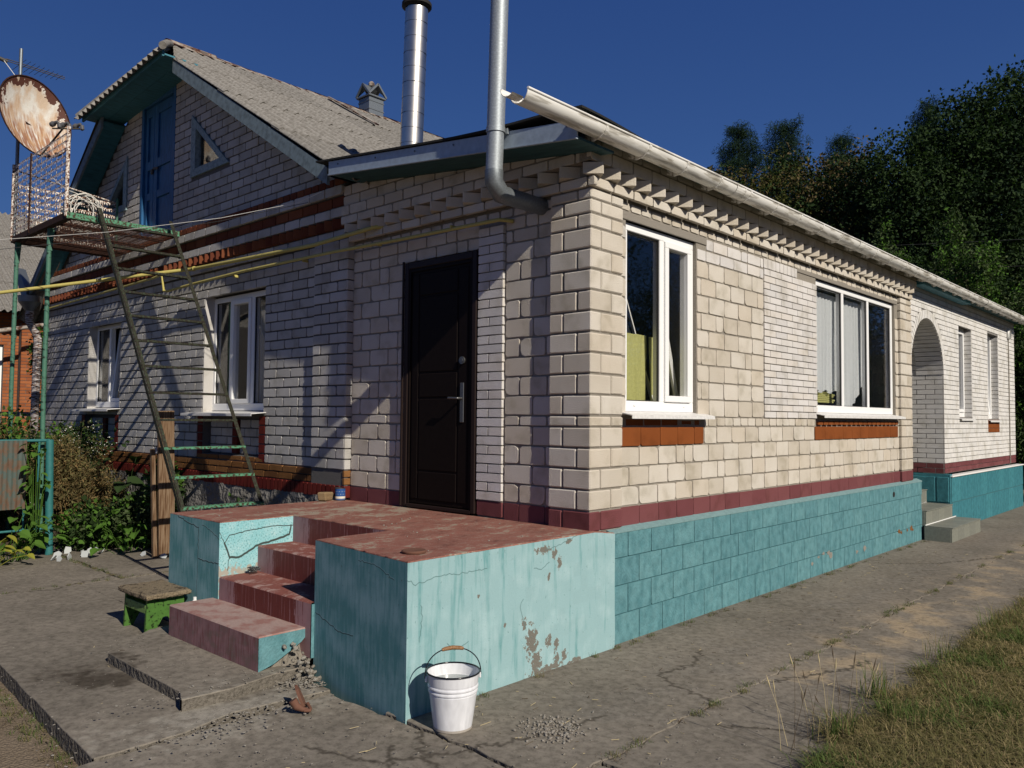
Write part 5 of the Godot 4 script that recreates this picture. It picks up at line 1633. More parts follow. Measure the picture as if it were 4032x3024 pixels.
func porch() -> void:
	var P := base("concrete_porch")
	tag(P, "turquoise and red painted concrete porch with worn steps before the dark door", "porch")
	var xf := -1.64
	var xr := -1.715   # the block on the sunny side stands a little proud at its outer corner
	var xe := -1.61
	var xi := -1.02
	var zr := 0.06
	var zl := -3.0
	var s0 := -2.18
	var s1 := -0.98
	var h := 0.85
	# side towards the sun
	var g := G.new()
	var U := func(x: float, y: float) -> Vector2: return Vector2((x - xr) / 1.94, 1.0 - y / 0.86)
	var n := 24
	var edge := nz(2.5, 5, 3)
	# outer faces carry a slight waviness of hand-laid render
	var wav := func(x: float, y: float) -> float: return 0.004 * edge.get_noise_2d(x * 2.0, y * 2.0)
	for i in n:
		for j in 10:
			var q := []
			var uv := []
			for w in [[0, 0], [1, 0], [1, 1], [0, 1]]:
				var x := lerpf(xr, 0.222, float(i + w[0]) / n)
				var y := lerpf(-0.08, h - 0.006 - 0.03 * clampf(x / 0.2, 0.0, 1.0), float(j + w[1]) / 10.0)
				q.append(Vector3(x, y, zr + (wav.call(x, y) if i > 0 or w[0] == 1 else 0.0)))
				uv.append(U.call(x, y))
			g.quadu(q[0], q[1], q[2], q[3], uv[0], uv[1], uv[2], uv[3])
	part(g, "sunny_side", M.porch_side, P)
	# faces towards the yard
	for a in [[zl, s0], [s1, zr]]:
		g = G.new()
		for i in 8:
			var z0 := lerpf(a[0], a[1], i / 8.0)
			var z1 := lerpf(a[0], a[1], (i + 1) / 8.0)
			var xa := xf if a[0] == zl else lerpf(xe, xr, i / 8.0)
			var xb := xf if a[0] == zl else lerpf(xe, xr, (i + 1) / 8.0)
			g.quadu(Vector3(xa, -0.08, z0), Vector3(xb, -0.08, z1), Vector3(xb, h - 0.006, z1), Vector3(xa, h - 0.006, z0), Vector2((z0 + 3.05) / 3.1, 1.0 + 0.08 / 0.86), Vector2((z1 + 3.05) / 3.1, 1.0 + 0.08 / 0.86), Vector2((z1 + 3.05) / 3.1, 1.0 - (h - 0.02) / 0.86), Vector2((z0 + 3.05) / 3.1, 1.0 - (h - 0.02) / 0.86))
		part(g, "yard_face", M.porch_front, P)
	# wall beside the stairs
	g = G.new()
	g.quadu(Vector3(xf, 0, s0), Vector3(xi, 0, s0), Vector3(xi, h - 0.006, s0), Vector3(xf, h - 0.006, s0), Vector2(0, 1), Vector2(0.97, 1), Vector2(0.97, 1.0 - (h - 0.02) / 0.86), Vector2(0, 1.0 - (h - 0.02) / 0.86))
	part(g, "stair_cheek", M.stair_side, P)
	g = G.new()
	g.quad(Vector3(xi, 0, s1), Vector3(xe, 0, s1), Vector3(xe, h - 0.006, s1), Vector3(xi, h - 0.006, s1))
	g.quad(Vector3(0.04, 0, zl), Vector3(xf, 0, zl), Vector3(xf, h - 0.006, zl), Vector3(0.04, h - 0.006, zl))
	part(g, "stair_cheek", M.teal_face, P)
	# floor with rounded edge, cut out for the stairs
	g = G.new()
	var outline := PackedVector2Array([Vector2(xf, zl), Vector2(0.05, zl), Vector2(0.05, 0.0), Vector2(0.222, 0.0), Vector2(0.222, zr), Vector2(xr, zr), Vector2(xe, s1), Vector2(xi, s1), Vector2(xi, s0), Vector2(xf, s0)])
	var fine := PackedVector2Array()
	for i in outline.size():
		var a := outline[i]
		var b := outline[(i + 1) % outline.size()]
		var k := maxi(1, int(a.distance_to(b) / 0.04))
		var nn := Vector2((b - a).y, -(b - a).x).normalized()
		if Geometry2D.is_point_in_polygon((a + b) * 0.5 + nn * 0.01, outline): nn = -nn
		for j in k:
			var q := a.lerp(b, float(j) / k)
			var w := 0.0 if j == 0 else maxf(0.0, edge.get_noise_2d(q.x * 9.0, q.y * 9.0) - 0.12) * 0.022
			fine.append(q - nn * w)
	outline = fine
	var top := Geometry2D.offset_polygon(outline, -0.008)[0]
	var V := func(p: Vector2, y: float) -> Vector3: return Vector3(p.x, y - 0.03 * clampf((p.x - 0.0) / 0.2, 0.0, 1.0), p.y)
	var UF := func(p: Vector2) -> Vector2: return Vector2((p.x + 1.7) / 2.2, (p.y + 3.1) / 3.3)
	var idx := Geometry2D.triangulate_polygon(top)
	for i in range(0, idx.size(), 3):
		var a: Vector2 = top[idx[i]]
		var b: Vector2 = top[idx[i + 1]]
		var c: Vector2 = top[idx[i + 2]]
		g.trin(V.call(a, h), V.call(b, h), V.call(c, h), Vector3.UP, Vector3.UP, Vector3.UP, UF.call(a), UF.call(b), UF.call(c))
	for i in outline.size():
		var a: Vector2 = outline[i]
		var b: Vector2 = outline[(i + 1) % outline.size()]
		var bestA := top[0]
		var bestB := top[0]
		for p in top:
			if p.distance_to(a) < bestA.distance_to(a): bestA = p
			if p.distance_to(b) < bestB.distance_to(b): bestB = p
		var d := b - a
		var o := Vector3(d.y, 0, -d.x).normalized()
		if Geometry2D.is_point_in_polygon((a + b) * 0.5 + Vector2(o.x, o.z) * 0.01, outline): o = -o
		var nn := (o + Vector3.UP).normalized()
		g.trin(V.call(a, h - 0.006), V.call(b, h - 0.006), V.call(bestB, h), o, o, nn, UF.call(a), UF.call(b), UF.call(bestB))
		g.trin(V.call(a, h - 0.006), V.call(bestB, h), V.call(bestA, h), o, nn, nn, UF.call(a), UF.call(bestB), UF.call(bestA))
		g.trin(V.call(a, h - 0.0065), V.call(b, h - 0.0065), V.call(b, h - 0.006), o, o, o, UF.call(a), UF.call(b), UF.call(b))
		g.trin(V.call(a, h - 0.0065), V.call(b, h - 0.006), V.call(a, h - 0.006), o, o, o, UF.call(a), UF.call(b), UF.call(a))
	part(g, "floor", M.porch_floor, P)
	# steps: front x, back x, top, bottom, z0, z1
	for a in [[-1.325, -1.015, 0.645, 0.3, s0 + 0.001, s1 - 0.001, "step_riser", "step_tread_red"], [-1.635, -1.02, 0.45, 0.1, s0 + 0.002, s1 + 0.0, "step_riser", "step_tread_red"]]:
		step_block(P, a)
	# top riser up to the floor
	g = G.new()
	g.quadu(Vector3(xi, 0.6, s0), Vector3(xi, 0.6, s1), Vector3(xi, h - 0.006, s1), Vector3(xi, h - 0.006, s0), Vector2(0, 1), Vector2(0.92, 1), Vector2(0.92, 0.1), Vector2(0, 0.1))
	part(g, "riser", M.step_riser, P)
	# the lowest step is a loose slab, undercut at its sunny end
	var S := holder("step", P)
	g = G.new()
	var f := -1.965
	var b2 := -1.60
	var lo := 0.07
	var hi := 0.285
	var za := -2.26
	var zb := -1.04
	g.quadu(Vector3(f, lo, za), Vector3(f, lo, zb), Vector3(f, hi - 0.008, zb), Vector3(f, hi - 0.008, za), Vector2(0, 1), Vector2(0.94, 1), Vector2(0.94, 0.1), Vector2(0, 0.1))
	put(g.mesh(M.step_riser_low), "riser", S)
	g = G.new()
	g.quadu(Vector3(f + 0.008, hi, za), Vector3(f + 0.008, hi, zb - 0.006), Vector3(b2, hi, zb - 0.006), Vector3(b2, hi, za), Vector2(0, 1), Vector2(0.94, 1), Vector2(0.94, 0), Vector2(0, 0))
	g.quadu(Vector3(f, hi - 0.008, za), Vector3(f, hi - 0.008, zb), Vector3(f + 0.008, hi, zb - 0.006), Vector3(f + 0.008, hi, za), Vector2(0, 1), Vector2(0.94, 1), Vector2(0.94, 0.98), Vector2(0, 0.98))
	g.quadu(Vector3(f, hi - 0.008, zb), Vector3(b2, hi - 0.008, zb), Vector3(b2, hi, zb - 0.006), Vector3(f + 0.008, hi, zb - 0.006), Vector2(0.94, 1), Vector2(0.94, 0), Vector2(0.93, 0), Vector2(0.93, 1))
	put(g.mesh(M.step_tread), "tread", S)
	g = G.new()
	g.prism(PackedVector2Array([Vector2(f + 0.003, lo), Vector2(f + 0.11, lo + 0.03), Vector2(f + 0.2, lo + 0.075), Vector2(b2 - 0.06, lo + 0.13), Vector2(b2, hi - 0.03), Vector2(b2, hi - 0.0085), Vector2(f + 0.003, hi - 0.0085)]), za, zb - 0.0005)
	put(g.mesh(M.aqua_block2), "end_face", S)
	# rubble core under it
	g = G.new()
	var rn := nz(4.0, 9, 4)
	for i in 16:
		for j in 10:
			var q := []
			for w in [[0, 0], [1, 0], [1, 1], [0, 1]]:
				var x := lerpf(-1.93, -1.62, (i + w[0]) / 16.0)
				var t = (j + w[1]) / 10.0
				var z := lerpf(-1.12, -0.93, t)
				var y := lerpf(0.20, -0.03, pow(t, 0.7)) * lerpf(0.35, 1.0, clampf((x + 1.93) / 0.2, 0.0, 1.0)) + 0.03 * rn.get_noise_2d(x * 6.0, z * 6.0)
				q.append(Vector3(x, y, z))
			g.quad(q[3], q[2], q[1], q[0])
	part(g, "rubble_core", M.rubble, P)

func step_block(P: Node3D, a: Array) -> void:
	var S := holder("step", P)
	var g := G.new()
	var w: float = (a[5] - a[4]) / 1.3
	g.quadu(Vector3(a[0], a[3], a[4]), Vector3(a[0], a[3], a[5]), Vector3(a[0], a[2] - 0.008, a[5]), Vector3(a[0], a[2] - 0.008, a[4]), Vector2(0, 1), Vector2(w, 1), Vector2(w, 0.05), Vector2(0, 0.05))
	put(g.mesh(M[a[6]]), "riser", S)
	g = G.new()
	g.quadu(Vector3(a[0] + 0.008, a[2], a[4]), Vector3(a[0] + 0.008, a[2], a[5]), Vector3(a[1], a[2], a[5]), Vector3(a[1], a[2], a[4]), Vector2(0, 1), Vector2(w, 1), Vector2(w, 0.2), Vector2(0, 0.2))
	g.quadu(Vector3(a[0], a[2] - 0.008, a[4]), Vector3(a[0], a[2] - 0.008, a[5]), Vector3(a[0] + 0.008, a[2], a[5]), Vector3(a[0] + 0.008, a[2], a[4]), Vector2(0, 1), Vector2(w, 1), Vector2(w, 0.97), Vector2(0, 0.97))
	put(g.mesh(M[a[7]]), "tread", S)
	if a[2] < 0.5:
		g = G.new()
		g.span(Vector3(a[0] + 0.004, 0.10, a[5] + 0.0005), Vector3(a[0] + 0.05, a[2] - 0.01, a[5] + 0.004))
		put(g.mesh(M.aqua_block2), "end_face", S)

# ---------------------------------------------------------------- ground
func ground_picture() -> void:
	# 18 x 13.5 m from x = -4.5, z = -9; sampled by world position
	var w := 1600
	var h := 1200
	var k := 18.0 / w
	var big := nz(0.55 * k, 101, 5)
	var mid := nz(2.3 * k, 102, 5)
	var fine := nz(9.0 * k, 103, 4)
	var A := big.get_image(w, h, false, false, false).get_data()
	var B := mid.get_image(w, h, false, false, false).get_data()
	var C := fine.get_image(w, h, false, false, false).get_data()
	var out := PackedByteArray()
	out.resize(w * h * 3)
	var curve := PackedByteArray()
	for i in 1024: curve.append(int(255.0 * Color(i / 1023.0, 0, 0).linear_to_srgb().r))
	for j in h:
		var z := -9.0 + (j + 0.5) * k
		for i in w:
			var x := -4.5 + (i + 0.5) * k
			var n := j * w + i
			var a := A[n] / 127.5 - 1.0
			var b := B[n] / 127.5 - 1.0
			var c := C[n] / 127.5 - 1.0
			var r := 0.215 + 0.06 * a + 0.035 * b + 0.035 * c
			var gr := r * 0.885
			var bl := r * 0.725
			if z > 0.0 and x > -1.0:
				# greyer, coarser cement beside the plinth
				var cl := clampf(1.0 - absf(z - 0.75) / 0.5 + b * 0.9 - 0.35, 0.0, 1.0) * 0.6
				var gy := 0.165 + 0.07 * c + 0.03 * b
				r = lerpf(r, gy, cl); gr = lerpf(gr, gy * 0.92, cl); bl = lerpf(bl, gy * 0.80, cl)
				# fine sand washed out along the joint
				if x > 0.4:
					var q := (z - 1.33 - 0.28 * a) / 0.26
					var sd := clampf(exp(-q * q) * (b * 2.0 + a * 1.2 + 0.15), 0.0, 0.8)
					r = lerpf(r, 0.36, sd); gr = lerpf(gr, 0.285, sd); bl = lerpf(bl, 0.19, sd)
			elif x < -1.6 and z < 0.0 and z > -3.2:
				# damp, dark patch before the loose slab; whitish crushed stone about the broken step
				var e := 1.0 - sqrt(pow((x + 2.66) / 0.26, 2.0) + pow((z + 1.95) / 0.36, 2.0)) + b * 1.1 + c * 0.5
				if e > 0.0:
					var t := clampf(e * 1.6, 0.0, 0.8)
					r = lerpf(r, 0.05, t); gr = lerpf(gr, 0.04, t); bl = lerpf(bl, 0.03, t)
				e = 1.0 - sqrt(pow((x + 2.35) / 0.7, 2.0) + pow((z + 0.72) / 0.3, 2.0)) + b * 0.7 + c * 0.9
				if e > 0.0:
					var t := clampf(e * 1.0, 0.0, 0.75)
					r = lerpf(r, 0.34, t); gr = lerpf(gr, 0.315, t); bl = lerpf(bl, 0.265, t)
			out[n * 3] = curve[clampi(int(r * 1023.0), 0, 1023)]
			out[n * 3 + 1] = curve[clampi(int(gr * 1023.0), 0, 1023)]
			out[n * 3 + 2] = curve[clampi(int(bl * 1023.0), 0, 1023)]
	var im := Image.create_from_data(w, h, false, Image.FORMAT_RGB8, out)
	# hairline cracks; picture y runs against z
	var V := func(x: float, z: float) -> Vector2: return Vector2(x + 4.5, 4.5 - z)
	var lines := [
		[[-1.76, 0.21], [-1.84, 0.36], [-1.94, 0.46], [-1.98, 0.75], [-2.2, 1.0]],
		[[-1.94, 0.22], [-2.02, 0.32], [-2.14, 0.45], [-2.3, 0.5]],
		[[-2.27, -0.06], [-2.22, 0.15], [-2.14, 0.35], [-1.9, 0.48], [-1.7, 0.6], [-1.3, 0.75], [-0.9, 0.8]],
		[[-0.28, 1.11], [-0.2, 0.8], [-0.05, 0.62], [0.24, 0.67], [0.6, 0.55]],
		[[-0.6, 1.3], [-0.4, 1.6], [-0.45, 1.9]], [[0.3, 1.2], [0.9, 1.45], [1.2, 1.5]],
		[[-2.13, -4.89], [-1.9, -4.8], [-1.68, -4.97], [-1.2, -5.15]], [[5.2, 0.2], [5.6, 0.7], [6.1, 0.9], [6.6, 1.1]],
	]
	var sd := 1
	for l in lines:
		var p := []
		for q in l: p.append(V.call(q[0], q[1]))
		draw_line(im, Vector2(18.0, 13.5), crack_line(p, sd, 0.06), 0.007, lin(0.09, 0.078, 0.062))
		sd += 1
	T["yard"] = ImageTexture.create_from_image(im)
	mat("yard", Color.WHITE, {"tex": "yard", "scale": Vector3(1.0 / 18.0, 1.0, 1.0 / 13.5), "off": Vector3(4.5 / 18.0, 0, 9.0 / 13.5), "det": "conc", "dscale": 0.45, "rough": 0.95, "spec": 0.2})
	mat("slab_edge", lin(0.23, 0.205, 0.17), {"tex": "conc", "scale": 1.2, "det": "aggregate", "dscale": 3.0, "bump": 1.5, "btex": "lumps", "rough": 0.95, "spec": 0.2})

func slab(parent: Node3D, pts: Array, y: float, thick: float, sd: int, m: Material, rough := 0.02) -> void:
	var f := nz(1.1, 30, 5)
	var o := PackedVector2Array()
	for i in pts.size():
		var a: Vector2 = pts[i]
		var b: Vector2 = pts[(i + 1) % pts.size()]
		var k := maxi(1, int(a.distance_to(b) / 0.06))
		for j in k:
			var p := a.lerp(b, float(j) / k)
			o.append(p + Vector2(f.get_noise_2d(p.x * 3.0, p.y * 3.0), f.get_noise_2d(p.x * 3.0 + 50.0, p.y * 3.0)) * rough * 2.0)
	var g := G.new()
	# x right, y of the polygon is z of the world
	var idx := Geometry2D.triangulate_polygon(o)
	var inner := o
	var e := G.new()
	for i in range(0, idx.size(), 3):
		var q := []
		for k in 3: q.append(Vector3(inner[idx[i + k]].x, y, inner[idx[i + k]].y))
		g.trin(q[0], q[1], q[2], Vector3.UP, Vector3.UP, Vector3.UP)
	for i in o.size():
		var a := o[i]
		var b := o[(i + 1) % o.size()]
		var d := (b - a).normalized()
		var nn := Vector3(d.y, 0, -d.x)
		if Geometry2D.is_point_in_polygon((a + b) * 0.5 + Vector2(nn.x, nn.z) * 0.004, o): nn = -nn
		var bev := Vector3(0, -0.008, 0)
		var A0 := Vector3(a.x, y, a.y) + bev + nn * 0.006
		var B0 := Vector3(b.x, y, b.y) + bev + nn * 0.006
		g.trin(A0, B0, Vector3(b.x, y, b.y), nn, nn, Vector3.UP); g.trin(A0, Vector3(b.x, y, b.y), Vector3(a.x, y, a.y), nn, Vector3.UP, Vector3.UP)
		var dn := Vector3(0, -thick, 0)
		e.trin(A0 + dn, B0 + dn, B0, nn, nn, nn); e.trin(A0 + dn, B0, A0, nn, nn, nn)
	var me := g.mesh(m)
	e.add_to(me, M.slab_edge)
	put(me, "slab", parent)

func ground() -> void:
	var g := G.new()
	g.box(Vector3(0, -0.35, 0), Vector3(600, 0.5, 600))
	var o := put(g.mesh(M.earth), "ground")
	tag(o, "", "", "", "structure")
	var P := base("concrete_paving")
	tag(P, "", "", "", "structure")
	var r := func(x0: float, z0: float, x1: float, z1: float) -> Array: return [Vector2(x0, z0), Vector2(x1, z0), Vector2(x1, z1), Vector2(x0, z1)]
	var cuts := [-1.72, 0.24, 2.9, 6.2, 9.8, 15.0]
	for i in cuts.size() - 1:
		slab(P, r.call(cuts[i] + 0.004, -0.10, cuts[i + 1] - 0.004, 1.138), 0.0, 0.12, 30 + i, M.yard, 0.022)
		slab(P, r.call(cuts[i] + 0.004 + 0.35, 1.152, cuts[i + 1] - 0.004 + 0.35, 2.1), -0.004, 0.12, 40 + i, M.yard, 0.022)
	slab(P, [Vector2(-6.5, -0.60), Vector2(-1.74, -0.62), Vector2(-1.74, 1.14), Vector2(-1.4, 1.16), Vector2(-1.4, 6.0), Vector2(-6.5, 6.0)], -0.012, 0.12, 51, M.yard, 0.02)
	slab(P, [Vector2(-3.06, -0.63), Vector2(-2.62, -0.63), Vector2(-2.3, -0.72), Vector2(-1.72, -0.64), Vector2(-1.65, -4.9), Vector2(-2.95, -4.9), Vector2(-2.92, -2.6), Vector2(-2.98, -1.8)], 0.004, 0.14, 52, M.yard, 0.004)
	slab(P, [Vector2(-1.64, -3.0), Vector2(0.1, -3.0), Vector2(0.1, -4.9), Vector2(-1.64, -4.9)], 0.0, 0.12, 53, M.yard, 0.02)
	slab(P, [Vector2(-3.4, -4.93), Vector2(-1.25, -4.93), Vector2(-1.18, -7.6), Vector2(-3.4, -7.6)], 0.0, 0.12, 54, M.yard, 0.02)
	slab(P, [Vector2(-1.22, -4.93), Vector2(0.1, -4.93), Vector2(0.1, -7.6), Vector2(-1.15, -7.6)], 0.003, 0.12, 55, M.yard, 0.02)
	slab(P, [Vector2(-7.5, -4.93), Vector2(-3.42, -4.93), Vector2(-3.42, -7.6), Vector2(-7.5, -7.6)], 0.0, 0.12, 56, M.yard, 0.02)
	var K := base("step_slab", Vector3(-2.1, 0, -1.5))
	K.position = Vector3.ZERO
	tag(K, "broken concrete slab lying before the lowest red step", "slab")
	slab(K, [Vector2(-2.43, -2.12), Vector2(-2.44, -1.06), Vector2(-2.50, -0.92), Vector2(-2.2, -0.90), Vector2(-1.9, -0.96), Vector2(-1.66, -0.95), Vector2(-1.66, -2.55), Vector2(-2.0, -2.5)], 0.072, 0.08, 60, M.yard, 0.004)
	# garden soil and lawn
	g = G.new()
	var f := nz(0.8, 61, 4)
	for i in 30:
		for j in 24:
			var q := []
			for w in [[0, 0], [1, 0], [1, 1], [0, 1]]:
				var x := lerpf(-9.0, 0.02, (i + w[0]) / 30.0)
				var z := lerpf(-13.5, -7.35, (j + w[1]) / 24.0)
				q.append(Vector3(x, -0.06 + 0.19 * clampf((-7.35 - z) / 0.35, 0.0, 1.0) + 0.05 * f.get_noise_2d(x * 2.0, z * 2.0), z))
			g.quad(q[3], q[2], q[1], q[0])
	o = put(g.mesh(M.soil), "garden_soil")
	tag(o, "", "", "", "structure")
	g = G.new()
	for i in 60:
		for j in 24:
			var q := []
			for w in [[0, 0], [1, 0], [1, 1], [0, 1]]:
				var x := lerpf(-2.4, 28.0, (i + w[0]) / 60.0)
				var z := lerpf(1.9, 14.0, pow((j + w[1]) / 24.0, 1.5))
				var ed := 0.12 * f.get_noise_2d(x * 3.0, 5.0)
				q.append(Vector3(x, -0.05 + 0.07 * clampf((z - 1.9 - ed) / 0.2, 0.0, 1.0) * clampf((x + 1.2 + ed) / 0.5, 0.0, 1.0) + 0.03 * f.get_noise_2d(x * 2.0, z * 2.0), z))
			g.quad(q[3], q[2], q[1], q[0])
	o = put(g.mesh(M.turf), "lawn")
	tag(o, "", "", "", "structure")
	# wooded slope behind the annex
	g = G.new()
	for i in 24:
		for j in 24:
			var q := []
			for w in [[0, 0], [1, 0], [1, 1], [0, 1]]:
				var x := lerpf(14.5, 150.0, pow((i + w[0]) / 24.0, 1.4))
				var z := lerpf(-120.0, 60.0, (j + w[1]) / 24.0)
				q.append(Vector3(x, -0.12 + 9.0 * smoothstep(22.0, 90.0, x) + 0.4 * f.get_noise_2d(x * 0.2, z * 0.2) * smoothstep(16.0, 30.0, x), z))
			g.quad(q[3], q[2], q[1], q[0])
	o = put(g.mesh(M.turf), "hill")
	tag(o, "", "", "", "structure")

# ---------------------------------------------------------------- balcony, ladder, dish
func punched_panel(g: G, o: Vector3, along: Vector3, len: float, y0: float, y1: float) -> void:
	# sheet left over from stamping: upright strips with rows of hanging teeth
	var nrm := along.cross(Vector3.UP).normalized()
	var cols := int(len / 0.165)
	var cw := len / cols
	var rows := int((y1 - y0) / 0.083)
	var rh := (y1 - y0) / rows
	for i in cols + 1:
		var p := o + along * (cw * i)
		g.box(p + Vector3(0, (y0 + y1) * 0.5, 0), Vector3(0.012, y1 - y0, 0.003), 0.0, Basis(along, Vector3.UP, -nrm))
	for i in cols:
		for j in rows:
			var a := o + along * (cw * i + 0.008) + Vector3(0, y0 + rh * (j + 1) - 0.004, 0)
			var b := a + along * (cw - 0.016)
			var dn := Vector3(0, -0.014, 0)
			g.quad(a + dn, b + dn, b, a)
			var tilt := nrm * 0.010
			for k in 5:
				var c := a.lerp(b, (k + 0.12) / 5.0) + dn
				var d := a.lerp(b, (k + 0.88) / 5.0) + dn
				var e := c.lerp(d, 0.28) + Vector3(0, -0.036, 0) + tilt
				var h := c.lerp(d, 0.72) + Vector3(0, -0.036, 0) + tilt
				g.quad(e, h, d, c)

func balcony() -> void:
	var B := base("metal_balcony")
	tag(B, "small rusty green metal balcony on posts below the blue loft door", "balcony")
	var x0 := -1.37
	var z0 := -8.43
	var z1 := -6.41
	var yb := 3.87
	var yt := 3.945
	for a in [[Vector3(x0, 0, z1), Vector3(0.02, 0, z1), "green_metal"], [Vector3(x0, 0, z0), Vector3(0.02, 0, z0), "rust"], [Vector3(x0, 0, z0), Vector3(x0, 0, z1), "rust"]]:
		var g := G.new()
		var d: Vector3 = (a[1] - a[0]).normalized()
		var inw := Vector3(0, 0, -1) if a[0].z == z1 and a[1].z == z1 else (Vector3(0, 0, 1) if a[0].z == z0 and a[1].z == z0 else Vector3(1, 0, 0))
		# angle iron: upright leg and flat leg
		g.bar(a[0] + Vector3(0, (yb + yt) * 0.5, 0), a[1] + Vector3(0, (yb + yt) * 0.5, 0), 0.006, yt - yb)
		g.bar(a[0] + Vector3(0, yb + 0.003, 0) + inw * 0.035, a[1] + Vector3(0, yb + 0.003, 0) + inw * 0.035, 0.07, 0.006)
		part(g, "frame_beam", M[a[2]], B)
	for z in [-8.0, -7.42, -6.85]:
		var g := G.new()
		g.bar(Vector3(x0, 3.885, z), Vector3(0.02, 3.885, z), 0.04, 0.035)
		part(g, "joist", M.rust, B)
	# expanded metal floor
	var g := G.new()
	var n := 46
	for i in n:
		var z := lerpf(z0, z1, (i + 0.5) / n)
		g.bar(Vector3(x0, 3.915, z), Vector3(0.02, 3.915, z), 0.0035, 0.006)
	n = 20
	for i in n:
		var x := lerpf(x0, 0.02, (i + 0.5) / n)
		g.bar(Vector3(x, 3.915, z0), Vector3(x, 3.915, z1), 0.0035, 0.005)
	part(g, "grating", M.rust, B)
	g = G.new()
	for i in 9:
		var z := lerpf(z0, z0 + 0.35, i / 9.0)
		g.bar(Vector3(x0, 3.878, z), Vector3(0.02, 3.878, z), 0.018, 0.012)
	part(g, "floor_bars", M.rust, B)
	# posts
	for a in [[-1.32, -7.12], [-1.32, -8.35]]:
		g = G.new()
		g.tube([Vector3(a[0], -0.1, a[1] + 0.02), Vector3(a[0] - 0.01, 2.0, a[1]), Vector3(a[0], yb, a[1])], 0.027, 12)
		g.tube([Vector3(a[0], 2.62, a[1]), Vector3(a[0], 2.66, a[1])], 0.031, 12)
		g.bar(Vector3(a[0], 3.6, a[1]), Vector3(a[0] + 0.02, yb, a[1] + 0.0), 0.06, 0.05, Vector3.RIGHT)
		part(g, "post", M.green_post, B)
	# railing
	for a in [[x0, z1 - 0.02, "rusty_white", 0.022, 4.93], [x0, -7.72, "rust", 0.014, 4.90], [x0, z0 + 0.02, "rusty_white", 0.020, 4.90], [-0.06, z0 + 0.02, "green_post", 0.016, 4.72]]:
		g = G.new()
		g.tube([Vector3(a[0], yt - 0.05, a[1]), Vector3(a[0], a[4], a[1])], a[3], 10)
		part(g, "rail_post", M[a[2]], B)
	g = G.new()
	g.tube([Vector3(x0, 4.84, z0), Vector3(-0.06, 4.66, z0)], 0.010, 8)
	part(g, "top_rail", M.rusty_white, B)
	g = G.new()
	punched_panel(g, Vector3(x0, 0, z0 + 0.02), Vector3(0, 0, 1), 1.97, yt, 4.88)
	part(g, "punched_panel", M.rusty_white, B)
	g = G.new()
	punched_panel(g, Vector3(x0 + 0.02, 0, z0), Vector3(1, 0, 0), 1.28, yt, 4.66)
	part(g, "punched_panel", M.rusty_white, B)

func ladder() -> void:
	var L := base("metal_ladder")
	tag(L, "narrow green metal ladder leaning up to the balcony", "ladder")
	var top := Vector3(0, 4.02, -6.34)
	var foot := Vector3(0, -0.01, -3.54)
	var d := (top - foot).normalized()
	var nn := d.cross(Vector3.RIGHT).normalized()
	for x in [-1.07, -0.20]:
		var g := G.new()
		var sx := 1.0 if x < -0.5 else -1.0
		g.bar(foot + Vector3(x, 0, 0), top + Vector3(x, 0, 0), 0.006, 0.045, nn)
		g.bar(foot + Vector3(x + 0.024 * sx, 0, 0) - nn * 0.027, top + Vector3(x + 0.024 * sx, 0, 0) - nn * 0.022, 0.036, 0.006, nn)
		part(g, "stringer", M.ladder_metal, L)
	for i in 14:
		var p := foot.lerp(top, (i + 0.72) / 14.4)
		var g := G.new()
		for o in [-0.024, 0.024]:
			g.bar(p + Vector3(-1.07, 0, o), p + Vector3(-0.20, 0, o), 0.03, 0.024)
		for x in [-1.05, -0.22]: g.box(p + Vector3(x, -0.012, 0), Vector3(0.03, 0.012, 0.09))
		part(g, "rung", M.teal_post if i < 2 else (M.green_metal if i < 5 else M.ladder_metal), L)

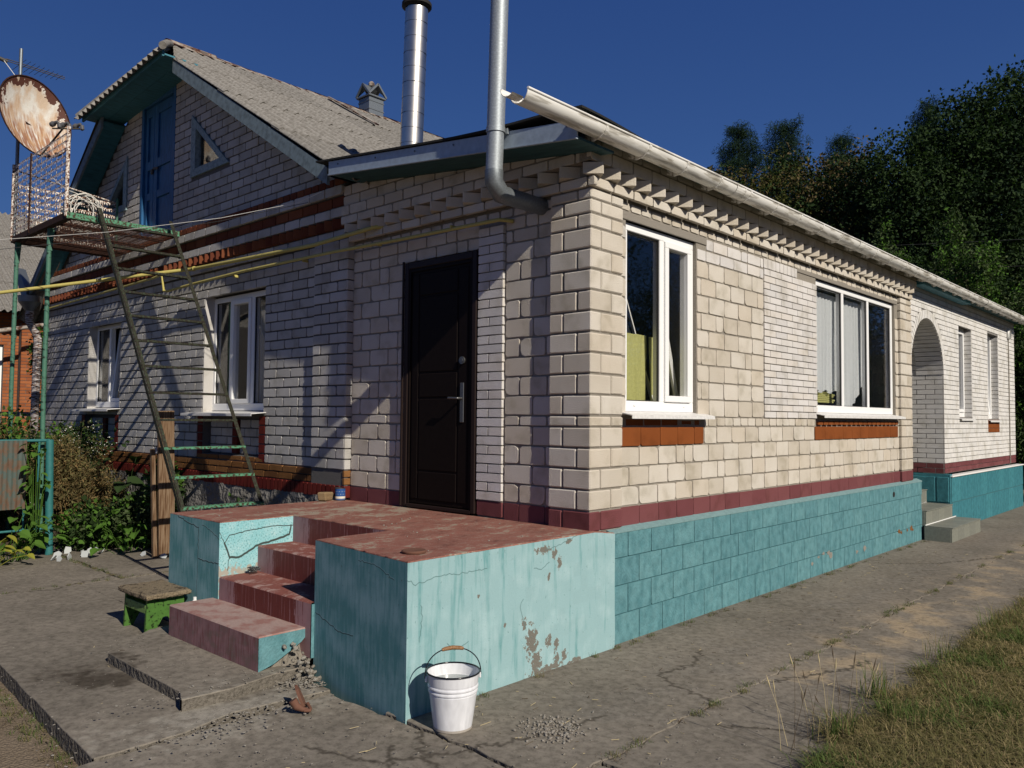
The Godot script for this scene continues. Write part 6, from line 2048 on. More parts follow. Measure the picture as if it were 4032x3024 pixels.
func dish() -> void:
	var D := base("satellite_dish")
	tag(D, "large rusty white satellite dish on a mast above the balcony railing", "satellite dish")
	var c := Vector3(-1.24, 5.50, -8.20)
	var dir := Vector3(0.33, 0.2, 0.92).normalized()   # towards the south sky
	var f := nz(1.6, 301, 5)
	var f2 := nz(5.0, 302, 4)
	picture("dish_rust", 512, 512, Vector2(2, 2), func(p: Vector2) -> Color:
		var q := p - Vector2.ONE
		var r := q.length()
		var col := Color(0.60, 0.58, 0.53) * (1.0 + 0.08 * f2.get_noise_2d(p.x * 4.0, p.y * 4.0))
		# rust runs downwards from spots, whole flakes gone near the upper right rim
		var run := f2.get_noise_2d(p.x * 2.2, p.y * 0.35)
		var low := clampf(0.34 - q.y * 0.95 + f.get_noise_2d(p.x * 1.5, p.y) * 0.5, 0.0, 1.0)
		col = col.lerp(Color(0.24, 0.095, 0.045), clampf((run + 0.42) * 2.4 * low, 0.0, 0.92))
		col = col.lerp(Color(0.45, 0.27, 0.13), clampf((f.get_noise_2d(p.x * 2.0 + 8.0, p.y * 1.2) + 0.3) * 0.9, 0.0, 0.6))
		var fl := r + 0.28 * f.get_noise_2d(p.x * 1.8 + 20.0, p.y * 1.8) + 0.10 * f2.get_noise_2d(p.x * 2.0, p.y * 2.0)
		if q.y > 0.05 and fl > 0.86: col = Color(0.085, 0.03, 0.02)
		return col)
	mat("dish_rust", Color.WHITE, {"tex": "dish_rust", "uv": true, "rough": 0.7})
	var z := dir
	var x := Vector3.UP.cross(z).normalized()
	var y := z.cross(x)
	var B := Basis(x, y, z)
	var g := G.new()
	var R := 0.50
	var rings := 10
	var segs := 40
	var P := func(i: int, k: int, o: float) -> Vector3:
		var r := R * i / rings
		var a := TAU * k / segs
		return c + B * Vector3(cos(a) * r, sin(a) * r * 1.08, 0.16 * (r / R) * (r / R) - 0.08 + o)
	for i in rings:
		for k in segs:
			var uv := func(ii: int, kk: int) -> Vector2:
				var r := float(ii) / rings * 0.5
				var a := TAU * kk / segs
				return Vector2(0.5 + cos(a) * r, 0.5 - sin(a) * r)
			g.quadu(P.call(i, k, 0.0), P.call(i + 1, k, 0.0), P.call(i + 1, k + 1, 0.0), P.call(i, k + 1, 0.0), uv.call(i, k), uv.call(i + 1, k), uv.call(i + 1, k + 1), uv.call(i, k + 1))
			g.quadu(P.call(i, k + 1, -0.008), P.call(i + 1, k + 1, -0.008), P.call(i + 1, k, -0.008), P.call(i, k, -0.008), uv.call(i, k + 1), uv.call(i + 1, k + 1), uv.call(i + 1, k), uv.call(i, k))
	part(g, "reflector", M.dish_rust, D)
	g = G.new()
	var rim := []
	for k in segs + 1: rim.append(P.call(rings, k % segs, 0.0))
	g.tube(rim, 0.010, 6, false)
	part(g, "rim", M.rust, D)
	var feed := c + B * Vector3(0.02, -0.30, 0.52)
	g = G.new()
	g.tube([P.call(rings, 30, 0.0), feed], 0.012, 8)
	g.tube([feed + B * Vector3(-0.14, -0.05, -0.03), feed + B * Vector3(0.24, 0.06, 0.02)], 0.010, 8)
	part(g, "arm", M.antenna, D)
	for q in [Vector3(-0.12, -0.02, 0.0), Vector3(0.03, 0.02, 0.0), Vector3(0.22, 0.07, 0.0)]:
		g = G.new()
		var l: Vector3 = feed + B * q
		g.lathe([Vector2(0.0, -0.07), Vector2(0.032, -0.068), Vector2(0.036, -0.03), Vector2(0.022, 0.0), Vector2(0.018, 0.05), Vector2(0.0, 0.052)], 12, Transform3D(B * Basis(Vector3.RIGHT, PI / 2), l + B * Vector3(0, 0.04, 0.0)))
		g.box(l + B * Vector3(0, -0.02, 0.07), Vector3(0.04, 0.07, 0.05), 0.01, B)
		part(g, "receiver", M.lnb, D)
	g = G.new()
	g.tube([Vector3(-1.34, 3.9, -8.41), Vector3(-1.335, 6.46, -8.41)], 0.022, 10)
	part(g, "mast", M.galv_dark, D)
	g = G.new()
	g.bar(c + B * Vector3(0, 0, -0.09), Vector3(-1.335, 5.40, -8.41), 0.08, 0.12)
	part(g, "mount", M.rust, D)
	# television aerial on the same mast
	var A := base("tv_antenna")
	tag(A, "thin dark television aerial on top of the dish mast", "antenna")
	var e0 := Vector3(-1.47, 6.30, -8.55)
	var e1 := Vector3(-0.80, 6.22, -8.40)
	for o in [0.0, 0.025]:
		g = G.new()
		g.tube([e0 + Vector3(0, o, 0), e1 + Vector3(0, o, 0)], 0.006, 6)
		part(g, "boom", M.antenna, A)
	for i in 9:
		g = G.new()
		var p := e0.lerp(e1, 0.22 + i * 0.085)
		var l := 0.19 - i * 0.012
		var s := Vector3(0.15, 0.12, 1.0).normalized()
		g.tube([p - s * l, p + s * l], 0.003, 5)
		part(g, "element", M.antenna, A)
	g = G.new()
	g.tube([e0 + Vector3(-0.10, 0.02, -0.02), e0 + Vector3(0.02, -0.01, 0)], 0.026, 10)
	part(g, "amplifier", M.antenna, A)
	# coiled white cable on the railing
	var K := base("cable_coil")
	tag(K, "coil of white cable hanging on the balcony railing", "cable")
	g = G.new()
	var pts := []
	for i in 150:
		var t := TAU * i / 20.0
		var rr := 0.19 + 0.025 * sin(i * 0.37) + 0.02 * sin(i * 0.113)
		pts.append(Vector3(-0.52 + cos(t) * rr + 0.04 * sin(i * 0.05), 4.42 + sin(t) * rr * 1.12 + 0.03 * sin(i * 0.071), -8.36 + 0.03 * sin(i * 0.21)))
	g.tube(pts, 0.0055, 6)
	part(g, "loops", M.cable_white, K)
	g = G.new()
	g.tube([Vector3(-1.50, 6.28, -8.52), Vector3(-1.30, 5.95, -8.38), Vector3(-1.2, 5.5, -8.36), Vector3(-1.1, 4.95, -8.37), Vector3(-0.75, 4.70, -8.37), Vector3(-0.5, 4.65, -8.36)], 0.005, 6)
	part(g, "lead", M.cable_white, K)

# ---------------------------------------------------------------- small things of the yard
func yard_things() -> void:
	var g := G.new()
	# gas pipes on the shaded wall
	var A := base("gas_pipe")
	tag(A, "yellow gas pipe crossing the old house wall and bending out past the ladder", "pipe")
	g.tube([Vector3(0.05, 3.395, -2.36), Vector3(-0.06, 3.385, -2.42), Vector3(-0.10, 3.36, -2.7), Vector3(-0.13, 3.33, -3.3), Vector3(-0.13, 3.36, -4.5), Vector3(-0.13, 3.40, -5.9), Vector3(-0.20, 3.39, -6.0), Vector3(-1.78, 3.05, -7.25), Vector3(-4.5, 2.46, -9.4)], 0.021, 12)
	part(g, "pipe", M.yellow_pipe, A)
	g = G.new()
	for p in [Vector3(-0.13, 3.40, -5.86)]: g.tube([p + Vector3(0, 0, -0.02), p + Vector3(0, 0, 0.02)], 0.028, 10)
	part(g, "coupling", M.yellow_pipe, A)
	var B := base("gas_pipe")
	tag(B, "lower yellow gas pipe running from the flue elbow along the walls", "pipe")
	g = G.new()
	g.tube([Vector3(0.04, 3.195, -0.80), Vector3(-0.05, 3.20, -0.86), Vector3(-0.06, 3.215, -2.0), Vector3(-0.12, 3.22, -3.0), Vector3(-0.12, 3.235, -4.7), Vector3(-0.12, 3.22, -5.9), Vector3(-0.13, 3.20, -6.55), Vector3(-0.13, 3.21, -6.66), Vector3(-0.13, 3.40, -6.72), Vector3(-0.12, 3.43, -6.80), Vector3(-0.11, 3.42, -7.0), Vector3(-0.10, 3.36, -11.2)], 0.016, 12)
	part(g, "pipe", M.yellow_pipe, B)
	g = G.new()
	for z in [-1.4, -2.4, -3.6, -5.0]: g.box(Vector3(-0.045, 3.222, z), Vector3(0.07, 0.03, 0.02), 0.004)
	part(g, "clip", M.yellow_pipe, B)
	# overhead cables
	for q in [["pale cable slung from the street past the balcony to the house cornice", "cable_white", [Vector3(-4.2, 3.62, -9.6), Vector3(-1.9, 3.60, -6.89), Vector3(-1.24, 3.60, -5.55), Vector3(-0.6, 3.67, -4.3), Vector3(-0.14, 3.80, -3.6), Vector3(-0.13, 3.84, -3.2)], 0.0035], ["thin dark cable slung below the pale one to the cornice", "cable_dark", [Vector3(-4.2, 3.50, -9.6), Vector3(-1.9, 3.49, -6.89), Vector3(-1.24, 3.53, -5.55), Vector3(-0.6, 3.64, -4.3), Vector3(-0.12, 3.78, -3.45)], 0.003]]:
		g = G.new()
		g.tube(q[2], q[3], 6)
		var o := put(g.mesh(M[q[1]]), "cable")
		tag(o, q[0], "cable")
	# downspout of the old house
	var D := base("downspout", Vector3.ZERO)
	tag(D, "peeling white downpipe with funnel head at the far corner of the old house", "downpipe")
	mat("downpipe", lin(0.50, 0.50, 0.52), {"tex": "rusty", "scale": Vector3(1.0, 5.0, 1.0), "rough": 0.6})
	g = G.new()
	g.tube([Vector3(-0.27, 3.34, -11.35), Vector3(-0.27, 3.16, -11.37), Vector3(-0.16, 2.98, -11.38), Vector3(-0.13, 2.9, -11.38), Vector3(-0.14, 1.8, -11.38), Vector3(-0.15, 0.1, -11.38)], 0.062, 14)
	part(g, "pipe", M.downpipe, D)
	g = G.new()
	g.lathe([Vector2(0.065, 0.0), Vector2(0.17, 0.14), Vector2(0.18, 0.24), Vector2(0.17, 0.24), Vector2(0.06, 0.02)], 10, Transform3D(Basis(), Vector3(-0.28, 3.34, -11.35)))
	part(g, "funnel", M.galv_dark, D)
	g = G.new()
	g.bar(Vector3(-0.30, 3.55, -11.35), Vector3(-0.40, 4.02, -11.5), 0.16, 0.10)
	part(g, "spout", M.galv_dark, D)
	# plank
	var W := base("wooden_plank", Vector3(-0.43, 0, -5.83))
	tag(W, "upright weathered plank standing behind the ladder", "plank")
	g = G.new()
	g.box(Vector3(0.02, 0.84, 0), Vector3(0.185, 1.70, 0.045), 0.004, Basis(Vector3.FORWARD, -0.03))
	part(g, "board", M.plank, W)
	g = G.new()
	g.box(Vector3(-0.105, 0.62, -0.03), Vector3(0.045, 1.26, 0.05), 0.004, Basis(Vector3.FORWARD, -0.045))
	part(g, "batten", M.plank, W)
	# stool
	var S := base("wooden_stool", Vector3(-1.83, 0, -2.82), 0.0)
	tag(S, "small green wooden stool with a weathered seat beside the steps", "stool")
	g = G.new()
	var sn := nz(5.0, 55, 3)
	var seat := PackedVector2Array()
	for i in 40:
		var a := TAU * i / 40.0
		var q := Vector2(cos(a), sin(a))
		var m := maxf(absf(q.x), absf(q.y))
		var e := q / m * Vector2(0.175, 0.265)
		if absf(q.x) > 0.9 * m and absf(q.y) > 0.9 * m: e *= 0.97
		seat.append(e * (1.0 + 0.03 * sn.get_noise_2d(e.x * 6.0, e.y * 6.0)))
	for i in 40:
		var a := seat[i]
		var b := seat[(i + 1) % 40]
		var j := func(p: Vector2, y: float, k: float) -> Vector3: return Vector3(p.x * k, y + 0.006 * sn.get_noise_2d(p.x * 9.0 + y * 40.0, p.y * 9.0), p.y * k)
		g.quad(j.call(b, 0.268, 0.96), j.call(a, 0.268, 0.96), j.call(a, 0.278, 1.0), j.call(b, 0.278, 1.0))
		g.quad(j.call(b, 0.278, 1.0), j.call(a, 0.278, 1.0), j.call(a, 0.297, 1.0), j.call(b, 0.297, 1.0))
		g.quad(j.call(b, 0.297, 1.0), j.call(a, 0.297, 1.0), j.call(a, 0.306, 0.95), j.call(b, 0.306, 0.95))
		g.tri(j.call(b, 0.306, 0.95), j.call(a, 0.306, 0.95), Vector3(0, 0.305, 0))
		g.tri(j.call(a, 0.268, 0.96), j.call(b, 0.268, 0.96), Vector3(0, 0.268, 0))
	part(g, "seat", M.stool_top, S)
	for z in [0.19, -0.19]:
		g = G.new()
		g.prism(PackedVector2Array([Vector2(-0.14, 0.27), Vector2(-0.15, 0.0), Vector2(-0.085, 0.0), Vector2(-0.02, 0.115), Vector2(0.0, 0.12), Vector2(0.02, 0.115), Vector2(0.085, 0.0), Vector2(0.15, 0.0), Vector2(0.14, 0.27)]), z - 0.011, z + 0.011)
		part(g, "end_board", M.stool_green, S)
	for x in [-0.135, 0.135]:
		g = G.new()
		g.box(Vector3(x, 0.19, 0), Vector3(0.018, 0.065, 0.357), 0.002)
		part(g, "rail", M.stool_green1, S)
	# enamel bucket
	var U := base("enamel_bucket", Vector3(-1.60, 0.0, 0.31))
	tag(U, "white enamel bucket with black rim and wooden grip, half full of water", "bucket")
	g = G.new()
	var prof := [Vector2(0.0, 0.008), Vector2(0.094, 0.008), Vector2(0.098, 0.0), Vector2(0.102, 0.003), Vector2(0.1035, 0.012)]
	for i in 13: prof.append(Vector2(lerpf(0.1035, 0.128, i / 12.0), lerpf(0.014, 0.185, i / 12.0)))
	for y in [0.19, 0.213]:
		var rr := lerpf(0.103, 0.1415, y / 0.298)
		for q in [[-0.001, 0.0], [0.004, 0.003], [0.0055, 0.009], [0.004, 0.015], [-0.002, 0.019]]: prof.append(Vector2(rr + q[0], y + q[1]))
	prof.append(Vector2(0.1335, 0.24)); prof.append(Vector2(0.1405, 0.292))
	g.lathe(prof, 48)
	g.lathe([Vector2(0.139, 0.293), Vector2(0.1325, 0.24), Vector2(0.128, 0.215), Vector2(0.100, 0.02), Vector2(0.0, 0.02)], 48)
	part(g, "body", M.enamel, U)
	g = G.new()
	g.lathe([Vector2(0.1008, -0.001), Vector2(0.1042, 0.003), Vector2(0.1052, 0.015)], 48)
	part(g, "base_band", M.enamel_dirt, U)
	g = G.new()
	var rim := []
	for i in 49: rim.append(Vector3(cos(TAU * i / 48) * 0.1415, 0.295, sin(TAU * i / 48) * 0.1415))
	g.tube(rim, 0.0048, 8, false)
	part(g, "rim", M.enamel_rim, U)
	g = G.new()
	g.lathe([Vector2(0.1305, 0.236), Vector2(0.0, 0.236)], 40)
	part(g, "water", M.water, U)
	var hx := Vector3(0.86, 0, 0.51)
	var hb := Vector3(-0.51, 0, 0.86)
	for sd in [-1.0, 1.0]:
		g = G.new()
		g.box(hx * 0.146 * sd + Vector3(0, 0.262, 0), Vector3(0.010, 0.03, 0.022), 0.003, Basis(hx, Vector3.UP, hb))
		part(g, "ear", M.enamel, U)
	g = G.new()
	var hp := []
	for i in 25:
		var t := PI * i / 24.0
		var xx := -cos(t) * 0.152
		var yy := 0.265 + pow(sin(t), 0.8) * 0.145
		hp.append(hx * xx + Vector3(0, yy, 0) - hb * 0.02 * sin(t))
	g.tube(hp, 0.0032, 8)
	part(g, "handle", M.enamel_rim, U)
	g = G.new()
	g.tube([hp[9] * 1.0, hp[10], hp[12], hp[14], hp[15]], [0.0085, 0.011, 0.0115, 0.011, 0.0085], 12)
	part(g, "grip", M.grip_wood, U)
	# things lying on the porch
	picture("can_print", 256, 128, Vector2(2, 1), func(p: Vector2) -> Color:
		var c := Color(0.02, 0.07, 0.22)
		if p.y > 0.16 and p.y < 0.34: c = Color(0.62, 0.58, 0.48)
		elif p.y < 0.16: c = Color(0.06, 0.10, 0.22)
		if p.y > 0.40 and p.y < 0.9:
			for i in 24:
				var s := Vector2(fposmod(i * 0.1667 + (0.083 if (i / 12) % 2 else 0.0), 2.0), 0.5 + 0.27 * (i / 12))
				if i % 12 < 12:
					var d := p - Vector2(fposmod((i % 12) * 0.1667 + (0.083 if i > 11 else 0.0), 2.0), 0.52 + (0.24 if i > 11 else 0.0))
					var a := d.angle()
					if d.length() < 0.022 * (1.0 + 0.35 * cos(5.0 * (a - PI / 2))): c = Color(0.6, 0.66, 0.72)
		return c)
	mat("can_print", Color.WHITE, {"tex": "can_print", "uv": true, "rough": 0.4})
	var C := base("paint_can", Vector3(-0.06, 0.85, -2.905))
	tag(C, "small blue tin printed with white stars in the porch corner", "tin")
	g = G.new()
	for k in 24:
		var a := TAU * k / 24.0
		var b := TAU * (k + 1) / 24.0
		var da := Vector3(cos(a), 0, sin(a))
		var db := Vector3(cos(b), 0, sin(b))
		g.trin(da * 0.048 + Vector3.UP * 0.002, db * 0.048 + Vector3.UP * 0.002, db * 0.048 + Vector3.UP * 0.112, da, db, db, Vector2(k / 24.0, 1), Vector2((k + 1) / 24.0, 1), Vector2((k + 1) / 24.0, 0))
		g.trin(da * 0.048 + Vector3.UP * 0.002, db * 0.048 + Vector3.UP * 0.112, da * 0.048 + Vector3.UP * 0.112, da, db, da, Vector2(k / 24.0, 1), Vector2((k + 1) / 24.0, 0), Vector2(k / 24.0, 0))
	part(g, "body", M.can_print, C)
	g = G.new()
	g.lathe([Vector2(0.049, 0.0), Vector2(0.050, 0.004), Vector2(0.048, 0.006)], 24); g.lathe([Vector2(0.048, 0.110), Vector2(0.0505, 0.113), Vector2(0.0505, 0.117), Vector2(0.044, 0.114), Vector2(0.0, 0.108)], 24)
	part(g, "rims", M.dark_steel, C)
	var FB := G.new()
	FB.box(Vector3(0, 0.042, 0), Vector3(0.155, 0.082, 0.09), 0.012)
	for i in FB.v.size(): FB.v[i] += Vector3(sin(FB.v[i].y * 90.0) * 0.004, sin(FB.v[i].x * 70.0) * 0.004, sin(FB.v[i].x * 60.0 + FB.v[i].y * 50.0) * 0.006)
	mat("old_brick", lin(0.36, 0.25, 0.13), {"tex": "aggregate", "scale": 5.0, "bump": 0.8, "rough": 0.95})
	var fb := put(FB.mesh(M.old_brick), "brick_piece")
	fb.position = Vector3(-0.20, 0.85, -2.945)
	fb.rotation.y = 0.5
	tag(fb, "crumbling yellowish half brick beside the blue starred tin", "brick")
	g = G.new()
	g.lathe([Vector2(0.0, 0.012), Vector2(0.05, 0.016), Vector2(0.068, 0.018), Vector2(0.073, 0.012), Vector2(0.07, 0.002), Vector2(0.06, 0.0), Vector2(0.0, 0.0)], 32)
	var lid := put(g.mesh(M.steel_scrap), "round_lid")
	lid.position = Vector3(-1.50, 0.851, -0.14)
	tag(lid, "round rusty lid lying on the porch edge", "lid")
	# rusty scrap on the ground: hammer-like piece
	var R := base("rusty_scrap", Vector3(-2.03, 0.0, -0.47), 0.4)
	tag(R, "rusty broken tool head lying in the gravel before the porch", "scrap metal")
	g = G.new()
	g.prism(PackedVector2Array([Vector2(-0.035, 0.0), Vector2(0.03, -0.01), Vector2(0.042, 0.04), Vector2(0.03, 0.09), Vector2(0.0, 0.125), Vector2(-0.028, 0.10), Vector2(-0.04, 0.05)]), -0.008, 0.008, Transform3D(Basis(Vector3.RIGHT, -0.5) * Basis(Vector3.UP, 0.5), Vector3(0.04, 0.012, 0.0)))
	part(g, "blade", M.steel_scrap, R)
	g = G.new()
	g.tube([Vector3(-0.045, 0.07, -0.02), Vector3(-0.035, 0.035, 0.0), Vector3(-0.02, 0.018, 0.03), Vector3(0.0, 0.012, 0.05)], [0.024, 0.022, 0.014, 0.010], 10)
	g.tube([Vector3(-0.02, 0.012, 0.04), Vector3(-0.01, 0.014, 0.07), Vector3(0.01, 0.014, 0.06), Vector3(0.04, 0.03, 0.02)], 0.010, 8)
	part(g, "hook", M.steel_scrap, R)
	# tangle of steel wool on the second step
	g = G.new()
	var wp := []
	for i in 160: wp.append(Vector3(sin(i * 1.7) * 0.05 * (0.5 + 0.5 * sin(i * 0.31)), 0.02 + 0.022 * (1.0 + sin(i * 2.3)) * 0.8, cos(i * 1.3) * 0.04 * (0.6 + 0.4 * cos(i * 0.23))))
	g.tube(wp, 0.0022, 4)
	var sw := put(g.mesh(M.dark_steel), "steel_wool")
	sw.position = Vector3(-1.40, 0.45, -2.10)
	tag(sw, "grey tangle of wire wool on the second step", "wire wool")
	# white bottle behind the stool
	g = G.new()
	g.lathe([Vector2(0.0, 0.0), Vector2(0.028, 0.0), Vector2(0.03, 0.01), Vector2(0.03, 0.20), Vector2(0.022, 0.235), Vector2(0.012, 0.25), Vector2(0.012, 0.27), Vector2(0.0, 0.27)], 20)
	var bo := put(g.mesh(M.trim_white), "plastic_bottle")
	bo.position = Vector3(-1.70, 0.004, -2.42)
	tag(bo, "white plastic bottle standing between stool and lowest step", "bottle")
	# gate and fence post
	var F := base("garden_gate", Vector3.ZERO)
	tag(F, "teal garden gate with a rusty corrugated sheet panel", "gate")
	var gz := -6.98
	g = G.new()
	g.tube([Vector3(-1.275, -0.05, gz + 0.05), Vector3(-1.29, 1.34, gz)], 0.043, 14)
	part(g, "gate_post", M.teal_post, F)
	g = G.new()
	for q in [[-1.40, 0.25, -1.40, 1.33], [-1.54, 0.25, -1.54, 1.33]]: g.tube([Vector3(q[0], q[1], gz), Vector3(q[2], q[3], gz)], 0.012, 8)
	g.tube([Vector3(-3.6, 1.33, gz), Vector3(-1.29, 1.33, gz)], 0.018, 8)
	g.tube([Vector3(-3.6, 0.3, gz), Vector3(-1.29, 0.3, gz)], 0.014, 8)
	part(g, "gate_frame", M.teal_post, F)
	g = G.new()
	mat("gate_sheet", lin(0.9, 0.9, 0.9), {"tex": "rust_dull", "scale": Vector3(1.4, 0.6, 1.4), "rough": 0.7})
	var cs := []
	var sx := -3.5
	while sx < -1.53:
		cs.append(sx); sx += 0.0125
	for i in cs.size() - 1:
		var za := gz + 0.03 + 0.006 * sin(cs[i] * TAU / 0.05)
		var zb := gz + 0.03 + 0.006 * sin(cs[i + 1] * TAU / 0.05)
		g.quad(Vector3(cs[i], 0.55, za), Vector3(cs[i + 1], 0.55, zb), Vector3(cs[i + 1], 1.335, zb), Vector3(cs[i], 1.335, za))
		g.quad(Vector3(cs[i + 1], 0.55, zb - 0.002), Vector3(cs[i], 0.55, za - 0.002), Vector3(cs[i], 1.335, za - 0.002), Vector3(cs[i + 1], 1.335, zb - 0.002))
	part(g, "sheet_panel", M.gate_sheet, F)
	# white shards at the garden edge
	var spots := [[-1.28, -6.62], [-1.10, -6.86], [-1.02, -6.60], [-0.92, -6.66], [-0.84, -6.72], [-0.80, -6.6], [-1.38, -6.45], [-1.34, -6.38], [-1.22, -6.42], [-1.05, -6.45], [-0.55, -6.05], [-0.47, -5.72]]
	for q in spots:
		g = G.new()
		var r1 := rng.randf_range(0.03, 0.06)
		var pl := PackedVector2Array()
		for k in 6: pl.append(Vector2(cos(TAU * k / 6.0), sin(TAU * k / 6.0)) * r1 * rng.randf_range(0.6, 1.15))
		g.prism(pl, -0.006, 0.006)
		var o := put(g.mesh(M.shard), "ceramic_shard")
		o.position = Vector3(q[0], 0.03, q[1])
		o.rotation = Vector3(rng.randf_range(-0.9, 0.2), rng.randf_range(0, 6), rng.randf_range(-0.5, 0.5))
		tag(o, "pale broken shard lying at the edge of the weedy garden", "shard", "pale shards at the garden edge")

# ---------------------------------------------------------------- neighbour's house
func neighbour() -> void:
	var N := base("neighbour_house", Vector3(2.0, 0, -19))
	tag(N, "orange brick neighbour house with grey corrugated roof at the left edge", "house")
	N.position = Vector3.ZERO
	var z := -18.4
	var W := wall_node(N, "front_wall", true, z)
	var L := []
	fill(L, rows_of(0.2, 0.077, 52), -1.0, 3.6, {"kind": "orange", "len": 0.26, "joint": 0.011, "wear": 0.006, "d": 0.01, "holes": [[0.55, 1.2, 1.25, 3.3]]})
	fill(L, rows_of(0.2, 0.077, 47), 1.55, 2.35, {"kind": "orange", "len": 0.26, "joint": 0.011, "wear": 0.006, "d": 0.01, "out": 0.25})
	lay(W, L, 300)
	var g := G.new()
	core(g, -8.0, 6.0, 0.0, 4.25, [[0.55, 1.2, 1.25, 3.3]], 0.0, -0.3)
	g.span(Vector3(1.56, 0.0, 0.0), Vector3(2.34, 3.82, 0.25))
	part(g, "mortar", M.mortar_dark, W)
	window(N, true, z - 0.08, 0.55, 1.25, 1.2, 3.3, [[0.55, 1.25, false]])
	var R := holder("roof", N)
	var th := 0.56
	var dn := Vector3(0, -sin(th), cos(th))
	var nn := Vector3(0, cos(th), sin(th))
	var sh := sheet_mesh(1.13, 1.75, M.asbestos1)
	for r in 4:
		for c in 10:
			var o := put(sh, "roof_sheet", R)
			o.transform = Transform3D(Basis(Vector3.RIGHT, nn, dn), Vector3(-5.0 + c * 1.08, 4.02, z + 0.75) - dn * (1.75 + 1.55 * r) + nn * 0.012 * r)
	g = G.new()
	g.span(Vector3(-5.0, 4.0, z + 0.45), Vector3(5.8, 4.12, z + 0.5))
	part(g, "fascia", M.door_frame, R)
	g = G.new()
	g.tube([Vector3(-3.0, 2.9, z + 1.2), Vector3(0.6, 3.45, z + 1.0), Vector3(2.3, 3.85, z + 0.9)], 0.05, 8)
	part(g, "down_rail", M.ridge_tin, N)
	g = G.new()
	g.span(Vector3(-3.0, 1.6, z + 2.0), Vector3(3.2, 1.68, z + 4.2))
	part(g, "shed_roof", M.lintel, N)

# ---------------------------------------------------------------- plants
func leaf_card(l: float, w: float, fold: float) -> G:
	var g := G.new()
	var a := Vector3(0, 0, 0)
	var t := Vector3(0, 0, l)
	var m := Vector3(0, 0, l * 0.45)
	g.tri(a, m + Vector3(w * 0.5, fold, 0), t); g.tri(a, t, m + Vector3(-w * 0.5, fold, 0))
	return g

func clump(key: String, n: int, radius: float, l: float, w: float, m: Material, sd: int) -> ArrayMesh:
	var r := RandomNumberGenerator.new()
	r.seed = sd
	var g := G.new()
	for i in n:
		var p := Vector3(r.randfn(), r.randfn(), r.randfn()).normalized() * radius * pow(r.randf(), 0.5)
		var d := (p.normalized() + Vector3(r.randfn(), r.randfn() - 0.3, r.randfn()) * 0.7).normalized()
		var x := d.cross(Vector3(r.randfn(), r.randfn() + 1.2, r.randfn())).normalized()
		var y := d.cross(x)
		var b := Basis(x, y, d)
		var ll := l * r.randf_range(0.7, 1.25)
		var ww := w * r.randf_range(0.75, 1.2)
		var t := p + d * ll
		var mm := p + d * ll * 0.45
		g.tri(p, mm + b * Vector3(ww * 0.5, ww * 0.18, 0), t); g.tri(p, t, mm + b * Vector3(-ww * 0.5, ww * 0.18, 0))
	return g.mesh(m)

# many copies joined into one mesh
func joined(called: String, parent: Node, mesh: ArrayMesh, xf: Array) -> MeshInstance3D:
	var a := mesh.surface_get_arrays(0)
	var v: PackedVector3Array = a[Mesh.ARRAY_VERTEX]
	var n: PackedVector3Array = a[Mesh.ARRAY_NORMAL]
	var V := PackedVector3Array()
	var N := PackedVector3Array()
	for t in xf:
		V.append_array(t * v)
		N.append_array(Transform3D(t.basis.orthonormalized(), Vector3.ZERO) * n)
	var b := []
	b.resize(Mesh.ARRAY_MAX)
	b[Mesh.ARRAY_VERTEX] = V; b[Mesh.ARRAY_NORMAL] = N
	var m := ArrayMesh.new()
	m.add_surface_from_arrays(Mesh.PRIMITIVE_TRIANGLES, b)
	m.surface_set_material(0, mesh.surface_get_material(0))
	return put(m, called, parent)

func scatter(called: String, parent: Node, mesh: Mesh, xf: Array) -> MultiMeshInstance3D:
	var mm := MultiMesh.new()
	mm.transform_format = MultiMesh.TRANSFORM_3D
	mm.mesh = mesh
	mm.instance_count = xf.size()
	for i in xf.size(): mm.set_instance_transform(i, xf[i])
	var o := MultiMeshInstance3D.new()
	o.multimesh = mm
	o.name = numbered(called) if parent == self else called
	parent.add_child(o, true)
	return o

func turned(r: RandomNumberGenerator, at: Vector3, s: float) -> Transform3D:
	var b := Basis(Vector3.UP, r.randf() * TAU) * Basis(Vector3.RIGHT, r.randf_range(-0.8, 0.8)) * Basis(Vector3.FORWARD, r.randf_range(-0.8, 0.8))
	return Transform3D(b.scaled(Vector3.ONE * s), at)

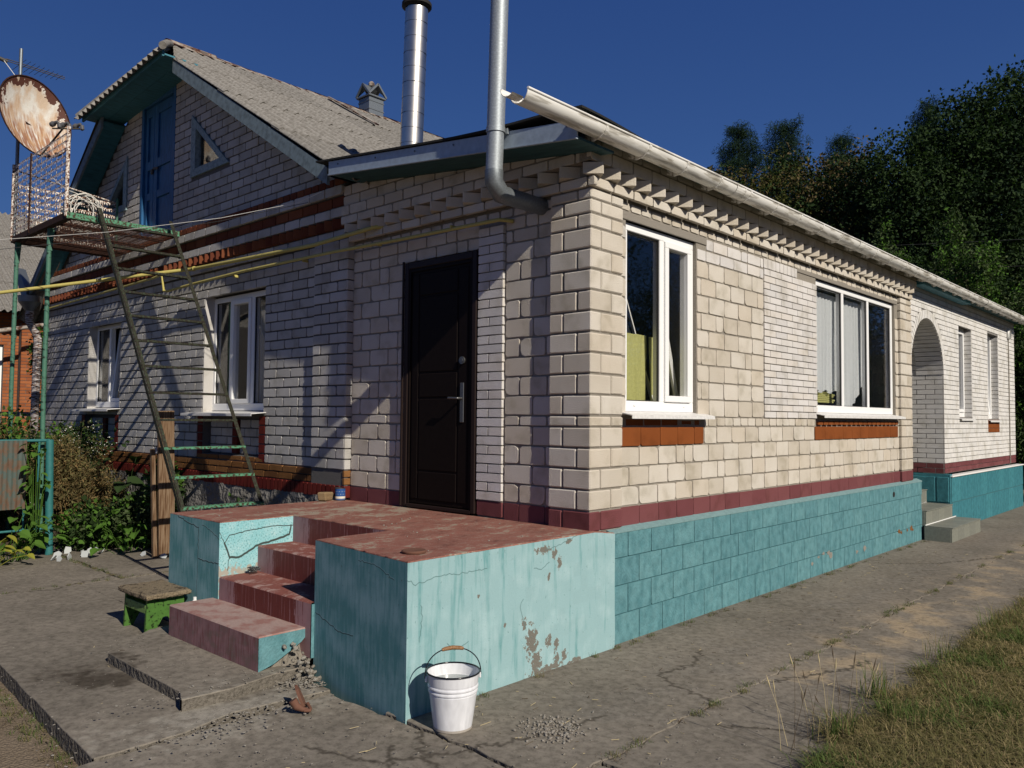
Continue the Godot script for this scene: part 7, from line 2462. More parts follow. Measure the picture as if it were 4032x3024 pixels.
# blobs: [offset, radii]; the crown is a shell of leaf clumps with an uneven outline
func tree(called: String, label: String, category: String, group: String, at: Vector3, height: float, rad: float, blobs: Array, clumps: Array, count: int, sd: int, shell := 0.42) -> void:
	var r := RandomNumberGenerator.new()
	r.seed = sd
	var t := base(called, at)
	tag(t, label, category, group)
	var g := G.new()
	var bend := Vector3(r.randf_range(-0.3, 0.3), 0, r.randf_range(-0.3, 0.3))
	var tr := [Vector3(0, -0.3, 0), Vector3(0, height * 0.25, 0) + bend * 0.4, Vector3(0, height * 0.55, 0) + bend, Vector3(0, height * 0.85, 0) + bend * 0.6]
	g.tube(tr, [rad, rad * 0.75, rad * 0.5, rad * 0.15], 9)
	part(g, "trunk", M.bark, t)
	for b in blobs:
		var l := G.new()
		var s: Vector3 = tr[1].lerp(tr[2], r.randf())
		var e: Vector3 = b[0]
		l.tube([s, s.lerp(e, 0.5) + Vector3(0, 0.15, 0), e], [rad * 0.4, rad * 0.25, rad * 0.08], 6)
		part(l, "limb", M.bark, t)
	var f := nz(0.9, sd, 3)
	var vol := 0.0
	for b in blobs: vol += b[1].x * b[1].y + b[1].y * b[1].z
	var sets := []
	for c in clumps: sets.append([])
	for b in blobs:
		var k := int(count * (b[1].x * b[1].y + b[1].y * b[1].z) / vol)
		for i in k:
			var d := Vector3(r.randfn(), r.randfn(), r.randfn()).normalized()
			var q: float = 1.0 + 0.30 * f.get_noise_3d(d.x * 2.2 + b[0].x, d.y * 2.2 + b[0].y, d.z * 2.2 + b[0].z)
			var rr := q * pow(r.randf(), shell)
			var p: Vector3 = b[0] + Vector3(d.x * b[1].x, d.y * b[1].y, d.z * b[1].z) * rr
			# gaps
			if f.get_noise_3d(p.x * 1.4 + 100.0, p.y * 1.4, p.z * 1.4) < -0.28: continue
			sets[r.randi_range(0, clumps.size() - 1)].append(turned(r, p, r.randf_range(0.7, 1.25)))
	for i in clumps.size(): joined("crown", t, clumps[i], sets[i])

func pine(at: Vector3, height: float, width: float, tuft: Array, label: String, sd: int) -> void:
	var r := RandomNumberGenerator.new()
	r.seed = sd
	var t := base("pine_tree", at)
	tag(t, label, "pine tree", "pines rising behind the house roof")
	var g := G.new()
	g.tube([Vector3(0, -0.3, 0), Vector3(0.1, height * 0.5, 0), Vector3(0, height, 0)], [0.22, 0.14, 0.02], 8)
	part(g, "trunk", M.bark, t)
	var xf := []
	var y := height * 0.38
	while y < height:
		var u := (y - height * 0.38) / (height * 0.62)
		var reach := width * (0.25 + 0.85 * sqrt(maxf(0.0, 1.0 - u * u))) * r.randf_range(0.6, 1.1) * (1.0 - u * 0.45)
		var n := r.randi_range(4, 6)
		var a0 := r.randf() * TAU
		for k in n:
			var a := a0 + TAU * k / n + r.randf_range(-0.3, 0.3)
			var l := reach * r.randf_range(0.6, 1.15)
			var d := Vector3(cos(a), 0, sin(a))
			var m := int(l / 0.16)
			for j in m:
				var v := (j + 1.0) / m
				if v < 0.3: continue
				var p := Vector3(0, y, 0) + d * l * v + Vector3(0, l * (0.28 * v * v + 0.05), 0)
				for w in 3:
					xf.append(turned(r, p + Vector3(r.randfn(), r.randfn() * 0.6, r.randfn()) * 0.16, r.randf_range(0.7, 1.2)))
		y += r.randf_range(0.32, 0.52)
	for i in 14: xf.append(turned(r, Vector3(r.randfn() * 0.08, height - 0.9 + i * 0.07, r.randfn() * 0.08), 0.7))
	var h := [[], []]
	for i in xf.size(): h[i % 2].append(xf[i])
	for i in 2: joined("crown", t, tuft[i], h[i])

func trees() -> void:
	var oak := [clump("oak", 20, 0.36, 0.125, 0.085, M.leaf_oak, 1), clump("oak2", 20, 0.36, 0.125, 0.085, M.leaf_dark, 2)]
	var olive := [clump("olive", 18, 0.30, 0.13, 0.085, M.leaf_olive, 3), clump("olive2", 16, 0.30, 0.13, 0.085, M.leaf_oak, 4), clump("olive3", 14, 0.3, 0.13, 0.085, M.leaf_brown, 5)]
	var apple := [clump("apple", 14, 0.20, 0.085, 0.05, M.leaf_apple, 6), clump("apple2", 14, 0.20, 0.085, 0.05, M.leaf_vine, 7), clump("apple3", 14, 0.2, 0.085, 0.05, M.leaf_oak, 8)]
	var needles := [clump("needle", 30, 0.22, 0.20, 0.030, M.leaf_pine, 9), clump("needle2", 30, 0.22, 0.20, 0.030, M.leaf_dark, 10)]
	# pines on the skyline
	pine(Vector3(35.5, 1.0, -16.9), 16.4, 3.0, needles, "leftmost tall pine rising above the olive bushy tree", 21)
	pine(Vector3(36.6, 1.1, -14.8), 16.4, 2.7, needles, "second tall pine with a pointed dark crown", 22)
	pine(Vector3(37.6, 1.2, -12.2), 15.4, 2.1, needles, "slender pine standing alone right of the pair", 23)
	pine(Vector3(33.6, 0.8, -20.3), 14.6, 1.8, needles, "small pine top peeping over the roof edge", 24)
	pine(Vector3(40.0, 1.6, -8.6), 16.4, 2.2, needles, "pine tip between the bushy trees and the tall oak", 25)
	# big oak at the right edge
	var ob := []
	for q in [[0, 8.6, 0, 3.4, 3.4, 3.4], [-1.6, 6.4, -1.2, 2.6, 2.8, 2.6], [0.8, 11.0, 0.6, 2.5, 2.2, 2.5], [-0.9, 10.4, -0.8, 2.0, 2.0, 2.0], [0.2, 4.4, 0.8, 3.2, 2.8, 3.2], [-2.0, 3.4, -1.4, 2.4, 2.6, 2.6], [1.6, 7.4, 2.4, 3.0, 3.2, 3.0]]: ob.append([Vector3(q[0], q[1], q[2]), Vector3(q[3], q[4], q[5])])
	tree("oak_tree", "tall dark oak filling the right edge of the sky", "tree", "trees behind the annex", Vector3(25.0, 0.0, -2.0), 13.0, 0.4, ob, oak, 9500, 31, 0.36)
	# bushy row in front of the pines
	var rows := [
		["rounded_tree", "rounded olive tree just right of the roof edge", Vector3(22.0, 0.0, -10.6), [[0, 8.4, 0, 2.13, 2.43, 2.13], [-0.9, 6.56, -1.2, 2.46, 2.53, 2.46], [0.9, 6.35, 1.2, 2.46, 2.75, 2.46], [0, 3.28, 0, 3.14, 3.17, 3.14]], olive, 4600, 41],
		["rounded_tree", "olive tree with a pointed top below the pair of pines", Vector3(22.8, 0.0, -8.2), [[0, 8.61, 0, 1.9, 2.53, 1.9], [-0.6, 5.74, -0.8, 2.46, 3.17, 2.46], [0.8, 6.15, 1, 2.46, 2.75, 2.46], [0, 2.87, 0, 2.91, 2.75, 2.91]], olive, 4600, 42],
		["rounded_tree", "darker broad tree in the middle of the tree row", Vector3(23.5, 0.0, -6.4), [[0, 8.61, 0, 2.24, 2.43, 2.24], [0.8, 6.35, 1, 2.69, 2.75, 2.69], [-0.8, 5.12, -0.6, 2.69, 2.75, 2.69], [0, 2.46, 0, 2.91, 2.53, 2.91]], [oak[0], olive[2], oak[1]], 5000, 43],
		["rounded_tree", "leafy tree leaning against the tall oak", Vector3(22.6, 0.0, -4.4), [[0, 8.4, 0, 2.02, 2.43, 2.02], [0.2, 6.15, 1, 2.46, 2.75, 2.46], [-0.6, 4.51, 0.2, 2.69, 2.75, 2.69], [0.3, 2.05, 0.4, 2.69, 2.32, 2.69]], [oak[0], olive[1], oak[1]], 5000, 44],
		["apple_tree", "young apple tree with pale leaves above the annex gutter", Vector3(16.9, 0.0, -3.7), [[0, 4.5, 0, 0.9, 1.5, 0.9], [-0.6, 3.8, -0.4, 1.0, 1.2, 1.0], [0.6, 3.6, 0.5, 1.1, 1.3, 1.1], [0.1, 5.9, 0.2, 0.28, 0.9, 0.28], [-0.7, 5.2, -0.5, 0.25, 0.8, 0.25], [0.7, 5.3, 0.6, 0.25, 0.8, 0.25], [0.4, 5.5, -0.7, 0.22, 0.8, 0.22], [-0.4, 5.4, 0.7, 0.22, 0.8, 0.22], [0, 2.4, 0, 1.3, 1.4, 1.3]], apple, 2300, 45],
		["apple_tree", "young apple tree standing behind the annex roof end", Vector3(16.9, 0.0, -1.7), [[0, 4.4, 0, 0.9, 1.6, 0.9], [-0.5, 3.4, -0.4, 1.0, 1.3, 1.0], [0.6, 3.2, 0.4, 1.1, 1.4, 1.1], [0.1, 5.9, -0.2, 0.28, 0.9, 0.28], [-0.6, 5.0, 0.5, 0.25, 0.8, 0.25], [0.7, 5.1, -0.5, 0.25, 0.8, 0.25], [0.5, 5.4, 0.6, 0.22, 0.8, 0.22], [0, 2.0, 0, 1.3, 1.4, 1.3]], apple, 2300, 46],
		["apple_tree", "low fruit tree beyond the far corner of the annex", Vector3(17.0, 0.0, 0.1), [[0, 3.4, 0, 1.1, 1.7, 1.1], [0.5, 2.2, 0.4, 1.2, 1.5, 1.2], [-0.3, 1.2, 0.3, 1.2, 1.2, 1.2]], apple, 2300, 47],
	]
	for a in rows:
		var bl := []
		for q in a[3]: bl.append([Vector3(q[0], q[1], q[2]), Vector3(q[3], q[4], q[5])])
		var ht := 0.0
		for b in bl: ht = maxf(ht, b[0].y + b[1].y)
		tree(a[0], a[1], "fruit tree" if a[0] == "apple_tree" else "tree", "trees behind the annex", a[2], ht, 0.16 if a[0] == "apple_tree" else 0.26, bl, a[4], a[5], a[6])
	# trees standing south and west of the yard: out of the picture, but the window panes mirror them
	for q in [[13.0, 15.0, 9.0], [18.0, 15.5, 10.0], [23.5, 14.0, 9.5], [29.0, 9.5, 9.5], [8.5, 17.5, 9.0], [36.0, 11.5, 11.0], [43.0, 14.5, 12.0], [30.0, 15.0, 10.0], [-16.0, -17.0, 4.0], [-10.5, -15.5, 3.2]]:
		var hh: float = q[2]
		tree("garden_tree", "leafy garden tree %s, mirrored in the window panes" % ["beyond the lawn", "across the yard"][0 if q[1] > 0 else 1], "tree", "garden trees mirrored in the panes", Vector3(q[0], 0, q[1]), hh, 0.2, [[Vector3(0, hh * 0.62, 0), Vector3(3.0, hh * 0.38, 3.0)], [Vector3(1.7, hh * 0.4, 0.5), Vector3(2.6, hh * 0.36, 2.6)], [Vector3(-1.8, hh * 0.35, -0.4), Vector3(2.6, hh * 0.35, 2.6)]], [oak[0], oak[1]], 1100, 90 + int(q[0]))
	# thicket closing the gaps behind
	var r := RandomNumberGenerator.new()
	r.seed = 77
	var xf := []
	for i in 14000:
		var z := r.randf_range(-34.0, 8.0)
		var x := r.randf_range(34.0, 46.0)
		var gy := 9.0 * smoothstep(22.0, 90.0, x)
		var hmax := 5.5 + 2.0 * sin(z * 0.7) + 1.5 * sin(z * 0.31 + x) + (3.0 if z > -6.0 else 0.0)
		xf.append(turned(r, Vector3(x, gy + r.randf() * maxf(1.5, hmax), z), r.randf_range(1.2, 2.2)))
	for i in 2500:
		xf.append(turned(r, Vector3(r.randf_range(20.0, 30.0), r.randf_range(0.0, 2.4), r.randf_range(-6.0, 6.0)), r.randf_range(1.0, 1.6)))
	var o := scatter("thicket", self, oak[1], xf)
	tag(o, "dense dark thicket on the slope behind the trees", "thicket", "", "stuff")

func bush(called: String, label: String, category: String, at: Vector3, blobs: Array, meshes: Array, count: int, sd: int, stems: int, sm: Material) -> void:
	var r := RandomNumberGenerator.new()
	r.seed = sd
	var t := base(called, at)
	tag(t, label, category, "plants of the weedy garden")
	var top := 0.0
	for b in blobs: top = maxf(top, b[0].y + b[1].y)
	for i in stems:
		var g := G.new()
		var b: Array = blobs[r.randi_range(0, blobs.size() - 1)]
		var e: Vector3 = b[0] + Vector3(r.randf_range(-0.8, 0.8) * b[1].x, r.randf_range(0.2, 0.9) * b[1].y, r.randf_range(-0.8, 0.8) * b[1].z)
		var s := Vector3(e.x * 0.5 + r.randf_range(-0.1, 0.1), -0.1, e.z * 0.5 + r.randf_range(-0.1, 0.1))
		g.tube([s, s.lerp(e, 0.5) + Vector3(r.randf_range(-0.05, 0.05), 0.05, r.randf_range(-0.05, 0.05)), e], [0.008, 0.006, 0.002], 5)
		part(g, "stem", sm, t)
	var f := nz(2.2, sd, 3)
	var sets := []
	for m in meshes: sets.append([])
	for i in count:
		var b: Array = blobs[r.randi_range(0, blobs.size() - 1)]
		var d := Vector3(r.randfn(), r.randfn(), r.randfn()).normalized()
		var q := (1.0 + 0.4 * f.get_noise_3d(d.x * 2.0, d.y * 2.0, d.z * 2.0)) * pow(r.randf(), 0.45)
		var p: Vector3 = b[0] + Vector3(d.x * b[1].x, d.y * b[1].y, d.z * b[1].z) * q
		if p.y < 0.0: p.y = r.randf() * 0.1
		if f.get_noise_3d(p.x * 2.0, p.y * 2.0, p.z * 2.0) < -0.25: continue
		sets[r.randi_range(0, meshes.size() - 1)].append(turned(r, p, r.randf_range(0.7, 1.25)))
	for i in meshes.size(): if sets[i].size(): joined("foliage", t, meshes[i], sets[i])

func broad_leaves(called: String, label: String, at: Vector3, n: int, spread: Vector3, size: float, m: Material, sd: int) -> void:
	var r := RandomNumberGenerator.new()
	r.seed = sd
	var t := base(called, at)
	tag(t, label, "plant", "plants of the weedy garden")
	for i in n:
		var g := G.new()
		var tip := Vector3(r.randf_range(-1, 1) * spread.x, r.randf_range(0.25, 1.0) * spread.y, r.randf_range(-1, 1) * spread.z)
		var s := size * r.randf_range(0.7, 1.25)
		g.tube([Vector3(tip.x * 0.25, -0.05, tip.z * 0.25), Vector3(tip.x * 0.7, tip.y * 0.8, tip.z * 0.7), tip], 0.0035, 4)
		var d := (Vector3(tip.x, 0, tip.z).normalized() + Vector3(r.randfn() * 0.4 - 0.2, -0.25, r.randfn() * 0.4 + 0.3)).normalized()
		var x := d.cross(Vector3(r.randfn() * 0.25, 1, r.randfn() * 0.25)).normalized()
		var y := x.cross(d)
		# heart-shaped blade with a sunken midrib
		var prev := []
		for k in 7:
			var u := k / 6.0
			var w: float = [0.35, 0.48, 0.5, 0.43, 0.31, 0.16, 0.0][k] * s * 1.9 * 0.5
			var c := tip + d * (u * s - (0.12 * s if k == 0 else 0.0)) + y * (-0.25 * s * u * u)
			var row := [c - x * w + y * w * 0.28, c, c + x * w + y * w * 0.28]
			if prev.size():
				g.quad(prev[0], prev[1], row[1], row[0]); g.quad(prev[1], prev[2], row[2], row[1])
			prev = row
		part(g, "leaf", m, t)

func garden() -> void:
	var dry := [clump("dry", 16, 0.10, 0.05, 0.016, M.leaf_dry, 50), clump("dry2", 16, 0.10, 0.05, 0.016, M.leaf_brown, 51), clump("dry3", 14, 0.1, 0.045, 0.016, M.blade_olive, 52)]
	var grn := [clump("g1", 12, 0.12, 0.075, 0.045, M.leaf_vine, 53), clump("g2", 12, 0.12, 0.075, 0.045, M.leaf_oak, 54), clump("g3", 12, 0.12, 0.07, 0.04, M.leaf_apple, 55)]
	var mix := [grn[0], grn[1], dry[2], dry[1]]
	var fl := [clump("f1", 9, 0.10, 0.018, 0.018, M.petal, 56)]
	bush("leafy_bush", "dense green bush behind the gate at the left edge", "bush", Vector3(-1.9, 0.1, -8.2), [[Vector3(-0.6, 0.9, 0), Vector3(0.8, 0.75, 0.6)], [Vector3(0.4, 0.8, -0.1), Vector3(0.6, 0.75, 0.6)], [Vector3(-1.6, 0.9, 0.2), Vector3(0.8, 0.8, 0.6)]], mix, 1700, 61, 10, M.twig)
	bush("leafy_bush", "shady green bush at the far corner of the old house", "bush", Vector3(-0.9, 0.1, -9.9), [[Vector3(0, 0.8, 0), Vector3(0.7, 0.7, 0.9)], [Vector3(-0.6, 0.7, 0.6), Vector3(0.6, 0.65, 0.6)], [Vector3(0.35, 0.75, 0.9), Vector3(0.35, 0.6, 0.5)]], mix, 1400, 62, 8, M.twig)
	bush("dry_weed", "tall golden dry weed clump before the old house wall", "weed", Vector3(-0.72, 0.1, -7.45), [[Vector3(0, 0.55, 0), Vector3(0.36, 0.55, 0.32)], [Vector3(-0.25, 0.85, -0.2), Vector3(0.3, 0.42, 0.3)], [Vector3(0.22, 0.4, 0.0), Vector3(0.25, 0.4, 0.25)]], dry, 1300, 63, 22, M.leaf_dry)
	bush("flowering_weed", "weed with tiny white flowers beside the green post", "weed", Vector3(-0.55, 0.1, -8.1), [[Vector3(0, 1.05, 0), Vector3(0.35, 0.4, 0.3)], [Vector3(-0.2, 0.7, 0.1), Vector3(0.3, 0.5, 0.3)]], [grn[1], dry[2], fl[0]], 600, 64, 14, M.twig)
	bush("climbing_vine", "vine climbing the far corner of the old house", "vine", Vector3(0.15, 0.1, -11.75), [[Vector3(0, 1.6, 0), Vector3(0.2, 1.3, 0.25)], [Vector3(-0.1, 2.6, 0.1), Vector3(0.15, 0.4, 0.2)]], [grn[0], grn[2]], 260, 65, 4, M.twig)
	bush("green_weed", "low green weeds at the foot of the green post", "weed", Vector3(-0.75, 0.05, -6.95), [[Vector3(0, 0.22, 0), Vector3(0.45, 0.25, 0.2)], [Vector3(0.5, 0.25, -0.1), Vector3(0.35, 0.3, 0.25)]], grn, 420, 66, 8, M.twig)
	bush("green_weed", "leafy weeds between the plank and the old house", "weed", Vector3(-0.18, 0.0, -6.55), [[Vector3(0, 0.35, 0), Vector3(0.22, 0.35, 0.35)], [Vector3(0.0, 0.75, 0.2), Vector3(0.15, 0.25, 0.2)]], grn, 420, 67, 8, M.twig)
	bush("green_weed", "small weed growing at the wall behind the ladder", "weed", Vector3(-0.12, 0.0, -4.6), [[Vector3(0, 0.35, 0), Vector3(0.12, 0.35, 0.3)]], [grn[1], grn[0]], 70, 68, 6, M.twig)
	broad_leaves("broad_leaved_vine", "broad-leaved vine sprawling over the foot of the gate", Vector3(-1.75, 0.0, -6.72), 46, Vector3(0.6, 0.55, 0.25), 0.12, M.leaf_vine, 71)
	broad_leaves("broad_leaved_vine", "yellowing broad leaves low at the left edge", Vector3(-2.15, 0.0, -6.45), 26, Vector3(0.5, 0.35, 0.2), 0.10, M.leaf_yellow, 72)
	broad_leaves("burdock", "burdock with large leaves under the far window", Vector3(-0.32, 0.1, -7.3), 12, Vector3(0.35, 1.0, 0.3), 0.2, M.leaf_oak, 73)
	broad_leaves("broad_leaved_vine", "green broad leaves spreading over the paving by the garden", Vector3(-0.55, 0.0, -6.5), 30, Vector3(0.45, 0.35, 0.3), 0.12, M.leaf_vine, 74)
	broad_leaves("broad_leaved_vine", "vine leaves hanging on the gate frame beside its post", Vector3(-1.45, 0.2, -6.85), 22, Vector3(0.16, 1.1, 0.12), 0.09, M.leaf_vine, 75)

func blade_tuft(n: int, h: float, w: float, spread: float, m: Material, sd: int, lean := 0.6) -> ArrayMesh:
	var r := RandomNumberGenerator.new()
	r.seed = sd
	var g := G.new()
	for i in n:
		var p := Vector3(r.randfn() * spread, 0, r.randfn() * spread)
		var d := Vector3(r.randfn(), 0, r.randfn()).normalized()
		var hh := h * r.randf_range(0.5, 1.2)
		var ln := lean * r.randf_range(0.3, 1.4)
		var s := d.cross(Vector3.UP) * w * 0.5
		var a := p + Vector3(0, hh * 0.55, 0) + d * hh * 0.35 * ln
		var t := p + Vector3(0, hh * (1.0 - 0.35 * ln), 0) + d * hh * ln
		g.quad(p - s, p + s, a + s * 0.8, a - s * 0.8)
		g.tri(a - s * 0.8, a + s * 0.8, t)
	return g.mesh(m)

func litter() -> void:
	var r := RandomNumberGenerator.new()
	r.seed = 400
	var f := nz(0.9, 401, 3)
	# grass strip: matted dry blades with greener tufts
	var tufts := [blade_tuft(18, 0.11, 0.004, 0.05, M.blade_dry, 1, 1.5), blade_tuft(18, 0.12, 0.005, 0.045, M.blade_olive, 2, 1.2), blade_tuft(16, 0.11, 0.005, 0.03, M.blade_green, 3, 1.0)]
	var sets := [[], [], []]
	var n := 0
	while n < 34000:
		var x := -1.0 + 15.0 * pow(r.randf(), 1.8)
		var z := 1.86 + 4.2 * pow(r.randf(), 1.4)
		var ed := 0.13 * f.get_noise_2d(x * 2.5, 3.0)
		n += 1
		if z < 1.93 + ed or x < -0.75 + 0.3 * f.get_noise_2d(z * 3.0, 9.0): continue
		var k := f.get_noise_2d(x * 1.5, z * 1.5)
		var which := 2 if k > 0.24 + r.randf_range(-0.2, 0.35) else (1 if r.randf() < 0.55 else 0)
		var y := 0.0 if z > 2.1 else -0.02
		sets[which].append(Transform3D(Basis(Vector3.UP, r.randf() * TAU).scaled(Vector3.ONE * r.randf_range(0.6, 1.25)), Vector3(x, y, z)))
	var G3 := base("grass_strip")
	tag(G3, "matted dry and green grass along the edge of the paving", "grass", "", "stuff")
	for i in 3: scatter("blades", G3, tufts[i], sets[i])
	# standing grass tufts at the border
	var spots := [[-0.35, 1.86, 0.22, "thin seeding grass stalks in the lower right corner"], [0.42, 1.80, 0.24, "bright green grass tuft leaning over the paving edge"], [1.55, 1.88, 0.2, "grass tuft at the paving edge farther along the wall"], [0.0, 2.05, 0.26, "long green grass tuft at the bottom of the picture"], [2.75, 1.92, 0.2, "far green tuft beside the right-hand border"]]
	for q in spots:
		var t := base("grass_tuft", Vector3(q[0], -0.01, q[1]))
		tag(t, q[3], "grass tuft", "tufts along the paving edge")
		put(blade_tuft(46, q[2], 0.005, 0.05, M.blade_green, int(q[0] * 100) + 500, 0.55), "green_blades", t)
		put(blade_tuft(22, q[2] * 1.3, 0.003, 0.06, M.blade_dry, int(q[0] * 100) + 700, 0.35), "dry_stalks", t)
	# long thin stalks
	var st := base("grass_stalks", Vector3(-0.5, 0, 1.78))
	tag(st, "sparse tall dry stalks rising in front of the paving crack", "grass tuft")
	for i in 16:
		var g := G.new()
		var p := Vector3(r.randf_range(-0.25, 0.55), -0.02, r.randf_range(-0.12, 0.16))
		var l := Vector3(r.randf_range(-0.12, 0.12), r.randf_range(0.22, 0.42), r.randf_range(-0.1, 0.1))
		g.tube([p, p + l * 0.5 + Vector3(0.01, 0.02, 0), p + l], [0.0016, 0.0013, 0.0008], 4)
		g.tube([p + l * 0.93, p + l, p + l * 1.12], [0.001, 0.004, 0.0008], 5)
		part(g, "stalk", M.twig if i % 3 else M.straw, st)
	# straw and chaff on the paving
	var bit := G.new()
	bit.box(Vector3.ZERO, Vector3(0.034, 0.002, 0.0024))
	var xf := []
	for i in 700:
		var x := r.randf_range(-3.0, 7.0)
		var z := r.randf_range(0.1, 1.95) if r.randf() < 0.55 else r.randf_range(-6.5, 1.5)
		if z < 0.1 and (x > -1.75 or x < -2.95): continue
		var y := 0.004
		if z < -0.9 and z > -2.5 and x > -2.45: y = 0.076
		xf.append(Transform3D(Basis(Vector3.UP, r.randf() * TAU).scaled(Vector3(0.3 + 2.0 * pow(r.randf(), 2.0), 1, r.randf_range(0.5, 1.2))), Vector3(x, y, z)))
	var half := xf.size() / 2
	var o := scatter("straw_litter", self, bit.mesh(M.straw), xf.slice(0, half))
	tag(o, "bits of straw strewn over the concrete paving", "straw", "", "stuff")
	o = scatter("twig_litter", self, bit.mesh(M.twig), xf.slice(half))
	tag(o, "dark dry stalks strewn over the concrete paving", "twigs", "", "stuff")
	# moss, weeds and crumbs along the joint and the wall foot
	var small := [blade_tuft(9, 0.035, 0.003, 0.012, M.blade_olive, 11, 1.2), blade_tuft(9, 0.045, 0.003, 0.012, M.blade_green, 12, 0.9), blade_tuft(8, 0.03, 0.003, 0.02, M.twig, 13, 1.5)]
	var ws := [[], [], []]
	for i in 620:
		var x := r.randf_range(-1.6, 10.0)
		if f.get_noise_1d(x * 3.0) < -0.05: continue
		ws[r.randi_range(0, 2)].append(Transform3D(Basis(Vector3.UP, r.randf() * TAU).scaled(Vector3.ONE * r.randf_range(0.4, 1.1)), Vector3(x, -0.006, 1.145 + r.randfn() * 0.018)))
	for i in 300:
		var x := r.randf_range(-1.6, 7.5)
		if f.get_noise_1d(x * 4.0 + 70.0) < 0.1: continue
		ws[r.randi_range(0, 2)].append(Transform3D(Basis(Vector3.UP, r.randf() * TAU).scaled(Vector3.ONE * r.randf_range(0.4, 1.2)), Vector3(x, 0.0, 0.075 + absf(r.randfn()) * 0.03)))
	for i in 260:
		var q := Vector2(-1.24, r.randf_range(-7.4, -4.9)) if r.randf() < 0.5 else Vector2(r.randf_range(-3.2, 0.0), -4.915)
		ws[r.randi_range(0, 2)].append(Transform3D(Basis(Vector3.UP, r.randf() * TAU).scaled(Vector3.ONE * r.randf_range(0.4, 1.0)), Vector3(q.x + r.randfn() * 0.02, 0.0, q.y + r.randfn() * 0.02)))
	for i in 180:
		var z := r.randf_range(-2.5, -0.6)
		ws[r.randi_range(0, 2)].append(Transform3D(Basis(Vector3.UP, r.randf() * TAU).scaled(Vector3.ONE * r.randf_range(0.5, 1.2)), Vector3(-3.06 + 0.05 * r.randfn(), -0.1, z)))
	var J := base("joint_weeds")
	tag(J, "tiny weeds and moss along the paving joints and wall foot", "weeds", "", "stuff")
	for i in 3: scatter("weeds", J, small[i], ws[i])
	# crushed stone
	var sm := []
	for k in 3:
		var g := G.new()
		g.box(Vector3.ZERO, Vector3(1, 0.7, 0.8), 0.22)
		for i in g.v.size(): g.v[i] += Vector3(sin(g.v[i].y * 7.0 + k), sin(g.v[i].z * 6.0 + k * 2.0), sin(g.v[i].x * 5.0 + k * 3.0)) * 0.12
		sm.append(g.mesh([M.stone_pale, M.rubble, M.lintel][k]))
	var gs := [[], [], []]
	for i in 1500:
		var q: Vector2
		var y := 0.0
		var s := r.randf_range(0.006, 0.016)
		var u := r.randf()
		if u < 0.45:
			q = Vector2(-1.76 + r.randfn() * 0.09, -0.90 + r.randfn() * 0.09)
			y = 0.02 * r.randf()
			if q.x > -1.68 or q.y < -1.0: continue
			s = r.randf_range(0.005, 0.018)
		elif u < 0.8:
			q = Vector2(-2.42 + r.randfn() * 0.3, -0.72 + r.randfn() * 0.16)
			if q.x > -1.7: continue
			if q.y < -0.93: y = 0.075
		else:
			q = Vector2(r.randf_range(-3.1, -1.7), r.randf_range(-2.4, 1.6))
			if q.y < -0.9 and q.x > -2.46: y = 0.075
			s *= 0.7
		gs[r.randi_range(0, 2)].append(Transform3D((Basis(Vector3.UP, r.randf() * TAU) * Basis(Vector3.RIGHT, r.randf_range(-0.4, 0.4))).scaled(Vector3(1.0, 0.55, 1.0) * s), Vector3(q.x, y + s * 0.12, q.y)))
	for i in 45:
		# heap slumped from under the step
		var t := r.randf()
		var q := Vector2(-1.72 + r.randfn() * 0.07, lerpf(-1.04, -0.80, t))
		if q.x > -1.655: continue
		var s := r.randf_range(0.012, 0.034)
		gs[r.randi_range(0, 1)].append(Transform3D((Basis(Vector3.UP, r.randf() * TAU) * Basis(Vector3.RIGHT, r.randf() * TAU)).scaled(Vector3.ONE * s), Vector3(q.x, lerpf(0.20, 0.0, t) + r.randf() * 0.02, q.y)))
	for i in 260:
		gs[r.randi_range(0, 2)].append(Transform3D((Basis(Vector3.UP, r.randf() * TAU) * Basis(Vector3.RIGHT, r.randf() * TAU)).scaled(Vector3.ONE * r.randf_range(0.006, 0.018)), Vector3(-1.25 + r.randfn() * 0.1, 0.004, 0.72 + r.randfn() * 0.08)))
	var R := base("crushed_stone")
	tag(R, "pale crushed stone spilling from under the lowest step", "gravel", "", "stuff")
	for i in 3: scatter("stones", R, sm[i], gs[i])
	# grit all over the paving
	var gt := [[], []]
	for i in 5000:
		var q := Vector2(r.randf_range(-3.0, 6.0), r.randf_range(-7.0, 1.9))
		if q.y < 0.1 and q.x > -1.75 and (q.y > -3.0 or q.x > 0.0): continue
		var y := 0.074 if q.y < -0.95 and q.y > -2.1 and q.x > -2.42 else 0.003
		var s := r.randf_range(0.003, 0.009)
		gt[i % 2].append(Transform3D(Basis(Vector3.UP, r.randf() * TAU).scaled(Vector3(1.3, 0.6, 1.0) * s), Vector3(q.x, y, q.y)))
	var GR := base("paving_grit")
	tag(GR, "fine pale grit strewn over the whole concrete paving", "grit", "", "stuff")
	for i in 2: scatter("grains", GR, sm[i * 2], gt[i])
	# crumbs on the porch floor
	var cf := []
	for i in 60: cf.append(Transform3D(Basis(Vector3.UP, r.randf() * TAU).scaled(Vector3.ONE * r.randf_range(0.004, 0.012)), Vector3(r.randf_range(-1.5, -0.05), 0.853, r.randf_range(-2.9, 0.0))))
	var oc := []
	for t in cf:
		if not (t.origin.x < -1.0 and t.origin.z > -2.2 and t.origin.z < -0.95): oc.append(t)
	o = scatter("plaster_crumbs", self, sm[0], oc)
	tag(o, "crumbs of plaster scattered on the red porch floor", "crumbs", "", "stuff")

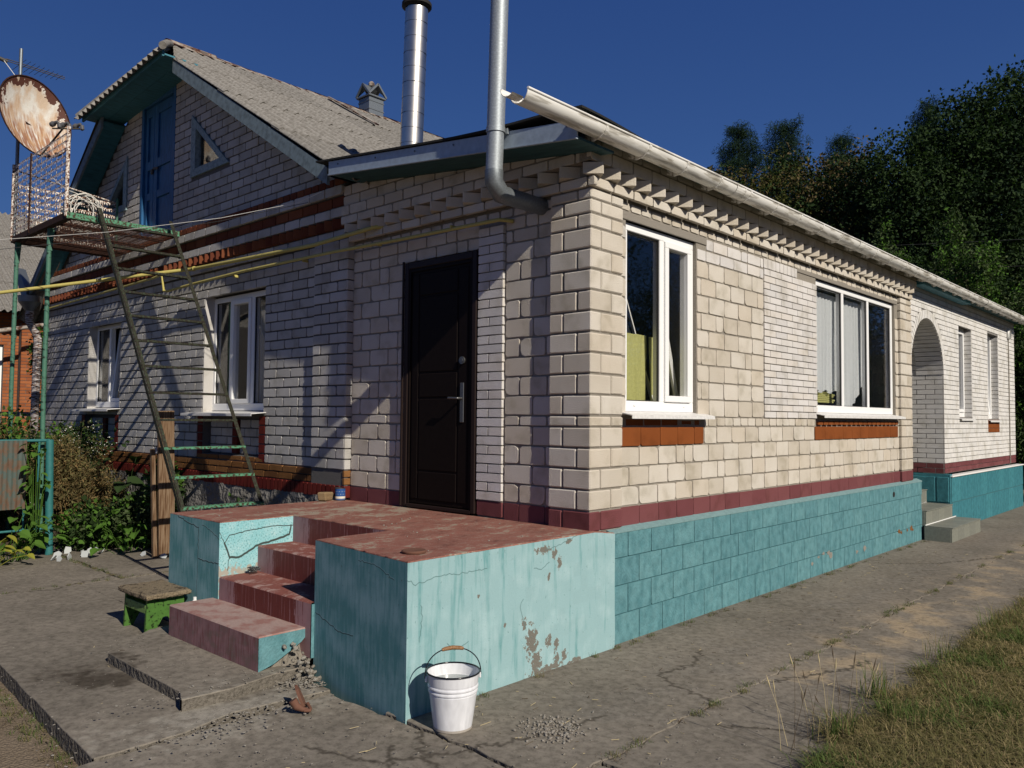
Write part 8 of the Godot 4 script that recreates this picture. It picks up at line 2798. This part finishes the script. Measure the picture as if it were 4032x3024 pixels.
# the house across the yard, seen mirrored in the old house's window
func yard_house() -> void:
	var H := base("yard_house", Vector3(-11, 0, -27))
	tag(H, "grey roofed house across the yard, mirrored in the old house's window", "house")
	var g := G.new()
	g.span(Vector3(-5, 0, -4), Vector3(5, 3.0, 4))
	part(g, "walls", M.gray2, H)
	g = G.new()
	g.prism(PackedVector2Array([Vector2(-5, 3.0), Vector2(5, 3.0), Vector2(0, 6.0)]), -3.9, 3.9)
	part(g, "gable", M.gray2, H)
	for sd in [-1.0, 1.0]:
		g = G.new()
		g.box(Vector3(sd * 2.7, 4.55, 0), Vector3(6.4, 0.06, 8.8), 0.0, Basis(Vector3.BACK, -sd * 0.54))
		part(g, "roof_slope", M.asbestos, H)
	for z in [-2.0, 1.2]:
		g = G.new()
		g.span(Vector3(4.98, 1.0, z), Vector3(5.02, 2.3, z + 1.2))
		part(g, "window", M.seal, H)

func wires() -> void:
	for q in [[Vector3(16.0, 6.6, -9.0), Vector3(22.0, 6.3, 8.0), "upper thin overhead wire crossing before the dark trees"], [Vector3(16.0, 5.9, -9.0), Vector3(22.0, 5.65, 8.0), "lower thin overhead wire crossing before the dark trees"]]:
		var g := G.new()
		var pts := []
		for i in 13:
			var t := i / 12.0
			pts.append(q[0].lerp(q[1], t) + Vector3(0, -0.8 * t * (1.0 - t), 0))
		g.tube(pts, 0.004, 5)
		var o := put(g.mesh(M.cable_dark), "overhead_wire")
		tag(o, q[2], "wire")

func _ready() -> void:
	rng.seed = 20240917
	# camera
	var cam := Camera3D.new()
	cam.name = "camera"
	cam.position = CAM
	cam.rotation_order = EULER_ORDER_YXZ
	cam.rotation = Vector3(0.0423836, -0.825072, 0.00865)
	cam.fov = 50.938
	cam.near = 0.05
	cam.far = 600.0
	add_child(cam)
	cam.current = true
	# sky
	var env := Environment.new()
	env.background_mode = Environment.BG_SKY
	var sm := ProceduralSkyMaterial.new()
	sm.sky_top_color = Color(0.125, 0.235, 0.465)
	sm.sky_horizon_color = Color(0.32, 0.48, 0.70)
	sm.sky_curve = 0.19
	sm.ground_bottom_color = Color(0.32, 0.29, 0.25)
	sm.ground_horizon_color = Color(0.36, 0.38, 0.40)
	sm.sun_angle_max = 0.0
	var sky := Sky.new()
	sky.sky_material = sm
	env.sky = sky
	env.tonemap_mode = Environment.TONE_MAPPER_LINEAR
	env.tonemap_exposure = 1.0
	env.sdfgi_enabled = true
	env.ssao_enabled = true
	env.ssil_enabled = true
	var we := WorldEnvironment.new()
	we.name = "environment"
	we.environment = env
	add_child(we)
	# sun: from the right and a little from the left of the long wall's normal
	var sun := DirectionalLight3D.new()
	sun.name = "sun"
	sun.light_color = Color(1.0, 0.965, 0.905)
	sun.light_energy = 1.6
	sun.light_angular_distance = 0.5
	sun.shadow_enabled = true
	add_child(sun)
	sun.look_at_from_position(Vector3.ZERO, -Vector3(-0.195, 0.665, 1.0), Vector3.UP)
	make_textures()
	make_materials()
	ground_picture()
	ground()
	extension()
	old_house()
	annex()
	porch_pictures()
	porch()
	tiled_steps()
	neighbour()
	trees()
	balcony()
	ladder()
	dish()
	garden()
	yard_things()
	wires()
	yard_house()
	litter()
